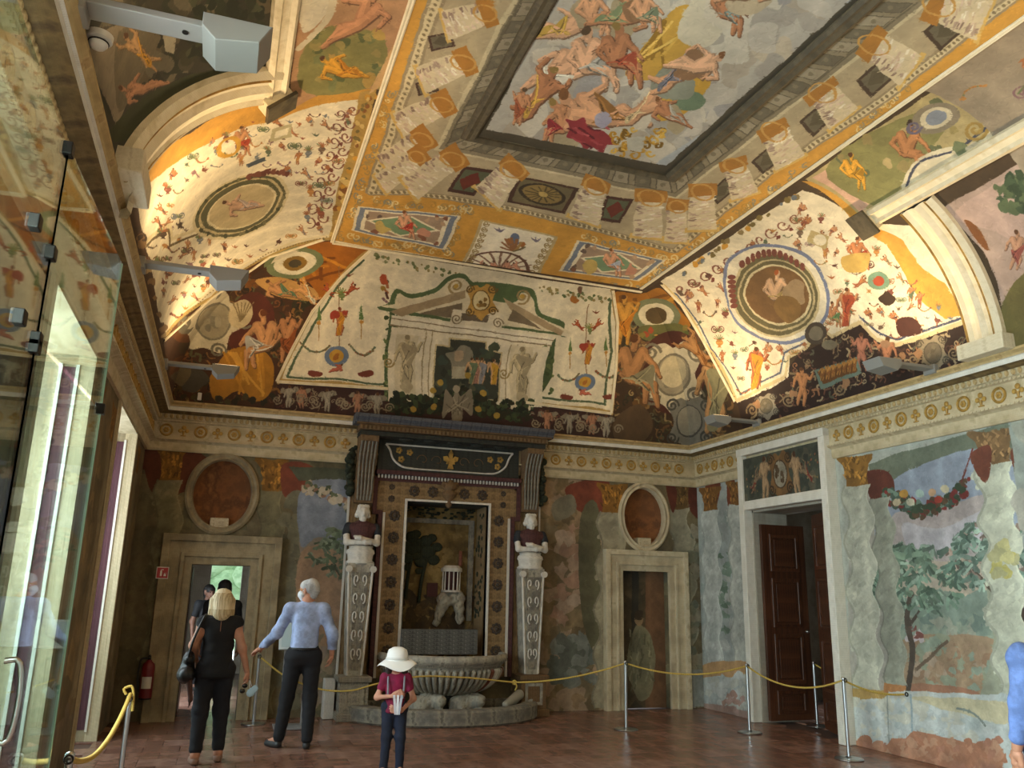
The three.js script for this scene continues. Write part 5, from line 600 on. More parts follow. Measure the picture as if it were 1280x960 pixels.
function cornice(n, label, len, place, turn, skip, density) {   // local frame: x along, y up, z out of the wall
  const q = struct('trim_' + n, label, 'cornice'); const put = (g) => g;
  const G = (g) => remap(metric(g), (x, y, z) => place(x, y, z), turn);
  bands.forEach(([i0, i1, m]) => { const pos = [], uv = []; for (let i = i0; i < i1; i++) { const [a, ya] = PROF[i], [b, yb] = PROF[i + 1], A = [a, ya, a], B = [len - a, ya, a], C = [len - b, yb, b], D = [b, yb, b]; for (const v of [A, B, C, A, C, D]) { pos.push(v[0], v[1], v[2]); } } const g = new THREE.BufferGeometry(); g.setAttribute('position', new THREE.Float32BufferAttribute(pos, 3)); g.computeVertexNormals(); obj(['architrave', 'frieze', 'bed_moulding', 'corona', 'crown_moulding'][bands.findIndex((k) => k[0] === i0)], G(g), M[m], q); });
  const eggs = [], pearls = [], lo = 0.14, hi = len - 0.14; for (let x = lo; x < hi; x += 0.075) eggs.push(ball(0.026, x, 3.892, 0.125, 1, 1.25, 0.8, 6)); for (let x = lo; x < hi; x += 0.05) { pearls.push(bx(0.026, 0.022, 0.02, x, 3.836, 0.107)); if (density && !(n === 1 && x > 2.72 && x < 5.68)) pearls.push(bx(0.03, 0.016, 0.02, x, 3.585, 0.112)); }
  let o = obj('egg_row', G(merge(eggs)), M.corniceTan, q); o.userData.kind = 'stuff'; o = obj('pearl_row', G(merge(pearls)), M.stucco, q); o.userData.kind = 'stuff';
  let k = 0; for (let x = 0.24; x < len - 0.2; x += 0.218, k++) { if (skip && skip(x)) continue; const g = (k % 2 ? quatGeo : ringGeo).clone().translate(x, 3.708, 0.078); obj(k % 2 ? 'quatrefoil' : 'rosette_ring', remap(g, (X, Y, Z) => place(X, Y, Z), turn), M.gilt, q); }
}
cornice(1, 'carved cornice with gilt rosette frieze along the end wall', W, (x, y, z) => [x, y, z], false, (x) => x > 2.75 && x < 5.65, true);
cornice(2, 'carved cornice with gilt rosette frieze on the right wall', L, (x, y, z) => [W - z, y, x], false, (x) => x > 1.35 && x < 3.38 || x > 9, true);
cornice(3, 'carved cornice with gilt rosette frieze on the shaded left wall', L, (x, y, z) => [z, y, x], true, (x) => x > 9.5, true);
cornice(4, 'cornice on the end wall behind the viewer', W, (x, y, z) => [x, y, L - z], true, () => true, false);
// ---------- uplight fittings on the cornice ----------
function uplight(side, z, label) {
  const k = side === 'left' ? 1 : -1, t = thing('uplight', label, 'light fitting', [side === 'left' ? 0.3 : W - 0.3, 4.1, z], k > 0 ? 0 : Math.PI, 'flat arm uplights along the cornice');
  const body = plain('#8f8d86', 0.5);
  obj('bracket', bx(0.1, 0.1, 0.16, -0.03, 0, 0, 0.008), body, t); obj('arm', bx(0.62, 0.035, 0.13, 0.3, 0.012, 0, 0.006), body, t);
  obj('lamp_head', extr([[0.5, 0.03], [0.5, -0.03], [0.56, -0.09], [0.74, -0.06], [0.79, 0.03]], 0.24, [], 0.004).translate(0, 0, -0.12), body, t); obj('screw', cyl(0.014, 0.014, 0.006, 0.42, -0.012, 0, 10), M.darkSteel, t);
  const lens = obj('lamp_lens', bx(0.24, 0.008, 0.2, 0.645, 0.036, 0), new THREE.MeshStandardMaterial({ color: '#fff2d8', emissive: '#ffd9a0', emissiveIntensity: 3 }), t); lens.userData.label = 'glowing glass top of the fitting';
  const w = V(t.position.x + k * 0.645, 4.1 + 0.055, z); areaLight('uplight_lamp', LAMPCOL, LAMPPOWER, 0.24, 0.2, w, V(w.x + k * 0.12, 6, z));
}
const where = ['nearest the end wall', 'second from the end wall', 'beside the smoke detector', 'behind the viewer'];
[2.15, 5.3, 8.45, 11.6].forEach((z, i) => { uplight('left', z, 'grey flat arm uplight on the left cornice, ' + where[i]); uplight('right', z, 'grey flat arm uplight on the right cornice, ' + ['nearest the end wall', 'second from the end wall', 'third from the end wall', 'behind the viewer'][i]); });
// ---------- smooth solids: tapered bones joined into one surface (surface nets) ----------
const smin = (a, b, k) => { const h = Math.max(k - Math.abs(a - b), 0) / k; return Math.min(a, b) - h * h * k * 0.25; };
function boneDist(px, py, pz, b) { const [ax, ay, az, bx_, by, bz, ra, rb] = b, dx = bx_ - ax, dy = by - ay, dz = bz - az, l = dx * dx + dy * dy + dz * dz; const t = l ? clamp(((px - ax) * dx + (py - ay) * dy + (pz - az) * dz) / l, 0, 1) : 0; return Math.hypot(px - ax - dx * t, (py - ay - dy * t), (pz - az - dz * t) * (b[8] ?? 1)) - (ra + (rb - ra) * t); }
const B = (a, b, ra, rb, flatZ = 1) => [...a, ...b, ra, rb, flatZ];
function field(bones, k = 0.03, extra) { return (x, y, z) => { let d = 9; for (const b of bones) { const e = boneDist(x, y, z, b); d = d === 9 ? e : (e - d > k * 1.5 ? d : smin(d, e, k)); } return extra ? extra(d, x, y, z) : d; }; }
function boundsOf(bones, pad = 0.03) { const lo = [9, 9, 9], hi = [-9, -9, -9]; for (const b of bones) for (let e = 0; e < 2; e++) for (let i = 0; i < 3; i++) { const r = b[6 + e] * (i === 2 ? 1 / (b[8] ?? 1) : 1); lo[i] = Math.min(lo[i], b[e * 3 + i] - r - pad); hi[i] = Math.max(hi[i], b[e * 3 + i] + r + pad); } return [lo, hi]; }
function net(fn, lo, hi, cell) {
  const n = [0, 1, 2].map((i) => Math.ceil((hi[i] - lo[i]) / cell) + 1), [nx, ny, nz_] = n, D = new Float32Array(nx * ny * nz_), id = (x, y, z) => (z * ny + y) * nx + x;
  for (let z = 0; z < nz_; z++) for (let y = 0; y < ny; y++) for (let x = 0; x < nx; x++) D[id(x, y, z)] = fn(lo[0] + x * cell, lo[1] + y * cell, lo[2] + z * cell);
  const vi = new Int32Array(nx * ny * nz_).fill(-1), pos = [], idx = [];
  for (let z = 0; z < nz_ - 1; z++) for (let y = 0; y < ny - 1; y++) for (let x = 0; x < nx - 1; x++) {
    let sx = 0, sy = 0, sz = 0, c = 0; const cor = [[0, 0, 0], [1, 0, 0], [0, 1, 0], [1, 1, 0], [0, 0, 1], [1, 0, 1], [0, 1, 1], [1, 1, 1]];
    const v = cor.map((o) => D[id(x + o[0], y + o[1], z + o[2])]); let neg = 0; for (const q of v) if (q < 0) neg++; if (!neg || neg === 8) continue;
    for (const [i, j] of [[0, 1], [2, 3], [4, 5], [6, 7], [0, 2], [1, 3], [4, 6], [5, 7], [0, 4], [1, 5], [2, 6], [3, 7]]) if ((v[i] < 0) !== (v[j] < 0)) { const t = v[i] / (v[i] - v[j]); sx += lerp(cor[i][0], cor[j][0], t); sy += lerp(cor[i][1], cor[j][1], t); sz += lerp(cor[i][2], cor[j][2], t); c++; }
    vi[id(x, y, z)] = pos.length / 3; pos.push(lo[0] + (x + sx / c) * cell, lo[1] + (y + sy / c) * cell, lo[2] + (z + sz / c) * cell);
  }
  for (let z = 1; z < nz_ - 1; z++) for (let y = 1; y < ny - 1; y++) for (let x = 1; x < nx - 1; x++) {
    const a = D[id(x, y, z)] < 0; const q = (p0, p1, p2, p3, f) => { if (p0 < 0 || p1 < 0 || p2 < 0 || p3 < 0) return; f ? idx.push(p0, p1, p2, p0, p2, p3) : idx.push(p0, p2, p1, p0, p3, p2); };
    if (a !== D[id(x + 1, y, z)] < 0) q(vi[id(x, y - 1, z - 1)], vi[id(x, y, z - 1)], vi[id(x, y, z)], vi[id(x, y - 1, z)], a);
    if (a !== D[id(x, y + 1, z)] < 0) q(vi[id(x - 1, y, z - 1)], vi[id(x - 1, y, z)], vi[id(x, y, z)], vi[id(x, y, z - 1)], a);
    if (a !== D[id(x, y, z + 1)] < 0) q(vi[id(x - 1, y - 1, z)], vi[id(x, y - 1, z)], vi[id(x, y, z)], vi[id(x - 1, y, z)], a);
  }
  const g = new THREE.BufferGeometry(); g.setAttribute('position', new THREE.Float32BufferAttribute(pos, 3)); g.setIndex(idx); g.computeVertexNormals(); return g;
}
const solid = (bones, cell, k, extra, pad) => { const [lo, hi] = boundsOf(bones, pad); return net(field(bones, k, extra), lo, hi, cell); };
// keeps smooth normals through merging
const smoothMetric = (g) => { const q = flat(g.clone()); const p = q.attributes.position, uv = q.attributes.uv; for (let i = 0; i < p.count; i++) uv.setXY(i, p.getX(i) + p.getZ(i) * 0.7, p.getY(i)); return q; };
// ---------- stone door casings, doors and the rooms beyond ----------
function casing(name, label, x0, x1, h, w, m, layers, mitred = true) {   // stone surround on the end wall
  const t = struct(name, label, 'door casing');
  layers.forEach(([o0, o1, out]) => { const a = x0 - o1, b = x1 + o1, c = x0 - o0, d = x1 + o0; obj('casing_band', metric(extr([[a, 0], [c, 0], [c, h + o0], [d, h + o0], [d, 0], [b, 0], [b, h + o1], [a, h + o1]], out, [], 0.006)), m, t); });
  return t;
}
casing('trim_5', 'brown stone door surround beside the fire extinguisher', DOOR_L[0], DOOR_L[1], DOOR_L[2], 0.4, M.travertine, [[0.0, 0.1, 0.05], [0.1, 0.14, 0.09], [0.14, 0.3, 0.06], [0.3, 0.38, 0.1]]);
casing('trim_6', 'pale stone surround of the blind doorway', BLIND[0], BLIND[1], BLIND[2], 0.3, M.casingPale, [[0.0, 0.09, 0.05], [0.09, 0.12, 0.09], [0.12, 0.24, 0.07], [0.24, 0.31, 0.11]]);
{ const q = struct('trim_7', 'white painted frame of the doorway in the right wall with painted overdoor', 'door casing');
  const P = (x, y, z) => [W - z, y, x], R = (g) => metric(remap(g, P, false)); const [a, b, h] = DOOR_R;
  obj('jamb', R(boxAB(a - 0.12, a, 0, 3.8, -0.02, 0.16, 0.01)), M.white, q); obj('jamb', R(boxAB(b, b + 0.12, 0, 3.8, -0.02, 0.16, 0.01)), M.white, q); obj('lintel', R(boxAB(a, b, h, h + 0.13, -0.02, 0.15, 0.01)), M.white, q); obj('head_rail', R(boxAB(a - 0.12, b + 0.12, 3.72, 3.83, -0.02, 0.17, 0.01)), M.white, q);
  const pn = flat(extr(rectPts(0, 1.7, 0, 0.68), 0.04)); const o = obj('painted_overdoor', remap(pn, (x, y, z) => [W - 0.125 - z * 0.2, h + 0.12 + y * 0.93, a + 0.005 + x], false), mat({ map: paintOverdoor().texture(1 / 1.7, 1 / 0.68), roughness: 0.9 }), q); o.userData.label = 'painting of two putti holding a coat of arms';
  // marble lining of the passage
  obj('passage_lining', boxAB(W - 0.02, W + 0.56, 0, h, a - 0.05, a + 0.03), M.greyRoom, q); obj('passage_lining', boxAB(W - 0.02, W + 0.56, 0, h, b - 0.03, b + 0.05), M.greyRoom, q); obj('passage_ceiling', boxAB(W - 0.02, W + 0.56, h - 0.03, h + 0.05, a, b), M.greyRoom, q);
}
function doorLeaf(n, label, hinge, ang, w, h) {
  const q = new THREE.Group(); q.name = 'door_' + n; scene.add(q); tag(q, label, 'door', null, 'structure'); q.position.set(...hinge); q.rotation.y = ang;
  obj('leaf', boxAB(0, w, 0.03, h, -0.025, 0.025, 0.004), M.wood, q); const rows = [[0.12, 0.42], [0.52, 0.72 * h - 0.6 + 0.1], [1.28, 1.95], [2.06, h - 0.14]]; rows[1] = [0.52, 1.18];
  for (const [y0, y1] of rows) for (const s of [-1, 1]) { const f = obj('panel', metric(extr(rectPts(0.13, w - 0.13, y0, y1), 0.02, [rectPts(0.17, w - 0.17, y0 + 0.04, y1 - 0.04)], 0.005).translate(0, 0, s > 0 ? 0.022 : -0.042)), M.wood, q); obj('panel_field', bx(w - 0.4, y1 - y0 - 0.14, 0.02, w / 2, (y0 + y1) / 2, s * 0.027, 0.006), M.wood, f); }
  obj('handle', [ball(0.025, w - 0.07, 1.22, 0.06), cyl(0.01, 0.01, 0.1, 0, 0, 0).rotateX(Math.PI / 2).translate(w - 0.07, 1.22, 0)], M.steel, q); return q;
}
doorLeaf(1, 'open dark wooden panelled door leaf by the right wall passage', [W + 0.05, 0, DOOR_R[0] + 0.08], 0.0, 0.74, 2.72);
doorLeaf(2, 'dark wooden door leaf swung back against the near side of the passage', [W + 0.06, 0, DOOR_R[1] - 0.06], 1.2, 0.84, 2.8);
// room beyond the right doorway
{ const w = struct('wall_side_room', 'dim plain room seen through the right doorway', 'wall'); const x0 = W + 0.55, x1 = W + 4.2, z0 = -0.5, z1 = 5.2;
  obj('plaster', boxAB(x1, x1 + 0.3, 0, 3.6, z0, z1), M.greyRoom, w); obj('plaster', boxAB(x0, x1, 0, 3.6, z1, z1 + 0.3), M.greyRoom, w); obj('room_ceiling', boxAB(x0 - 0.1, x1 + 0.3, 3.6, 3.8, z0 - 0.3, z1 + 0.3), M.greyRoom, w);
  obj('plaster', flat(extr(rectPts(x0, x1, 0, 3.6), 0.3, [rectPts(x0 + 0.14, x0 + 0.76, 0.9, 2.5)])).translate(0, 0, z0 - 0.3), M.greyRoom, w);
  areaLight('side_room_daylight', DAY, 14, 0.6, 1.5, V(x0 + 0.45, 1.7, z0 + 0.05), V(x0 + 1.6, 1.3, 4)); }
// room beyond the left doorway
{ const w = struct('wall_passage_room', 'dim room beyond the left doorway with a bright garden window', 'wall'); const x0 = -0.35, x1 = 3.2, z0 = -6.2, z1 = -0.5;
  obj('plaster', boxAB(x0 - 0.3, x0, 0, 0.1, z0, z1), M.greyRoom, w); obj('plaster', boxAB(x0 - 0.3, x0, 2.6, 3.4, z0, z1), M.greyRoom, w); obj('plaster', boxAB(x0 - 0.3, x0, 0.1, 2.6, z0, -2.6), M.greyRoom, w); obj('plaster', boxAB(x0 - 0.3, x0, 0.1, 2.6, -0.9, z1), M.greyRoom, w);
  obj('plaster', boxAB(x1, x1 + 0.3, 0, 3.4, z0, z1), M.greyRoom, w); obj('room_ceiling', boxAB(x0 - 0.3, x1 + 0.3, 3.4, 3.6, z0 - 0.3, z1), M.greyRoom, w); obj('plaster', flat(extr([[x0, 0], [0.95, 0], [0.95, 2.55], [1.55, 2.55], [1.55, 0], [x1, 0], [x1, 3.4], [x0, 3.4]], 0.3)).translate(0, 0, z0 - 0.3), M.greyRoom, w); obj('doorway_post', boxAB(0.62, 0.72, 0, 2.1, -0.62, -0.5), M.wood, w); obj('passage_door', boxAB(0.7, 0.76, 0.02, 1.92, -1.15, -0.5), M.wood, w);
  areaLight('passage_daylight', DAY, 9, 1.6, 2.2, V(x0 + 0.05, 1.3, -1.75), V(1.2, 0.2, -1.75));
  const hedge = thing('hedge', 'bright green garden foliage outside the far window', 'hedge', [1.2, 0, -9.5]); const gl = []; reseed(77); for (let i = 0; i < 120; i++) gl.push(new THREE.IcosahedronGeometry(rr(0.25, 0.45), 1).translate(rr(-2.2, 2.2), rr(0.2, 3.4), rr(-0.4, 0.4))); obj('foliage', gl, stoneMat(['#8fb083', '#b0cca0', '#c6dcb8'], 0.4), hedge); }
// ---------- wall fountain ----------
{
  const CX = 4.2, F = thing('wall_fountain', 'grotto fountain with two armless-herm caryatids, mosaic niche and fluted basin', 'fountain', [CX, 0, 0]); F.userData.label = 'mosaic wall fountain with caryatid pillars, a landscape niche and a fluted stone basin';
  const mosaic = stoneMat(['#6f5a3c', '#846b48', '#967c56', '#624e34'], 0.12, 0.8, 0.006), darkMos = stoneMat(['#2a2c28', '#383a32', '#1f211e'], 0.1, 0.75, 0.005), greyStone = stoneMat(['#6e6a62', '#827d72', '#96907f', '#5e5a52'], 0.35, 0.9, 0.012), paleStone = stoneMat(['#8c887e', '#a39d8e', '#b5ae9c', '#7a766c'], 0.3, 0.9, 0.01), granite = stoneMat(['#3c3c3a', '#6a6a66', '#4a4a48', '#8a8a84'], 0.16, 0.8, 0.003), whiteSt = stoneMat(['#cfcac0', '#dedad0', '#c2bdb2'], 0.3, 0.8, 0.004), maroonM = stoneMat(['#45292a', '#5a3634', '#3a2224'], 0.1, 0.85, 0.005), rosetteM = stoneMat(['#35302c', '#57483c', '#2b2826'], 0.04, 0.8, 0.004), brownM = stoneMat(['#6b5236', '#7d6242', '#5c462e'], 0.2, 0.85, 0.006), leafM = stoneMat(['#232a20', '#333a28', '#1c211a'], 0.1, 0.9, 0.004), redSt = stoneMat(['#7a4a3c', '#8c5a48', '#6a4036'], 0.15, 0.9, 0.008);
  const half = (rx, rz, z0, n = 28) => Array.from({ length: n + 1 }, (_, i) => { const a = Math.PI * i / n; return [Math.cos(a) * rx, -(z0 + Math.sin(a) * rz)]; });
  const slab = (pts, y0, y1, bev = 0.02, holes = []) => metric(extr(pts, y1 - y0 - 2 * bev, holes, bev).rotateX(-Math.PI / 2).translate(0, y0 + bev, 0));
  // low curved pool
  const outer = [...half(1.32, 1.0, 0.22), [-1.32, -0.01], [1.32, -0.01]].reverse(), inner = [...half(1.14, 0.82, 0.22), [-1.14, -0.06], [1.14, -0.06]].reverse();
  obj('pool_kerb', slab(outer, 0, 0.2, 0.025, [inner]), greyStone, F); obj('pool_bed', slab(inner, 0.005, 0.09, 0.005), greyStone, F);
  obj('kerb_fragment', solid([B([0.75, 0.2, 0.72], [1.02, 0.3, 0.5], 0.05, 0.07), B([0.9, 0.2, 0.55], [1.0, 0.26, 0.42], 0.06, 0.05)], 0.02, 0.04), paleStone, F); obj('kerb_fragment', solid([B([1.2, 0.2, 0.4], [1.3, 0.26, 0.36], 0.05, 0.07)], 0.02, 0.04), paleStone, F);
  // basin
  const prof = [[0.02, 0.31], [0.4, 0.32], [0.62, 0.38], [0.78, 0.48], [0.86, 0.58], [0.885, 0.64], [0.9, 0.66], [0.9, 0.69], [0.93, 0.7], [0.95, 0.73], [0.99, 0.75], [1.0, 0.79], [0.99, 0.83], [0.95, 0.845], [0.9, 0.835], [0.84, 0.74], [0.5, 0.62], [0.02, 0.6]];
  const el = (g) => g.scale(0.93, 1, 1.0).translate(0, 0, 0.06); const bowl = obj('basin_bowl', metric(el(lathe(prof, 40, -Math.PI / 2, Math.PI))), paleStone, F); bowl.material.side = THREE.DoubleSide;
  const gadM = [paleStone, whiteSt, redSt, greyStone]; reseed(8);
  for (let i = 0; i < 30; i++) { const a = -Math.PI / 2 + (i + 0.5) / 30 * Math.PI, P = (r, y) => V(Math.sin(a) * r * 0.93, y, Math.cos(a) * r + 0.06); const pts = [[0.5, 0.335], [0.68, 0.4], [0.8, 0.48], [0.875, 0.57], [0.9, 0.63]].map(([r, y]) => P(r + 0.012, y)); const g = tube(pts, 0.034, 10, 6); obj('gadroon', metric(merge([g, ball(0.034, pts[4].x, pts[4].y, pts[4].z, 1, 1, 1, 8)])), gadM[[0, 0, 0, 3, 2, 0, 3, 1, 0, 0][rnd() * 10 | 0]], bowl); }
  const beads = []; for (let i = 0; i < 90; i++) { const a = -Math.PI / 2 + (i + 0.5) / 90 * Math.PI; beads.push(bx(0.018, 0.03, 0.018, Math.sin(a) * 0.86, 0.715, Math.cos(a) * 0.935 + 0.06)); } obj('bead_row', beads, paleStone, bowl).userData.kind = 'stuff';
  obj('back_slab', bx(1.1, 0.34, 0.12, -0.07, 0.98, 0.16, 0.01), granite, F); 
  for (const x of [-0.28, 0.26]) { obj('lion_support', smoothMetric(solid([B([x - 0.16, 0.2, 0.6], [x + 0.1, 0.24, 0.6], 0.12, 0.1), B([x + 0.1, 0.24, 0.62], [x + 0.12, 0.26, 0.72], 0.09, 0.08), B([x - 0.12, 0.12, 0.7], [x - 0.1, 0.1, 0.84], 0.05, 0.04), B([x + 0.12, 0.12, 0.7], [x + 0.15, 0.1, 0.86], 0.05, 0.04), B([x, 0.24, 0.5], [x, 0.3, 0.5], 0.12, 0.1)], 0.02, 0.05, (d, X, Y, Z) => d + 0.012 * Math.sin(X * 60) * Math.sin(Y * 55) * Math.cos(Z * 50))), paleStone, F); }
  obj('basin_core', bx(0.5, 0.3, 0.5, 0, 0.2, 0.3, 0.02), darkMos, F);
  // niche lining, landscape back
  const [a, b, y0, y1] = NICHE.map((v, i) => i < 2 ? v - CX : v), D = -0.45;
  const paint = new Fresco(1.3, 2.5, 180, '#8f7748'); reseed(101); patches(paint, 0, 1.3, 0, 2.5, 160, 0.03, 0.12, ['#8a7244', '#967e4e', '#7d683e', '#a18a58']); patches(paint, 0, 1.3, 0, 1.15, 150, 0.03, 0.1, ['#5c4a30', '#6b5636', '#4d4030', '#54452f']); paint.finish(0.2, 0.25, 23);
  const nm = mat({ map: paint.texture(1 / 1.3, 1 / 2.5), roughness: 0.9, bumpMap: bumpRep(0.08), bumpScale: 0.006 }); const nb = obj('niche_back', flat(extr(rectPts(0, b - a + 0.02, 0, y1 - y0 + 0.02), 0.05)), nm, F); nb.position.set(a - 0.01, y0 - 0.01, D - 0.05);
  obj('niche_side', boxAB(a - 0.03, a + 0.015, y0, y1, D, 0.0), brownM, F); obj('niche_side', boxAB(b - 0.015, b + 0.03, y0, y1, D, 0.0), mosaic, F); obj('niche_top', boxAB(a, b, y1 - 0.015, y1 + 0.03, D, 0), darkMos, F);
  // grey inner border, trees and the small round temple in relief
  obj('inner_border', metric(extr([[a + 0.06, 1.1], [a + 0.13, 1.1], [a + 0.13, y1 - 0.26], [b - 0.14, y1 - 0.26], [b - 0.14, 1.25], [b - 0.06, 1.25], [b - 0.06, y1 - 0.19], [a + 0.06, y1 - 0.19]], 0.04).translate(0, 0, D)), greyStone, F);
  const treeR = (x, y, h, sgn) => { const t = obj('tree_trunk', tube([V(x, y, D + 0.02), V(x + 0.03 * sgn, y + h * 0.35, D + 0.03), V(x + 0.1 * sgn, y + h * 0.7, D + 0.03)], 0.028, 10, 6), leafM, F); for (const [dx, dy, r] of [[0.0, 0.62, 0.1], [0.1, 0.78, 0.13], [0.2, 0.66, 0.1], [0.07, 0.95, 0.11], [0.24, 0.86, 0.09], [-0.05, 0.8, 0.1], [0.16, 1.0, 0.08], [-0.02, 0.48, 0.06]]) obj('foliage_clump', metric(new THREE.IcosahedronGeometry(r, 1).scale(1, 0.8, 0.3).translate(x + dx * sgn, y + dy * h, D + 0.03)), leafM, t); };
  treeR(-0.46, 1.55, 0.95, 0.7); treeR(-0.26, 1.5, 0.95, 1);
  { const tx = 0.22, ty = 1.66, tz = D + 0.06, T = obj('temple_relief', cyl(0.15, 0.15, 0.03, tx, ty, tz, 20), whiteSt, F); obj('temple_roof', [cyl(0.16, 0.16, 0.05, tx, ty + 0.3, tz, 20), cyl(0.15, 0.11, 0.04, tx, ty + 0.35, tz, 20)], whiteSt, T); for (let i = 0; i < 7; i++) { const an = -Math.PI / 2 + i / 6 * Math.PI; obj('temple_column', cyl(0.012, 0.01, 0.27, tx + Math.sin(an) * 0.13, ty + 0.03, tz + Math.cos(an) * 0.13, 8), whiteSt, T); } obj('temple_core', cyl(0.09, 0.09, 0.27, tx, ty + 0.03, tz, 12), maroonM, T); obj('chimney', cyl(0.03, 0.025, 0.22, tx + 0.13, ty + 0.39, tz, 8), redSt, T);
    obj('rock_arch', smoothMetric(solid([B([tx - 0.2, ty - 0.45, tz - 0.03], [tx - 0.1, ty - 0.12, tz], 0.05, 0.1), B([tx - 0.1, ty - 0.1, tz], [tx + 0.12, ty - 0.08, tz], 0.1, 0.09), B([tx + 0.12, ty - 0.08, tz], [tx + 0.16, ty - 0.4, tz - 0.02], 0.09, 0.06)], 0.02, 0.05, (d, X, Y) => d + 0.014 * Math.sin(X * 47) * Math.sin(Y * 43))), paleStone, T); obj('masonry', bx(0.16, 0.2, 0.05, tx - 0.28, ty + 0.03, D + 0.02), maroonM, F); }
  reseed(55); for (const [x, n] of [[b - 0.02, 46], [a + 0.02, 8]]) { const l = []; for (let i = 0; i < n; i++) l.push(new THREE.IcosahedronGeometry(rr(0.018, 0.035), 0).scale(0.5, 1.3, 1).translate(x, rr(1.3, y1 - 0.1), rr(D + 0.05, -0.06))); const o = obj('leaf_mosaic', l, leafM, F); o.userData.kind = 'stuff'; } { const l = []; for (let i = 0; i < 60; i++) l.push(new THREE.IcosahedronGeometry(rr(0.02, 0.035), 0).scale(1.2, 0.6, 1).translate(rr(a + 0.05, b - 0.05), y1 - 0.03 - rr(0, 0.16), D + 0.015)); obj('leaf_mosaic', l, leafM, F).userData.kind = 'stuff'; }
  // mosaic surround with rosettes and white fillets
  obj('surround', metric(extr([[-1.0, 0.5], [a, 0.5], [a, y1], [b, y1], [b, 0.5], [1.0, 0.5], [1.0, 2.75], [1.09, 2.75], [1.09, 3.24], [-1.09, 3.24], [-1.09, 2.75], [-1.0, 2.75]], 0.1)), mosaic, F);
  for (const [g, m] of [[extr([[a - 0.03, 0.5], [a, 0.5], [a, y1], [b, y1], [b, 0.5], [b + 0.03, 0.5], [b + 0.03, y1 + 0.03], [a - 0.03, y1 + 0.03]], 0.14), whiteSt], [extr([[-1.03, 0.5], [-0.97, 0.5], [-0.97, 2.78], [-1.06, 2.78], [-1.06, 3.2], [1.06, 3.2], [1.06, 2.78], [0.97, 2.78], [0.97, 0.5], [1.03, 0.5], [1.03, 2.72], [1.12, 2.72], [1.12, 3.26], [-1.12, 3.26], [-1.12, 2.72], [-1.03, 2.72]], 0.13), maroonM]]) obj('fillet', metric(g), m, F);
  obj('white_strip', boxAB(-0.965, -0.93, 0.5, 2.75, 0, 0.12), whiteSt, F); obj('white_strip', boxAB(0.93, 0.965, 0.5, 2.75, 0, 0.12), whiteSt, F);
  const ros = (x, y, r) => { const l = [ball(r * 0.35, 0, 0, 0.01, 1, 1, 0.6, 8)]; for (let i = 0; i < 8; i++) { const q = i / 8 * TAU; l.push(ball(r * 0.3, Math.cos(q) * r * 0.7, Math.sin(q) * r * 0.7, 0, 1, 1, 0.5, 6)); } const o = obj('rosette', metric(merge(l)), rosetteM, F); o.position.set(x, y, 0.105); };
  for (const s of [-1, 1]) { for (let i = 0; i < 7; i++) ros(s * (s < 0 ? 0.79 : 0.79), 0.85 + i * 0.31, 0.085); ros(s * 0.85, 2.95, 0.05); ros(s * 0.85, 3.12, 0.045); } for (const x of [-0.52, -0.24, 0.24, 0.52]) ros(x, 3.08, 0.085);
  obj('keystone_vase', [...[lathe([[0.02, 2.86], [0.05, 2.9], [0.03, 2.95], [0.1, 3.03], [0.12, 3.08], [0.06, 3.11], [0.1, 3.14], [0.12, 3.22], [0.02, 3.23]], 16).translate(0, 0, 0.12)], ball(0.045, -0.09, 3.2, 0.15), ball(0.045, 0.09, 3.2, 0.15), ball(0.05, 0, 3.22, 0.18)], brownM, F);
  // dentil shelf and dark frieze
  obj('dentil_shelf', boxAB(-1.1, 1.1, 3.29, 3.35, 0, 0.2), maroonM, F); { const l = []; for (let i = 0; i < 44; i++) l.push(bx(0.024, 0.05, 0.03, -1.06 + i * 0.0493, 3.265, 0.14)); obj('dentil_row', l, whiteSt, F).userData.kind = 'stuff'; }
  obj('frieze_panel', boxAB(-1.08, 1.08, 3.35, 3.8, 0, 0.12), darkMos, F);
  for (const s of [-1, 1]) { const pts = [[0.98, 3.74], [0.92, 3.66], [0.86, 3.52], [0.72, 3.42], [0.55, 3.4]].map(([x, y]) => V(x * s, y, 0.13)); obj('frame_scroll', tube(pts, 0.016, 20, 6), whiteSt, F); }
  obj('frame_line', tube([V(-0.98, 3.74, 0.13), V(0.98, 3.74, 0.13)], 0.014, 2, 6), whiteSt, F); obj('frame_line', tube([V(-0.56, 3.4, 0.13), V(0.56, 3.4, 0.13)], 0.013, 2, 6), whiteSt, F);
  const fl = extr([[0, 0.16], [0.03, 0.1], [0.02, 0.02], [0.06, 0.06], [0.11, 0.05], [0.1, 0.0], [0.05, -0.02], [0.06, -0.05], [0.02, -0.05], [0.04, -0.12], [-0.04, -0.12], [-0.02, -0.05], [-0.06, -0.05], [-0.05, -0.02], [-0.1, 0.0], [-0.11, 0.05], [-0.06, 0.06], [-0.02, 0.02], [-0.03, 0.1]], 0.03, [], 0.006); obj('gilt_lily', metric(fl.translate(0, 3.56, 0.115)), M.gilt, F);
  for (const [x, y] of [[-0.78, 3.66], [-0.62, 3.64], [-0.74, 3.53], [0.62, 3.62], [0.78, 3.63], [0.74, 3.52]]) obj('gilt_flower', metric(merge([0, 1, 2, 3, 4].map((i) => ball(0.022, x + Math.cos(i * 1.26) * 0.03, y + Math.sin(i * 1.26) * 0.03, 0.12, 1, 1, 0.5, 6)))), M.gilt, F);
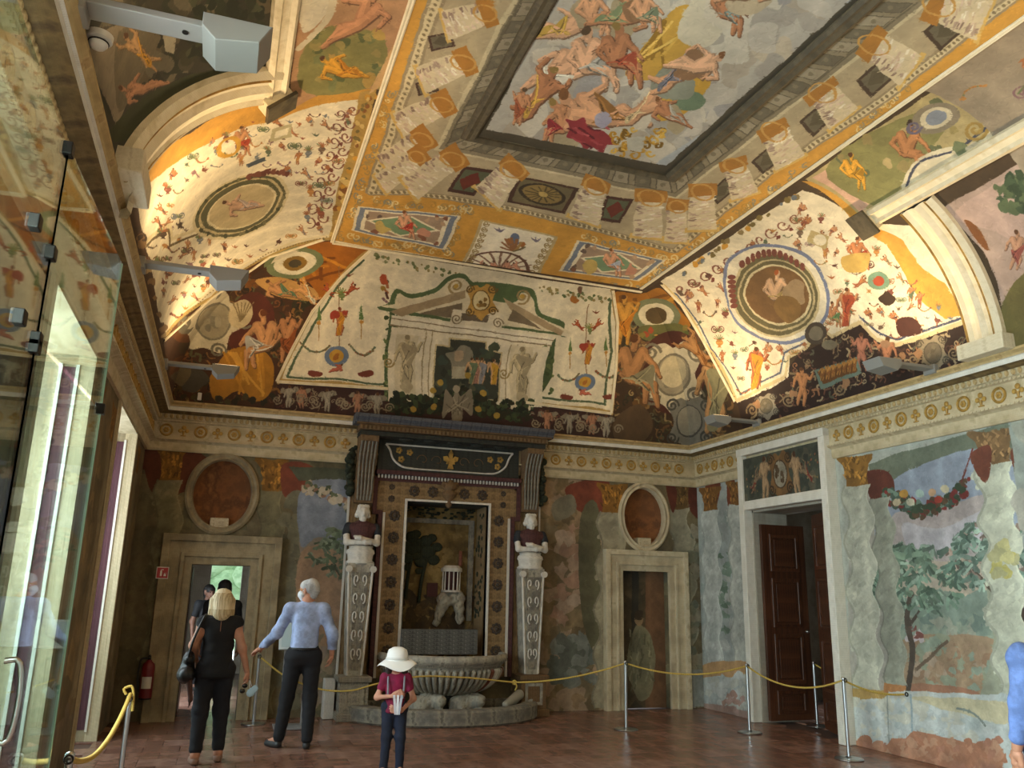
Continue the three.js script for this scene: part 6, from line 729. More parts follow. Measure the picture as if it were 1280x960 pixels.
  for (const s of [-1, 1]) for (let k = 0; k < 2; k++) { const p = []; for (let i = 0; i <= 12; i++) { const t = i / 12, an = t * 5; p.push(V(s * (0.2 + k * 0.22 + Math.cos(an) * 0.09 * (1 - t * 0.7)), 3.54 + Math.sin(an) * 0.09 * (1 - t * 0.7), 0.122)); } obj('vine_scroll', tube(p, 0.006, 24, 5), brownM, F); }
  // entablature
  obj('soffit', boxAB(-1.4, 1.4, 3.8, 3.86, 0, 0.42), darkMos, F); for (const x of [-0.72, -0.36, 0, 0.36, 0.72]) obj('soffit_boss', ball(0.07, x, 3.79, 0.3, 1.5, 0.5, 0.8, 10), darkMos, F);
  obj('tan_band', boxAB(-1.42, 1.42, 3.87, 3.95, 0, 0.46, 0.006), brownM, F); { const l = []; for (let i = 0; i < 48; i++) l.push(bx(0.03, 0.05, 0.03, -1.4 + i * 0.0596, 3.9, 0.465)); obj('dentil_row', l, mosaic, F).userData.kind = 'stuff'; }
  obj('crown_slab', metric(extr([[0, 3.95], [0.48, 3.95], [0.5, 3.97], [0.5, 3.99], [0.56, 4.03], [0.56, 4.08], [0, 4.08]], 3.0).rotateY(-Math.PI / 2).translate(1.5, 0, 0)), stoneMat(['#4a4c54', '#5c5e64', '#3c3e46'], 0.15, 0.85, 0.006), F); obj('crown_bead', boxAB(-1.47, 1.47, 3.945, 3.965, 0.4, 0.5), brownM, F);
  // herms
  for (const s of [-1, 1]) {
    const x = s * 1.26; obj('pilaster', boxAB(x - 0.2, x + 0.2, 0.3, 3.2, 0, 0.06), mosaic, F); obj('pilaster_fillet', boxAB(x + s * 0.19 - 0.012, x + s * 0.19 + 0.012, 0.3, 3.1, 0, 0.075), whiteSt, F); obj('pilaster_cap', boxAB(x - 0.24, x + 0.24, 3.1, 3.22, 0, 0.1, 0.01), brownM, F);
    const ped = obj('pedestal', [boxAB(x - 0.22, x + 0.22, 0, 0.1, 0, 0.5, 0.012), boxAB(x - 0.19, x + 0.19, 0.1, 0.48, 0, 0.44, 0.01), boxAB(x - 0.22, x + 0.22, 0.48, 0.55, 0, 0.48, 0.012)], s < 0 ? paleStone : brownM, F); obj('pedestal_panel', metric(extr(rectPts(x - 0.13, x + 0.13, 0.15, 0.44), 0.015, [rectPts(x - 0.09, x + 0.09, 0.19, 0.4)]).translate(0, 0, 0.435)), paleStone, ped);
    if (s < 0) obj('side_plinth', boxAB(x - 0.36, x - 0.22, 0, 0.5, 0, 0.22, 0.01), whiteSt, F);
    const sh = (w0, w1, z0, z1, ya, yb, m, nm_, par) => { const g = new THREE.BoxGeometry(1, 1, 1, 1, 1, 1), p = g.attributes.position; for (let i = 0; i < p.count; i++) { const t = p.getY(i) + 0.5, w = lerp(w0, w1, t); p.setXYZ(i, x + p.getX(i) * w, lerp(ya, yb, t), lerp(z0, z1, p.getZ(i) + 0.5)); } g.computeVertexNormals(); return obj(nm_, metric(g), m, par); };
    const shaft = sh(0.2, 0.36, 0.06, 0.34, 0.55, 2.02, paleStone, 'herm_shaft', F); sh(0.1, 0.24, 0.33, 0.352, 0.62, 1.9, greyStone, 'relief_panel', shaft);
    for (const q of [-1, 1]) { obj('edge_roll', tube([V(x + q * 0.095, 0.56, 0.335), V(x + q * 0.165, 1.96, 0.335)], 0.018, 2, 6), whiteSt, shaft); obj('edge_volute', cyl(0.045, 0.045, 0.06, 0, 0, 0, 12).rotateX(Math.PI / 2).translate(x + q * 0.165, 1.94, 0.33), whiteSt, shaft); }
    for (let k = 0; k < 5; k++) for (const q of [-1, 1]) { const p = []; for (let i = 0; i <= 10; i++) { const t = i / 10, an = -1.5 + t * 6; p.push(V(x + q * (0.035 + k * 0.005 + Math.cos(an) * 0.035 * (1 - t * 0.6)), 0.84 + k * 0.24 + Math.sin(an) * 0.08 * (1 - t * 0.6), 0.357)); } obj('relief_scroll', tube(p, 0.011, 16, 5), whiteSt, shaft); }
    obj('drum_capital', lathe([[0.02, 2.0], [0.19, 2.0], [0.2, 2.04], [0.17, 2.06], [0.18, 2.14], [0.2, 2.16], [0.19, 2.2], [0.16, 2.22], [0.17, 2.26], [0.02, 2.27]], 24).scale(1, 1, 0.8).translate(x, 0, 0.2), whiteSt, F);
    const bust = obj('bust', smoothMetric(solid([B([x, 2.24, 0.2], [x, 2.42, 0.2], 0.13, 0.14, 1.3), B([x - 0.15, 2.5, 0.2], [x + 0.15, 2.5, 0.2], 0.075, 0.075), B([x, 2.42, 0.2], [x, 2.5, 0.21], 0.14, 0.12, 1.3)], 0.016, 0.06)), maroonM, F);
    for (const q of [-1, 1]) { obj('sleeve', smoothMetric(solid([B([x + q * 0.19, 2.52, 0.2], [x + q * 0.22, 2.43, 0.22], 0.062, 0.056)], 0.014, 0.03)), stoneMat(['#23262c', '#31353a'], 0.1), bust); const hy = q > 0 ? 2.36 : 2.3; obj('arm', smoothMetric(solid([B([x + q * 0.22, 2.44, 0.22], [x + q * 0.21, 2.3, 0.27], 0.045, 0.042), B([x + q * 0.21, 2.3, 0.27], [x - q * 0.04, hy, 0.36], 0.042, 0.03), B([x - q * 0.04, hy, 0.36], [x - q * 0.12, hy + 0.02, 0.36], 0.032, 0.018), B([x - q * 0.04, hy, 0.37], [x - q * 0.11, hy - 0.02, 0.365], 0.02, 0.013)], 0.01, 0.025)), whiteSt, bust); }
    const hd = obj('head', smoothMetric(solid([B([x, 2.5, 0.2], [x, 2.6, 0.22], 0.05, 0.045), B([x, 2.72, 0.2], [x, 2.73, 0.21], 0.085, 0.085), B([x, 2.65, 0.24], [x, 2.63, 0.25], 0.055, 0.04), B([x, 2.72, 0.295], [x, 2.685, 0.312], 0.01, 0.016)], 0.009, 0.03)), whiteSt, bust); obj('hair', smoothMetric(solid([B([x - 0.08, 2.68, 0.18], [x - 0.04, 2.8, 0.2], 0.035, 0.035), B([x + 0.08, 2.68, 0.18], [x + 0.04, 2.8, 0.2], 0.035, 0.035), B([x - 0.05, 2.8, 0.21], [x + 0.05, 2.8, 0.21], 0.035, 0.035), B([x, 2.74, 0.15], [x, 2.62, 0.14], 0.07, 0.04)], 0.01, 0.02, (d, X, Y, Z) => d + 0.004 * Math.sin(X * 160 + Y * 120))), whiteSt, hd);
    // fluted console above the bust
    const cons = obj('console', metric(extr([[0.06, 2.86], [0.16, 2.86], [0.2, 3.0], [0.2, 3.3], [0.26, 3.55], [0.38, 3.7], [0.4, 3.82], [0.06, 3.82]], 0.26).rotateY(-Math.PI / 2).translate(x + 0.13, 0, 0)), brownM, F);
    for (let k = -2; k <= 2; k++) obj('flute', tube([V(x + k * 0.042, 2.9, 0.17), V(x + k * 0.048, 3.05, 0.21), V(x + k * 0.05, 3.32, 0.215), V(x + k * 0.052, 3.56, 0.28), V(x + k * 0.052, 3.72, 0.395)], 0.02, 14, 5), greyStone, cons);
    const gar = []; reseed(200 + s); for (let i = 0; i < 26; i++) gar.push(new THREE.IcosahedronGeometry(rr(0.035, 0.06), 1).translate(x + s * 0.2 + rr(-0.05, 0.05), 3.0 + i * 0.026, 0.1 + rr(-0.02, 0.05))); obj('fruit_garland', gar, leafM, F).userData.kind = 'stuff';
  }
}
// ---------- stanchions and ropes ----------
const POST = 0.84;
function stanchion(x, z, label) {
  const t = thing('rope_stanchion', label, 'stanchion', [x, 0, z], 0, 'steel rope stanchions');
  obj('base_plate', lathe([[0.001, 0], [0.15, 0], [0.152, 0.008], [0.14, 0.014], [0.04, 0.018], [0.03, 0.03], [0.001, 0.03]], 32), M.steel, t);
  obj('post', cyl(0.019, 0.019, POST - 0.05, 0, 0.02, 0, 16), M.steel, t); obj('cap', lathe([[0.001, POST - 0.035], [0.024, POST - 0.035], [0.024, POST - 0.012], [0.016, POST], [0.001, POST + 0.004]], 16), M.steel, t); obj('rope_hook', new THREE.TorusGeometry(0.02, 0.005, 6, 14).translate(0, POST - 0.03, 0.03), M.darkSteel, t); return V(x, POST - 0.03, z);
}
const sL = onY(163, 868, POST), sN = onY(88, 940, POST);
const SA = stanchion(6.24, 1.75, 'steel stanchion standing before the blind doorway'), SB = stanchion(7.72, 2.29, 'steel stanchion beside the far jamb of the right doorway'), SC = stanchion(7.75, 4.07, 'steel stanchion beside the near jamb of the right doorway'), SD = stanchion(9.0, 1.99, 'steel stanchion inside the right doorway passage'), SE = stanchion(sL.x, sL.z, 'steel stanchion with rope looped over its top near the extinguisher'), SF = stanchion(sN.x, sN.z, 'steel stanchion at the foot of the glass screen'), SG = stanchion(1.7, 0.45, 'steel stanchion between the door surround and the information stand');
function rope(name, label, pts, r = 0.011) { const o = obj('barrier_rope', metric(merge([tube(pts, r, 60, 7)])), M.rope); tag(o, label, 'rope', 'yellow barrier ropes'); return o; }
const sagged = (a, b, sag, n = 8) => Array.from({ length: n + 1 }, (_, i) => { const t = i / n; return a.clone().lerp(b, t).add(V(0, -4 * sag * t * (1 - t), 0)); });
const hookP = onZ(643, 853, 1.12);
rope('r', 'yellow rope from the basin corner to the stanchion before the blind doorway', sagged(hookP, SA, 0.06)); rope('r', 'yellow rope between the blind doorway and the right doorway', sagged(SA, SB, 0.12)); rope('r', 'yellow rope hanging across the right doorway', sagged(SB, SC, 0.16)); const wallHook = onX(1130, 868, W - 0.05); rope('r', 'yellow rope from the near door jamb stanchion to the painted wall', sagged(SC, wallHook, 0.05)); rope('r', 'yellow rope hanging inside the side room', sagged(SD, V(9.9, 0.75, 3.3), 0.2));
rope('r', 'thick pale rope sagging between the two stanchions by the left window', sagged(SF, SE.clone().add(V(0, 0.03, 0)), 0.16), 0.016); const ropeEnd = rope('r', 'yellow rope sagging from the information stand across the fountain basin', [SG, onZ(358, 846, 0.62), onZ(403, 862, 0.75), onZ(440, 863, 0.95), onZ(470, 855, 1.1), onZ(520, 846, 1.16), onZ(580, 847, 1.16), hookP]);
obj('rope_loop', tube([V(-0.03, 0.02, 0), V(-0.05, 0.06, 0), V(0, 0.08, 0), V(0.02, 0.03, 0), V(0.03, -0.1, 0.01)], 0.011, 20, 6), M.rope, scene.children.find((o) => o.name === 'rope_stanchion_004')).position.set(0, POST - 0.02, 0);
{ const t = thing('rope_knot', 'yellow rope knot tied at the corner of the basin', 'knot', hookP.toArray()); obj('coil', new THREE.TorusGeometry(0.022, 0.012, 6, 14), M.rope, t); obj('tail', tube([V(0, 0, 0), V(0.03, -0.05, 0.01), V(0.01, -0.1, 0)], 0.01, 10, 6), M.rope, t); }
{ const o = tag(obj('wall_hook', new THREE.TorusGeometry(0.02, 0.006, 6, 12).rotateY(Math.PI / 2), M.darkSteel), 'small dark hook in the painted wall holding the rope', 'hook'); o.position.set(W - 0.015, wallHook.y, wallHook.z); }
// ---------- information stand ----------
{ const p = onY(348, 902, 0), t = thing('information_stand', 'pale information panel on grey legs beside the left doorway', 'stand', [2.12, 0, 0.8]); const grey = plain('#8e9092', 0.5);
  obj('panel', boxAB(-0.22, 0.24, -0.18, 0.18, -0.012, 0.012, 0.004).rotateX(-0.5).translate(0, 1.08, 0), plain('#c9d8dc', 0.3), t); obj('printed_sheet', bx(0.4, 0.3, 0.004, 0.01, 0, 0.014).rotateX(-0.5).translate(0, 1.08, 0), plain('#b3ccd4', 0.4), t); obj('leg', boxAB(-0.14, -0.09, 0, 1.05, -0.03, 0.01), grey, t); obj('leg', boxAB(0.12, 0.17, 0, 1.05, -0.03, 0.01), grey, t); obj('foot', boxAB(-0.2, 0.24, 0, 0.02, -0.2, 0.2, 0.004), grey, t); }
// ---------- fire extinguisher, its sign and pipe ----------
{ const p = onZ(184, 845, 0.18), t = thing('fire_extinguisher', 'red fire extinguisher hanging beside the left door surround', 'fire extinguisher', [p.x, p.y - 0.27, 0.12]); const red = plain('#6d1418', 0.35);
  obj('cylinder', lathe([[0.001, 0], [0.07, 0], [0.078, 0.012], [0.078, 0.36], [0.07, 0.41], [0.035, 0.44], [0.03, 0.46], [0.001, 0.46]], 24), red, t); obj('label_band', lathe([[0.079, 0.12], [0.0795, 0.12], [0.0795, 0.26], [0.079, 0.26]], 24, -0.8, 1.6), plain('#c9c2b8', 0.5), t); obj('valve', cyl(0.02, 0.018, 0.06, 0, 0.45, 0, 12), M.darkSteel, t); obj('handle', [bx(0.02, 0.014, 0.12, 0, 0.515, 0.03, 0.004), bx(0.018, 0.012, 0.11, 0, 0.49, 0.04, 0.004)], M.darkSteel, t); obj('hose', tube([V(-0.02, 0.48, 0.03), V(-0.09, 0.47, 0.04), V(-0.11, 0.35, 0.03), V(-0.1, 0.15, 0.03), V(-0.085, 0.08, 0.03)], 0.012, 24, 7), plain('#1c1a1a', 0.6), t); obj('foot_ring', cyl(0.076, 0.076, 0.02, 0, -0.012, 0, 20), M.darkSteel, t); obj('wall_bracket', boxAB(-0.05, 0.05, 0.2, 0.26, -0.12, -0.06), M.darkSteel, t);
  const s = onZ(203, 716, 0.11), c = document.createElement('canvas'); c.width = c.height = 128; const g = c.getContext('2d'); g.fillStyle = '#e8e0dc'; g.fillRect(0, 0, 128, 128); g.fillStyle = '#b01e28'; g.fillRect(8, 8, 112, 112); g.fillStyle = '#f0e8e4'; g.fillRect(40, 44, 20, 56); g.fillRect(44, 30, 12, 12); g.fillRect(56, 26, 18, 8); g.beginPath(); g.moveTo(76, 100); g.lineTo(84, 60); g.lineTo(94, 84); g.lineTo(100, 56); g.lineTo(104, 100); g.fill(); const tx = new THREE.CanvasTexture(c); tx.colorSpace = THREE.SRGBColorSpace;
  const sg = thing('extinguisher_sign', 'small red square fire extinguisher sign on the stone surround', 'sign', [s.x, s.y, 0.108]); obj('plate', bx(0.15, 0.15, 0.005, 0, 0, 0), plain('#e8e0dc', 0.4), sg); const f = obj('pictogram', new THREE.PlaneGeometry(0.15, 0.15).translate(0, 0, 0.0032), mat({ map: tx, roughness: 0.4 }), sg);
  const a = onZ(192, 690, 0.07), b = onZ(186, 822, 0.07); tag(obj('wall_conduit', tube([V(b.x, a.y + 0.1, 0.07), V(b.x, b.y + 0.1, 0.07)], 0.012, 4, 8), plain('#5c1a18', 0.6)), 'thin red pipe running down to the fire extinguisher', 'pipe'); }
// ---------- glass screen by the left window ----------
{ const A = onX(85, 182, 0.31), Bp = onY(152, 330, A.y), H = A.y, t = thing('glass_screen', 'frameless clear glass screen with dark clips beside the left window', 'glass screen', [0, 0, 0]);
  const gm = new THREE.MeshPhysicalMaterial({ color: '#e6f2ee', transmission: 1, thickness: 0, roughness: 0.02, ior: 1.52 }), edge = plain('#a8dccf', 0.12), clip = plain('#241f1c', 0.5, { metalness: 0.5 });
  const pane = (P, Q, y0, y1) => { const d = Q.clone().sub(P); d.y = 0; const l = d.length(), g = bx(l, y1 - y0, 0.01).rotateY(-Math.atan2(d.z, d.x)); const m = obj('pane', g, gm, t); m.position.set((P.x + Q.x) / 2, (y0 + y1) / 2, (P.z + Q.z) / 2); for (const E of [P, Q]) { const e = obj('polished_edge', bx(0.014, y1 - y0, 0.02), edge, t); e.position.set(E.x, (y0 + y1) / 2, E.z); } };
  const door = onY(99, 562, H * 0.62), yd = onX(104, 600, 0.33).y, Z0 = V(A.x, 0, A.z + 1.2), mid = A.clone(), dr = Bp.clone();
  pane(mid, dr, 2.62, H); pane(mid, V(dr.x, 0, dr.z), 0.02, 2.6); pane(Z0, mid, 0.02, H - 0.02);
  for (const [P, y] of [[A, H - 0.02], [A, H - 0.5], [V(A.x, 0, A.z + 0.32), H - 0.5], [A, H * 0.74], [A, 2.61], [V(A.x, 0, A.z + 0.3), 2.61], [Bp, 2.61], [A, 1.3]]) { const c = obj('clip', bx(0.05, 0.06, 0.06, 0, 0, 0, 0.006), clip, t); c.position.set(P.x, y, P.z); }
  const hd = obj('door_handle', tube([V(0.03, 0.0, 0), V(0.08, 0.0, 0), V(0.08, -0.3, 0), V(0.03, -0.3, 0)], 0.012, 20, 8), M.steel, t); hd.position.set(A.x, 1.35, A.z - 0.25); obj('floor_rail', boxAB(A.x - 0.02, A.x + 0.02, 0, 0.02, dr.z, Z0.z), M.steel, t); }
// ---------- smoke detector, small tag on the cornice ----------
{ const t = thing('smoke_detector', 'round white smoke detector on the left cornice', 'smoke detector', [0.33, 4.12, 8.2]); obj('base', cyl(0.06, 0.058, 0.03, 0, 0, 0, 24).rotateX(Math.PI).translate(0, 0.03, 0), plain('#d8d6cc', 0.5), t); obj('sensor_cage', lathe([[0.001, -0.04], [0.03, -0.038], [0.042, -0.02], [0.042, 0]], 24), plain('#cfcdc4', 0.5), t); obj('slot_ring', new THREE.TorusGeometry(0.043, 0.004, 6, 24).rotateX(Math.PI / 2).translate(0, -0.012, 0), M.darkSteel, t); obj('mounting_arm', boxAB(-0.1, 0.02, 0.02, 0.04, -0.02, 0.02), M.corniceTan, t);
  const p = onY(234, 495, 4.12); tag(obj('motion_sensor', bx(0.05, 0.1, 0.03, 0, 0, 0, 0.006), plain('#d0cec6', 0.5)), 'small white sensor box standing on the cornice in the corner', 'sensor').position.set(0.62, 4.14, 0.38); }
// ---------- people: one continuous body each, clothes and hair as parts ----------
const skinMat = (h) => mat({ map: noiseTex([shadeHex(h, 0.94), h, shadeHex(h, 1.05)], 0.2, 1, 1, 0.03), roughness: 0.6 });
function shadeHex(h, k) { return '#' + hex(h).map((v) => clamp(v * k | 0, 0, 255).toString(16).padStart(2, '0')).join(''); }
const add3 = (a, b) => a.map((v, i) => v + b[i]);
function headGeo(c, yaw, s = 1, tilt = 0) {   // face looks along +z before the turn; c = centre of the skull
  const b = [B([0, 0.02, -0.015], [0, 0.03, 0.012], 0.078, 0.078), B([0, -0.05, 0.03], [0, -0.075, 0.045], 0.058, 0.04), B([0, 0.005, 0.085], [0, -0.03, 0.103], 0.009, 0.015), B([-0.03, -0.075, 0.06], [0.03, -0.075, 0.06], 0.012, 0.012), B([-0.028, -0.06, 0.078], [0.028, -0.06, 0.078], 0.008, 0.008), B([-0.03, 0.022, 0.075], [0.03, 0.022, 0.075], 0.012, 0.012), B([-0.08, 0.02, 0.0], [-0.083, -0.025, 0.004], 0.016, 0.01), B([0.08, 0.02, 0.0], [0.083, -0.025, 0.004], 0.016, 0.01), B([0, -0.05, -0.02], [0, -0.13, -0.02], 0.05, 0.052)].map((q) => q.map((v, i) => i < 8 ? v * s : v));
  const eye = (d, x, y, z) => { for (const k of [-1, 1]) d = Math.max(d, 0.012 * s - Math.hypot(x - k * 0.032 * s, y - 0.004 * s, z - 0.09 * s)); return d; };
  return net(field(b, 0.03 * s, eye), [-0.11 * s, -0.2 * s, -0.12 * s], [0.11 * s, 0.13 * s, 0.14 * s], 0.006 * Math.max(s, 0.9)).rotateX(tilt).rotateY(yaw).translate(...c);
}
function handGeo(wrist, dir, palmN, s = 1, curl = 0.5) {   // five separate fingers and a thumb from the side of the palm
  const f = V(...dir).normalize(), n = V(...palmN).addScaledVector(f, -V(...palmN).dot(f)).normalize(), r = f.clone().cross(n), P = (a, b, c) => V(...wrist).addScaledVector(f, a * s).addScaledVector(r, b * s).addScaledVector(n, c * s).toArray();
  const bones = [B(P(0, 0, 0), P(0.03, 0, 0), 0.025 * s, 0.027 * s), B(P(0.03, -0.018, 0), P(0.085, -0.024, 0.004), 0.021 * s, 0.017 * s), B(P(0.03, 0.018, 0), P(0.082, 0.024, 0.004), 0.021 * s, 0.017 * s)];
  [[-0.03, 0.066], [-0.011, 0.075], [0.01, 0.07], [0.03, 0.054]].forEach(([o, l]) => { const k = P(0.085, o, 0.003), m = P(0.085 + l * 0.5 * Math.cos(curl * 0.6), o * 1.12, 0.003 + l * 0.5 * Math.sin(curl * 0.6)), e = P(0.085 + l * 0.5 * Math.cos(curl * 0.6) + l * 0.5 * Math.cos(curl * 1.6), o * 1.12, 0.003 + l * 0.5 * (Math.sin(curl * 0.6) + Math.sin(curl * 1.6))); bones.push(B(k, m, 0.0095 * s, 0.0088 * s), B(m, e, 0.0088 * s, 0.0075 * s)); });
  bones.push(B(P(0.02, -0.03, 0.004), P(0.055, -0.054, 0.018), 0.013 * s, 0.0105 * s), B(P(0.055, -0.054, 0.018), P(0.08, -0.056, 0.03), 0.0105 * s, 0.008 * s)); return solid(bones, 0.005 * Math.max(s, 0.8), 0.01);
}
function person(name, label, group, j, o) {
  const t = thing(name, label, 'person', o.at, o.turn, group), r = o.bulk ?? 1, s = o.s ?? 1, R = (v) => v * r, wr = (amp, f) => (d, x, y, z) => d + amp * (Math.sin(x * f + y * f * 0.6) * Math.sin(y * f * 0.8 - z * f) * 0.6 + Math.sin(y * f * 1.7 + x * 9) * 0.4);
  const limbs = []; for (const k of ['l', 'r']) { limbs.push(B(j['h' + k], j['k' + k], R(0.082) * s, R(0.056) * s), B(j['k' + k], j['a' + k], R(0.056) * s, R(0.036) * s), B(j['a' + k], j['t' + k], 0.036 * s, 0.03 * s)); limbs.push(B(j['s' + k], j['e' + k], R(0.05) * s, R(0.038) * s), B(j['e' + k], j['w' + k], R(0.038) * s, R(0.026) * s)); }
  const torso = [B(j.hip, j.waist, R(0.125) * s, R(0.112) * s, 1.25), B(j.waist, j.chest, R(0.112) * s, R(0.135) * s, 1.3), B(j.sl, j.sr, R(0.062) * s, R(0.062) * s), B(j.chest, j.neck, R(0.1) * s, R(0.055) * s, 1.2), B(j.neck, j.head, 0.052 * s, 0.05 * s), B(j.hl, j.hr, R(0.085) * s, R(0.085) * s, 1.0)];
  const parts = [smoothMetric(solid([...torso, ...limbs], 0.013, 0.045 * s)), smoothMetric(headGeo(j.head, o.look ?? 0, o.hs ?? 1, o.tilt ?? 0)), smoothMetric(handGeo(j.wl, o.hl?.dir ?? [0, -1, 0.1], o.hl?.n ?? [-1, 0, 0.2], (o.hs ?? 1) * 0.95, o.hl?.curl ?? 0.5)), smoothMetric(handGeo(j.wr, o.hr?.dir ?? [0, -1, 0.1], o.hr?.n ?? [1, 0, 0.2], (o.hs ?? 1) * 0.95, o.hr?.curl ?? 0.5))];
  obj('body', mergeGeometries(parts), skinMat(o.skin ?? '#c08a6c'), t);
  // trousers
  const tr = []; for (const k of ['l', 'r']) { const end = o.trouserEnd ?? 0.96, a = j['k' + k], b = j['a' + k], e = a.map((v, i) => lerp(v, b[i], end)); tr.push(B(j['h' + k], a, R(0.098) * s * (o.loose ?? 1), R(0.072) * s * (o.loose ?? 1)), B(a, e, R(0.072) * s * (o.loose ?? 1), R(0.058) * s * (o.loose ?? 1))); } tr.push(B(j.hl, j.hr, R(0.098) * s, R(0.098) * s, 1.0), B(j.hip, add3(j.hip, [0, 0.09 * s, 0]), R(0.138) * s, R(0.128) * s, 1.2));
  obj('trousers', smoothMetric(solid(tr, 0.012, 0.04 * s, wr(0.004, 42))), o.trouserMat, t);
  // shirt
  const sh = [B(add3(j.hip, [0, (o.shirtLow ?? 0.03) * s, 0]), j.waist, R(o.hips ?? 0.142) * s, R(0.13) * s, 1.15), B(j.waist, j.chest, R(0.13) * s, R(0.15) * s, 1.25), B(j.sl, j.sr, R(0.074) * s, R(0.074) * s), B(j.chest, add3(j.neck, [0, -0.02, 0]), R(0.11) * s, R(0.07) * s, 1.15)];
  if (o.sleeve) for (const k of ['l', 'r']) { const e = j['e' + k], w = j['w' + k], q = o.sleeve; sh.push(B(j['s' + k], q < 1 ? j['s' + k].map((v, i) => lerp(v, e[i], q)) : e, R(0.066) * s, R(0.056) * s)); if (q > 1) sh.push(B(e, e.map((v, i) => lerp(v, w[i], q - 1)), R(0.056) * s, R(0.044) * s)); }
  const hem = j.hip[1] + (o.hem ?? 0.0) * s, top = j.neck[1] + (o.collar ?? 0.03); const shirt = obj('shirt', smoothMetric(solid(sh, 0.012, 0.04 * s, (d, x, y, z) => Math.max(wr(0.005, 34)(d, x, y, z), y - top, hem - y))), o.shirtMat, t);
  for (const k of ['l', 'r']) { const a = j['a' + k], b = j['t' + k]; const f = obj('shoe', smoothMetric(solid([B([a[0], Math.max(0.035, a[1] - 0.045 * s), a[2]], [b[0], 0.032 * s + (o.toeLift ?? 0), b[2]], 0.04 * s, 0.036 * s), B([a[0], 0.03 * s, a[2] - 0.02], [b[0], 0.026 * s, b[2]], 0.036 * s, 0.034 * s)], 0.009, 0.02, (d, x, y, z) => Math.max(d, 0.004 - y))), o.shoeMat, t); }
  return t;
}
const fabric = (h, rough = 0.85) => mat({ map: noiseTex([shadeHex(h, 0.85), h, shadeHex(h, 1.12)], 0.25, 1, 1, 0.08), roughness: rough, bumpMap: bumpRep(0.03), bumpScale: 0.0006 });
const hairGeo = (bones, cell = 0.009, amp = 0.004, f = 26) => { const cx = bones[0][0], cz = bones[0][2]; return smoothMetric(solid(bones, cell, 0.03, (d, x, y, z) => d + amp * Math.sin(Math.atan2(x - cx, z - cz) * f + y * 14))); };
const joints = (h, o = {}) => { const k = h / 1.75; const J = { hip: [0, 0.95, 0], waist: [0, 1.1, 0], chest: [0, 1.3, 0], neck: [0, 1.48, -0.01], head: [0, 1.615, 0.01], sl: [0.17, 1.41, 0], sr: [-0.17, 1.41, 0], el: [0.24, 1.13, -0.03], er: [-0.24, 1.13, -0.03], wl: [0.25, 0.88, 0.04], wr: [-0.25, 0.88, 0.04], hl: [0.09, 0.92, 0], hr: [-0.09, 0.92, 0], kl: [0.1, 0.5, 0.02], kr: [-0.1, 0.5, 0.02], al: [0.1, 0.09, -0.03], ar: [-0.1, 0.09, -0.03], tl: [0.12, 0.035, 0.12], tr: [-0.12, 0.035, 0.12], ...o }; for (const q in J) J[q] = J[q].map((v) => v * k); return J; };
// man in a pale blue shirt, seen from behind, head turned to his left
{ const at = onY(366, 936, 0), J = joints(1.78, { sl: [0.175, 1.41, 0], sr: [-0.175, 1.41, 0], el: [0.3, 1.16, 0.06], wl: [0.47, 0.98, 0.28], er: [-0.29, 1.15, -0.06], wr: [-0.3, 0.93, 0.06], al: [0.19, 0.09, 0.02], kl: [0.14, 0.5, 0.06], tl: [0.3, 0.035, 0.14], ar: [-0.1, 0.09, -0.08], tr: [-0.1, 0.035, 0.08] });
  const skin = '#c48c70', t = person('person', 'man in pale blue shirt and dark trousers with white hair, looking aside', null, J, { at: [2.08, 0, 2.2], turn: Math.PI - 0.1, look: 1.15, skin, bulk: 1.06, sleeve: 1.85, shirtMat: fabric('#a0b0d4', 0.8), trouserMat: fabric('#14151a'), shoeMat: plain('#22201f', 0.5), hl: { dir: [0.6, -0.35, 0.6], n: [0, -1, 0.2], curl: 0.45 }, hr: { dir: [0.1, -1, 0.15], n: [1, 0, 0.2], curl: 0.7 }, shirtLow: 0.08, hem: 0.04 });
  const h = J.head, q = (x, y, z) => { const c = Math.cos(1.15), s = Math.sin(1.15); return [h[0] + x * c + z * s, h[1] + y, h[2] - x * s + z * c]; };
  obj('hair', hairGeo([B(q(0, 0.05, -0.03), q(0, 0.045, 0.03), 0.085, 0.07), B(q(0, 0.0, -0.06), q(0, -0.05, -0.055), 0.07, 0.05), B(q(-0.06, 0.01, -0.03), q(-0.06, 0.04, 0.01), 0.035, 0.035), B(q(0.06, 0.01, -0.03), q(0.06, 0.04, 0.01), 0.035, 0.035)], 0.008, 0.003), fabric('#b9b8b6', 0.9), t);
  const mk = obj('face_mask', smoothMetric(solid([B(q(0, -0.05, 0.07), q(0, -0.075, 0.06), 0.055, 0.045), B(q(-0.05, -0.045, 0.05), q(0.05, -0.045, 0.05), 0.03, 0.03)], 0.008, 0.02)), plain('#d6d8da', 0.8), t); obj('ear_loop', tube([V(...q(0.06, -0.03, 0.06)), V(...q(0.085, 0.0, 0.02)), V(...q(0.085, 0.0, -0.01))], 0.003, 10, 5), plain('#d6d8da', 0.8), mk); obj('glasses', [tube([V(...q(-0.06, 0.005, 0.09)), V(...q(0, 0.008, 0.105)), V(...q(0.06, 0.005, 0.09)), V(...q(0.088, 0.01, 0.0))], 0.004, 20, 5)], plain('#b8862c', 0.4), t);
  obj('belt', new THREE.TorusGeometry(1, 0.02, 6, 36).rotateX(Math.PI / 2).scale(0.158, 0.7, 0.132).translate(0, J.hip[1] + 0.055, 0), plain('#181410', 0.5), t); }
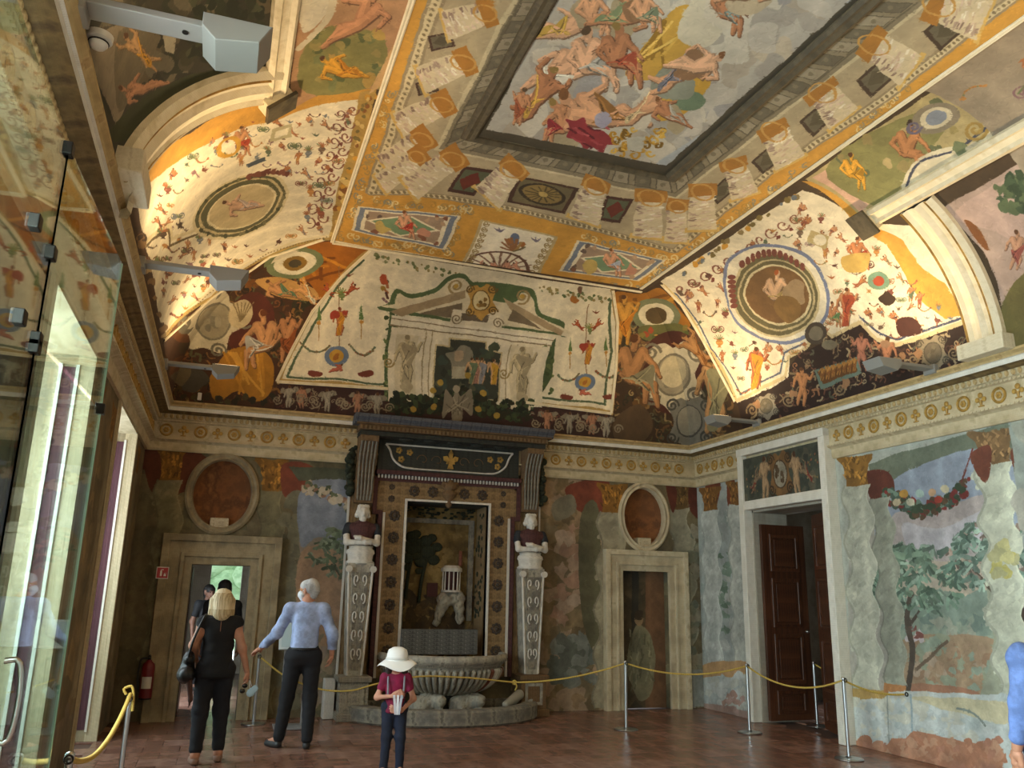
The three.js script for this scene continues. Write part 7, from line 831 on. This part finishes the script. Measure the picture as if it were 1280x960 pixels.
// woman in black, seen from behind
{ const J = joints(1.63, { sl: [0.165, 1.4, 0], sr: [-0.165, 1.4, 0], el: [0.25, 1.17, -0.02], wl: [0.2, 1.0, 0.16], er: [-0.25, 1.14, -0.02], wr: [-0.33, 0.89, 0.04], al: [0.12, 0.09, -0.1], tl: [0.14, 0.035, 0.04], kl: [0.11, 0.5, 0.0], ar: [-0.11, 0.09, 0.02], tr: [-0.13, 0.035, 0.16], kr: [-0.1, 0.5, 0.06] });
  const t = person('person', 'blonde woman in sleeveless black top carrying a black shoulder bag', null, J, { at: [1.17, 0, 2.82], turn: Math.PI + 0.05, look: 0.0, skin: '#b98468', bulk: 1.04, sleeve: 0, shirtMat: fabric('#0c0c0f'), trouserMat: fabric('#11131a'), shoeMat: plain('#8a6a58', 0.6), trouserEnd: 0.86, shirtLow: -0.06, hem: -0.1, hips: 0.175, hr: { dir: [-0.2, -1, 0.1], n: [1, 0, 0.3], curl: 0.9 } });
  const h = J.head; obj('hair', hairGeo([B(add3(h, [0, 0.05, -0.02]), add3(h, [0, 0.04, 0.03]), 0.092, 0.085), B(add3(h, [0, 0.02, -0.05]), add3(h, [0, -0.1, -0.055]), 0.09, 0.085), B(add3(h, [-0.08, 0.02, 0]), add3(h, [-0.085, -0.11, 0.0]), 0.045, 0.042), B(add3(h, [0.08, 0.02, 0]), add3(h, [0.085, -0.11, 0.0]), 0.045, 0.042)], 0.008, 0.004, 30), mat({ map: noiseTex(['#b09a70', '#d4c096', '#e6d8b4', '#c0aa80'], 0.16, 3, 0.3), roughness: 0.6 }), t);
  const w = [J.wr[0] - 0.03, J.wr[1] - 0.1, J.wr[2]]; obj('neckline_slit', bx(0.006, 0.1, 0.004, 0, J.neck[1] - 0.1, -0.128), plain('#8a6048', 0.7), t);
  const bag = new THREE.Group(); bag.name = numbered('shoulder_bag'); tag(bag, 'black leather bag slung at the hip of the blonde woman', 'bag'); scene.add(bag); bag.position.set(1.17, 0, 2.82); bag.rotation.y = Math.PI + 0.05; const bm = plain('#0b0a0b', 0.45); obj('bag_body', smoothMetric(solid([B([0.27, 0.82, -0.12], [0.27, 0.8, 0.14], 0.075, 0.075), B([0.26, 0.96, -0.08], [0.26, 0.96, 0.1], 0.045, 0.045), B([0.27, 0.82, 0], [0.26, 1.0, 0], 0.08, 0.04)], 0.013, 0.05)), bm, bag); obj('strap', tube([V(0.25, 0.98, 0.08), V(0.22, 1.2, 0.1), V(0.14, 1.36, 0.05), V(0.15, 1.38, -0.03), V(0.24, 1.15, -0.13), V(0.27, 0.98, -0.1)], 0.012, 40, 6), bm, bag); obj('scarf', smoothMetric(solid([B([0.24, 0.78, -0.14], [0.21, 0.6, -0.15], 0.03, 0.02), B([0.21, 0.6, -0.15], [0.22, 0.52, -0.15], 0.02, 0.004)], 0.01, 0.02)), fabric('#4a3028'), bag);
  const m = thing('face_mask', 'pale blue paper mask dangling from the hand of the blonde woman', 'mask', [1.17, 0, 2.82], Math.PI + 0.05); obj('pleated_sheet', smoothMetric(solid([B([w[0] - 0.06, w[1] - 0.06, w[2] - 0.02], [w[0] - 0.02, w[1] - 0.1, w[2] - 0.02], 0.035, 0.04, 3)], 0.006, 0.01, (d, x, y) => d + 0.003 * Math.sin((x + y) * 260))), plain('#a9c8d6', 0.8), m); obj('ear_loop', tube([V(w[0] - 0.03, w[1] - 0.04, w[2]), V(w[0] - 0.005, w[1] + 0.02, w[2]), V(w[0] - 0.02, w[1] - 0.1, w[2])], 0.003, 12, 5), plain('#e6e6e6', 0.8), m);
  const sg = thing('sunglasses', 'dark sunglasses held in the hand of the blonde woman', 'sunglasses', [1.17, 0, 2.82], Math.PI + 0.05); obj('lens', ball(0.028, w[0] + 0.04, w[1] - 0.03, w[2] - 0.03, 1, 0.8, 0.3), plain('#0c0c0c', 0.2), sg); obj('lens', ball(0.028, w[0] + 0.06, w[1] - 0.08, w[2] - 0.03, 1, 0.8, 0.3), plain('#0c0c0c', 0.2), sg); obj('temple_arm', tube([V(w[0] + 0.03, w[1] - 0.01, w[2] - 0.02), V(w[0], w[1] + 0.03, w[2])], 0.004, 4, 5), plain('#0c0c0c', 0.3), sg); }
// girl in a white hat, facing the viewer
{ const J = joints(1.12, { hip: [0, 0.93, 0], waist: [0, 1.06, 0], chest: [0, 1.24, 0], neck: [0, 1.4, 0], head: [0, 1.57, 0.02], sl: [0.16, 1.33, 0], sr: [-0.16, 1.33, 0], el: [0.27, 1.04, 0.02], wl: [0.1, 0.9, 0.2], er: [-0.27, 1.06, 0.04], wr: [-0.05, 1.1, 0.24], al: [0.11, 0.09, 0.0], ar: [-0.12, 0.09, 0.04], tl: [0.14, 0.035, 0.16], tr: [-0.16, 0.035, 0.2] });
  const at = onY(489, 968, 0), t = person('person', 'little girl in white sun hat and magenta shirt holding folded leaflets', null, J, { at: [at.x, 0, at.z], turn: -0.18, skin: '#c08a70', bulk: 0.98, s: 0.68, hs: 0.86, sleeve: 0.5, shirtMat: fabric('#86163f'), trouserMat: fabric('#1a2236'), shoeMat: plain('#c9ccd2', 0.6), shirtLow: -0.03, hem: -0.08, hips: 0.17, hl: { dir: [-0.9, 0.1, 0.3], n: [0, 0.3, -1], curl: 0.7 }, hr: { dir: [0.8, 0.35, 0.3], n: [0, -0.4, -1], curl: 0.8 }, collar: 0.01 });
  const h = J.head, k = 0.86; obj('hair', hairGeo([B(add3(h, [0, 0.04 * k, -0.03]), add3(h, [0, 0.03 * k, 0.02]), 0.086 * k, 0.08 * k), B(add3(h, [-0.07 * k, 0, -0.02]), add3(h, [-0.1 * k, -0.17, 0.0]), 0.04 * k, 0.032 * k), B(add3(h, [0.07 * k, 0, -0.02]), add3(h, [0.1 * k, -0.17, 0.0]), 0.04 * k, 0.032 * k), B(add3(h, [0, 0, -0.06]), add3(h, [0, -0.16, -0.07]), 0.08 * k, 0.06 * k)], 0.009, 0.005), plain('#2c1c16', 0.7), t);
  const hatM = plain('#eeeeea', 0.8), hat = new THREE.Group(); hat.name = 'sun_hat'; hat.userData.label = 'white wide brimmed sun hat'; t.add(hat); const c = [h[0], h[1] + 0.015, h[2] + 0.01];
  const crown = obj('crown', lathe([[0.105, 0], [0.1, 0.05], [0.088, 0.09], [0.05, 0.112], [0.001, 0.116]], 28).translate(0, 0, 0), hatM, hat); crown.position.set(...c); crown.rotation.x = 0.12; const brim = lathe([[0.1, 0.005], [0.13, -0.005], [0.17, -0.03], [0.19, -0.05], [0.188, -0.054], [0.165, -0.036], [0.13, -0.011], [0.1, -0.003]], 36), bp = brim.attributes.position; for (let i = 0; i < bp.count; i++) { const x = bp.getX(i), z = bp.getZ(i), r = Math.hypot(x, z), a = Math.atan2(z, x); bp.setY(i, bp.getY(i) + (r - 0.1) * 0.25 * Math.sin(a * 3 + 0.6)); } brim.computeVertexNormals(); const bo = obj('brim', brim, hatM, hat); bo.position.set(...c); bo.rotation.x = 0.12; hatM.side = THREE.DoubleSide; obj('hat_band', new THREE.TorusGeometry(0.1, 0.012, 6, 30).rotateX(Math.PI / 2).translate(...add3(c, [0, 0.012, 0])), plain('#d8d8d4', 0.8), hat);
  const kk = 1.12 / 1.75, lf = thing('leaflets', 'folded white leaflets held against the chest of the little girl', 'leaflet', [at.x, 0, at.z], -0.18); [-0.025, 0, 0.025].forEach((x, i) => { const p = obj('sheet', bx(0.022, 0.17, 0.012, 0, 0, 0), plain(['#c9c9d0', '#e2e2e6', '#b4b8c4'][i], 0.6), lf); p.position.set(0.02 + x, J.wr[1] - 0.07, J.wr[2] + 0.05); p.rotation.z = -x * 5; }); for (const x of [-1, 1]) obj('strap', tube([V(x * 0.075, J.neck[1] - 0.03, -0.05), V(x * 0.078, J.neck[1] - 0.015, 0.02), V(x * 0.075, J.chest[1] - 0.01, 0.1), V(x * 0.07, J.waist[1], 0.095)], 0.009, 16, 6), plain('#8a8a92', 0.8), t); }
// people in the doorway beyond
{ const J = joints(1.76); const a = person('person', 'dark haired visitor with pink strap stepping through the left doorway', null, J, { at: [1.2, 0, -0.2], turn: Math.PI, skin: '#8a5c44', sleeve: 0.6, shirtMat: fabric('#16151a'), trouserMat: fabric('#1c1c22'), shoeMat: plain('#222', 0.6), shirtLow: -0.04, hem: -0.08, hips: 0.16 }), h = J.head; obj('hair', hairGeo([B(add3(h, [0, 0.05, -0.02]), add3(h, [0, 0.04, 0.03]), 0.09, 0.08), B(add3(h, [0, 0.0, -0.05]), add3(h, [0, -0.06, -0.05]), 0.075, 0.055)]), plain('#0e0b0a', 0.6), a); for (const x of [-1, 1]) obj('strap', tube([V(x * 0.12, J.chest[1] + 0.14, 0.1), V(x * 0.13, J.neck[1] - 0.02, 0), V(x * 0.12, J.chest[1] + 0.02, -0.15)], 0.018, 14, 6), plain('#a01c58', 0.7), a); 
  const K = joints(1.7), b = person('person', 'dark silhouetted visitor standing in the room beyond the left doorway', null, K, { at: [0.98, 0, -3.4], turn: 0.5, skin: '#7a5644', sleeve: 0.6, shirtMat: fabric('#1b1d20'), trouserMat: fabric('#16171c'), shoeMat: plain('#222', 0.6) }); obj('hair', hairGeo([B(add3(K.head, [0, 0.05, -0.02]), add3(K.head, [0, 0.04, 0.02]), 0.09, 0.08), B(add3(K.head, [0, 0, -0.05]), add3(K.head, [0, -0.1, -0.05]), 0.08, 0.06)]), plain('#120e0c', 0.6), b); }
// visitor in blue at the right, mostly outside the frame
{ const p = onY(1326, 960, 0.75), J = joints(1.68), a = person('person', 'visitor in a plain blue shirt by the painted right wall', null, J, { at: [p.x, 0, p.z], turn: Math.PI - 0.15, skin: '#b98468', sleeve: 1.7, shirtMat: fabric('#6d88c4', 0.85), trouserMat: fabric('#5a72ac'), shoeMat: plain('#333', 0.6), shirtLow: -0.05, hem: -0.12, hips: 0.165, bulk: 1.1 }); obj('hair', hairGeo([B(add3(J.head, [0, 0.05, -0.02]), add3(J.head, [0, 0.04, 0.02]), 0.09, 0.08), B(add3(J.head, [0, 0, -0.05]), add3(J.head, [0, -0.05, -0.05]), 0.075, 0.055)]), plain('#3a2c22', 0.7), a); }
renderer.render(scene, camera);
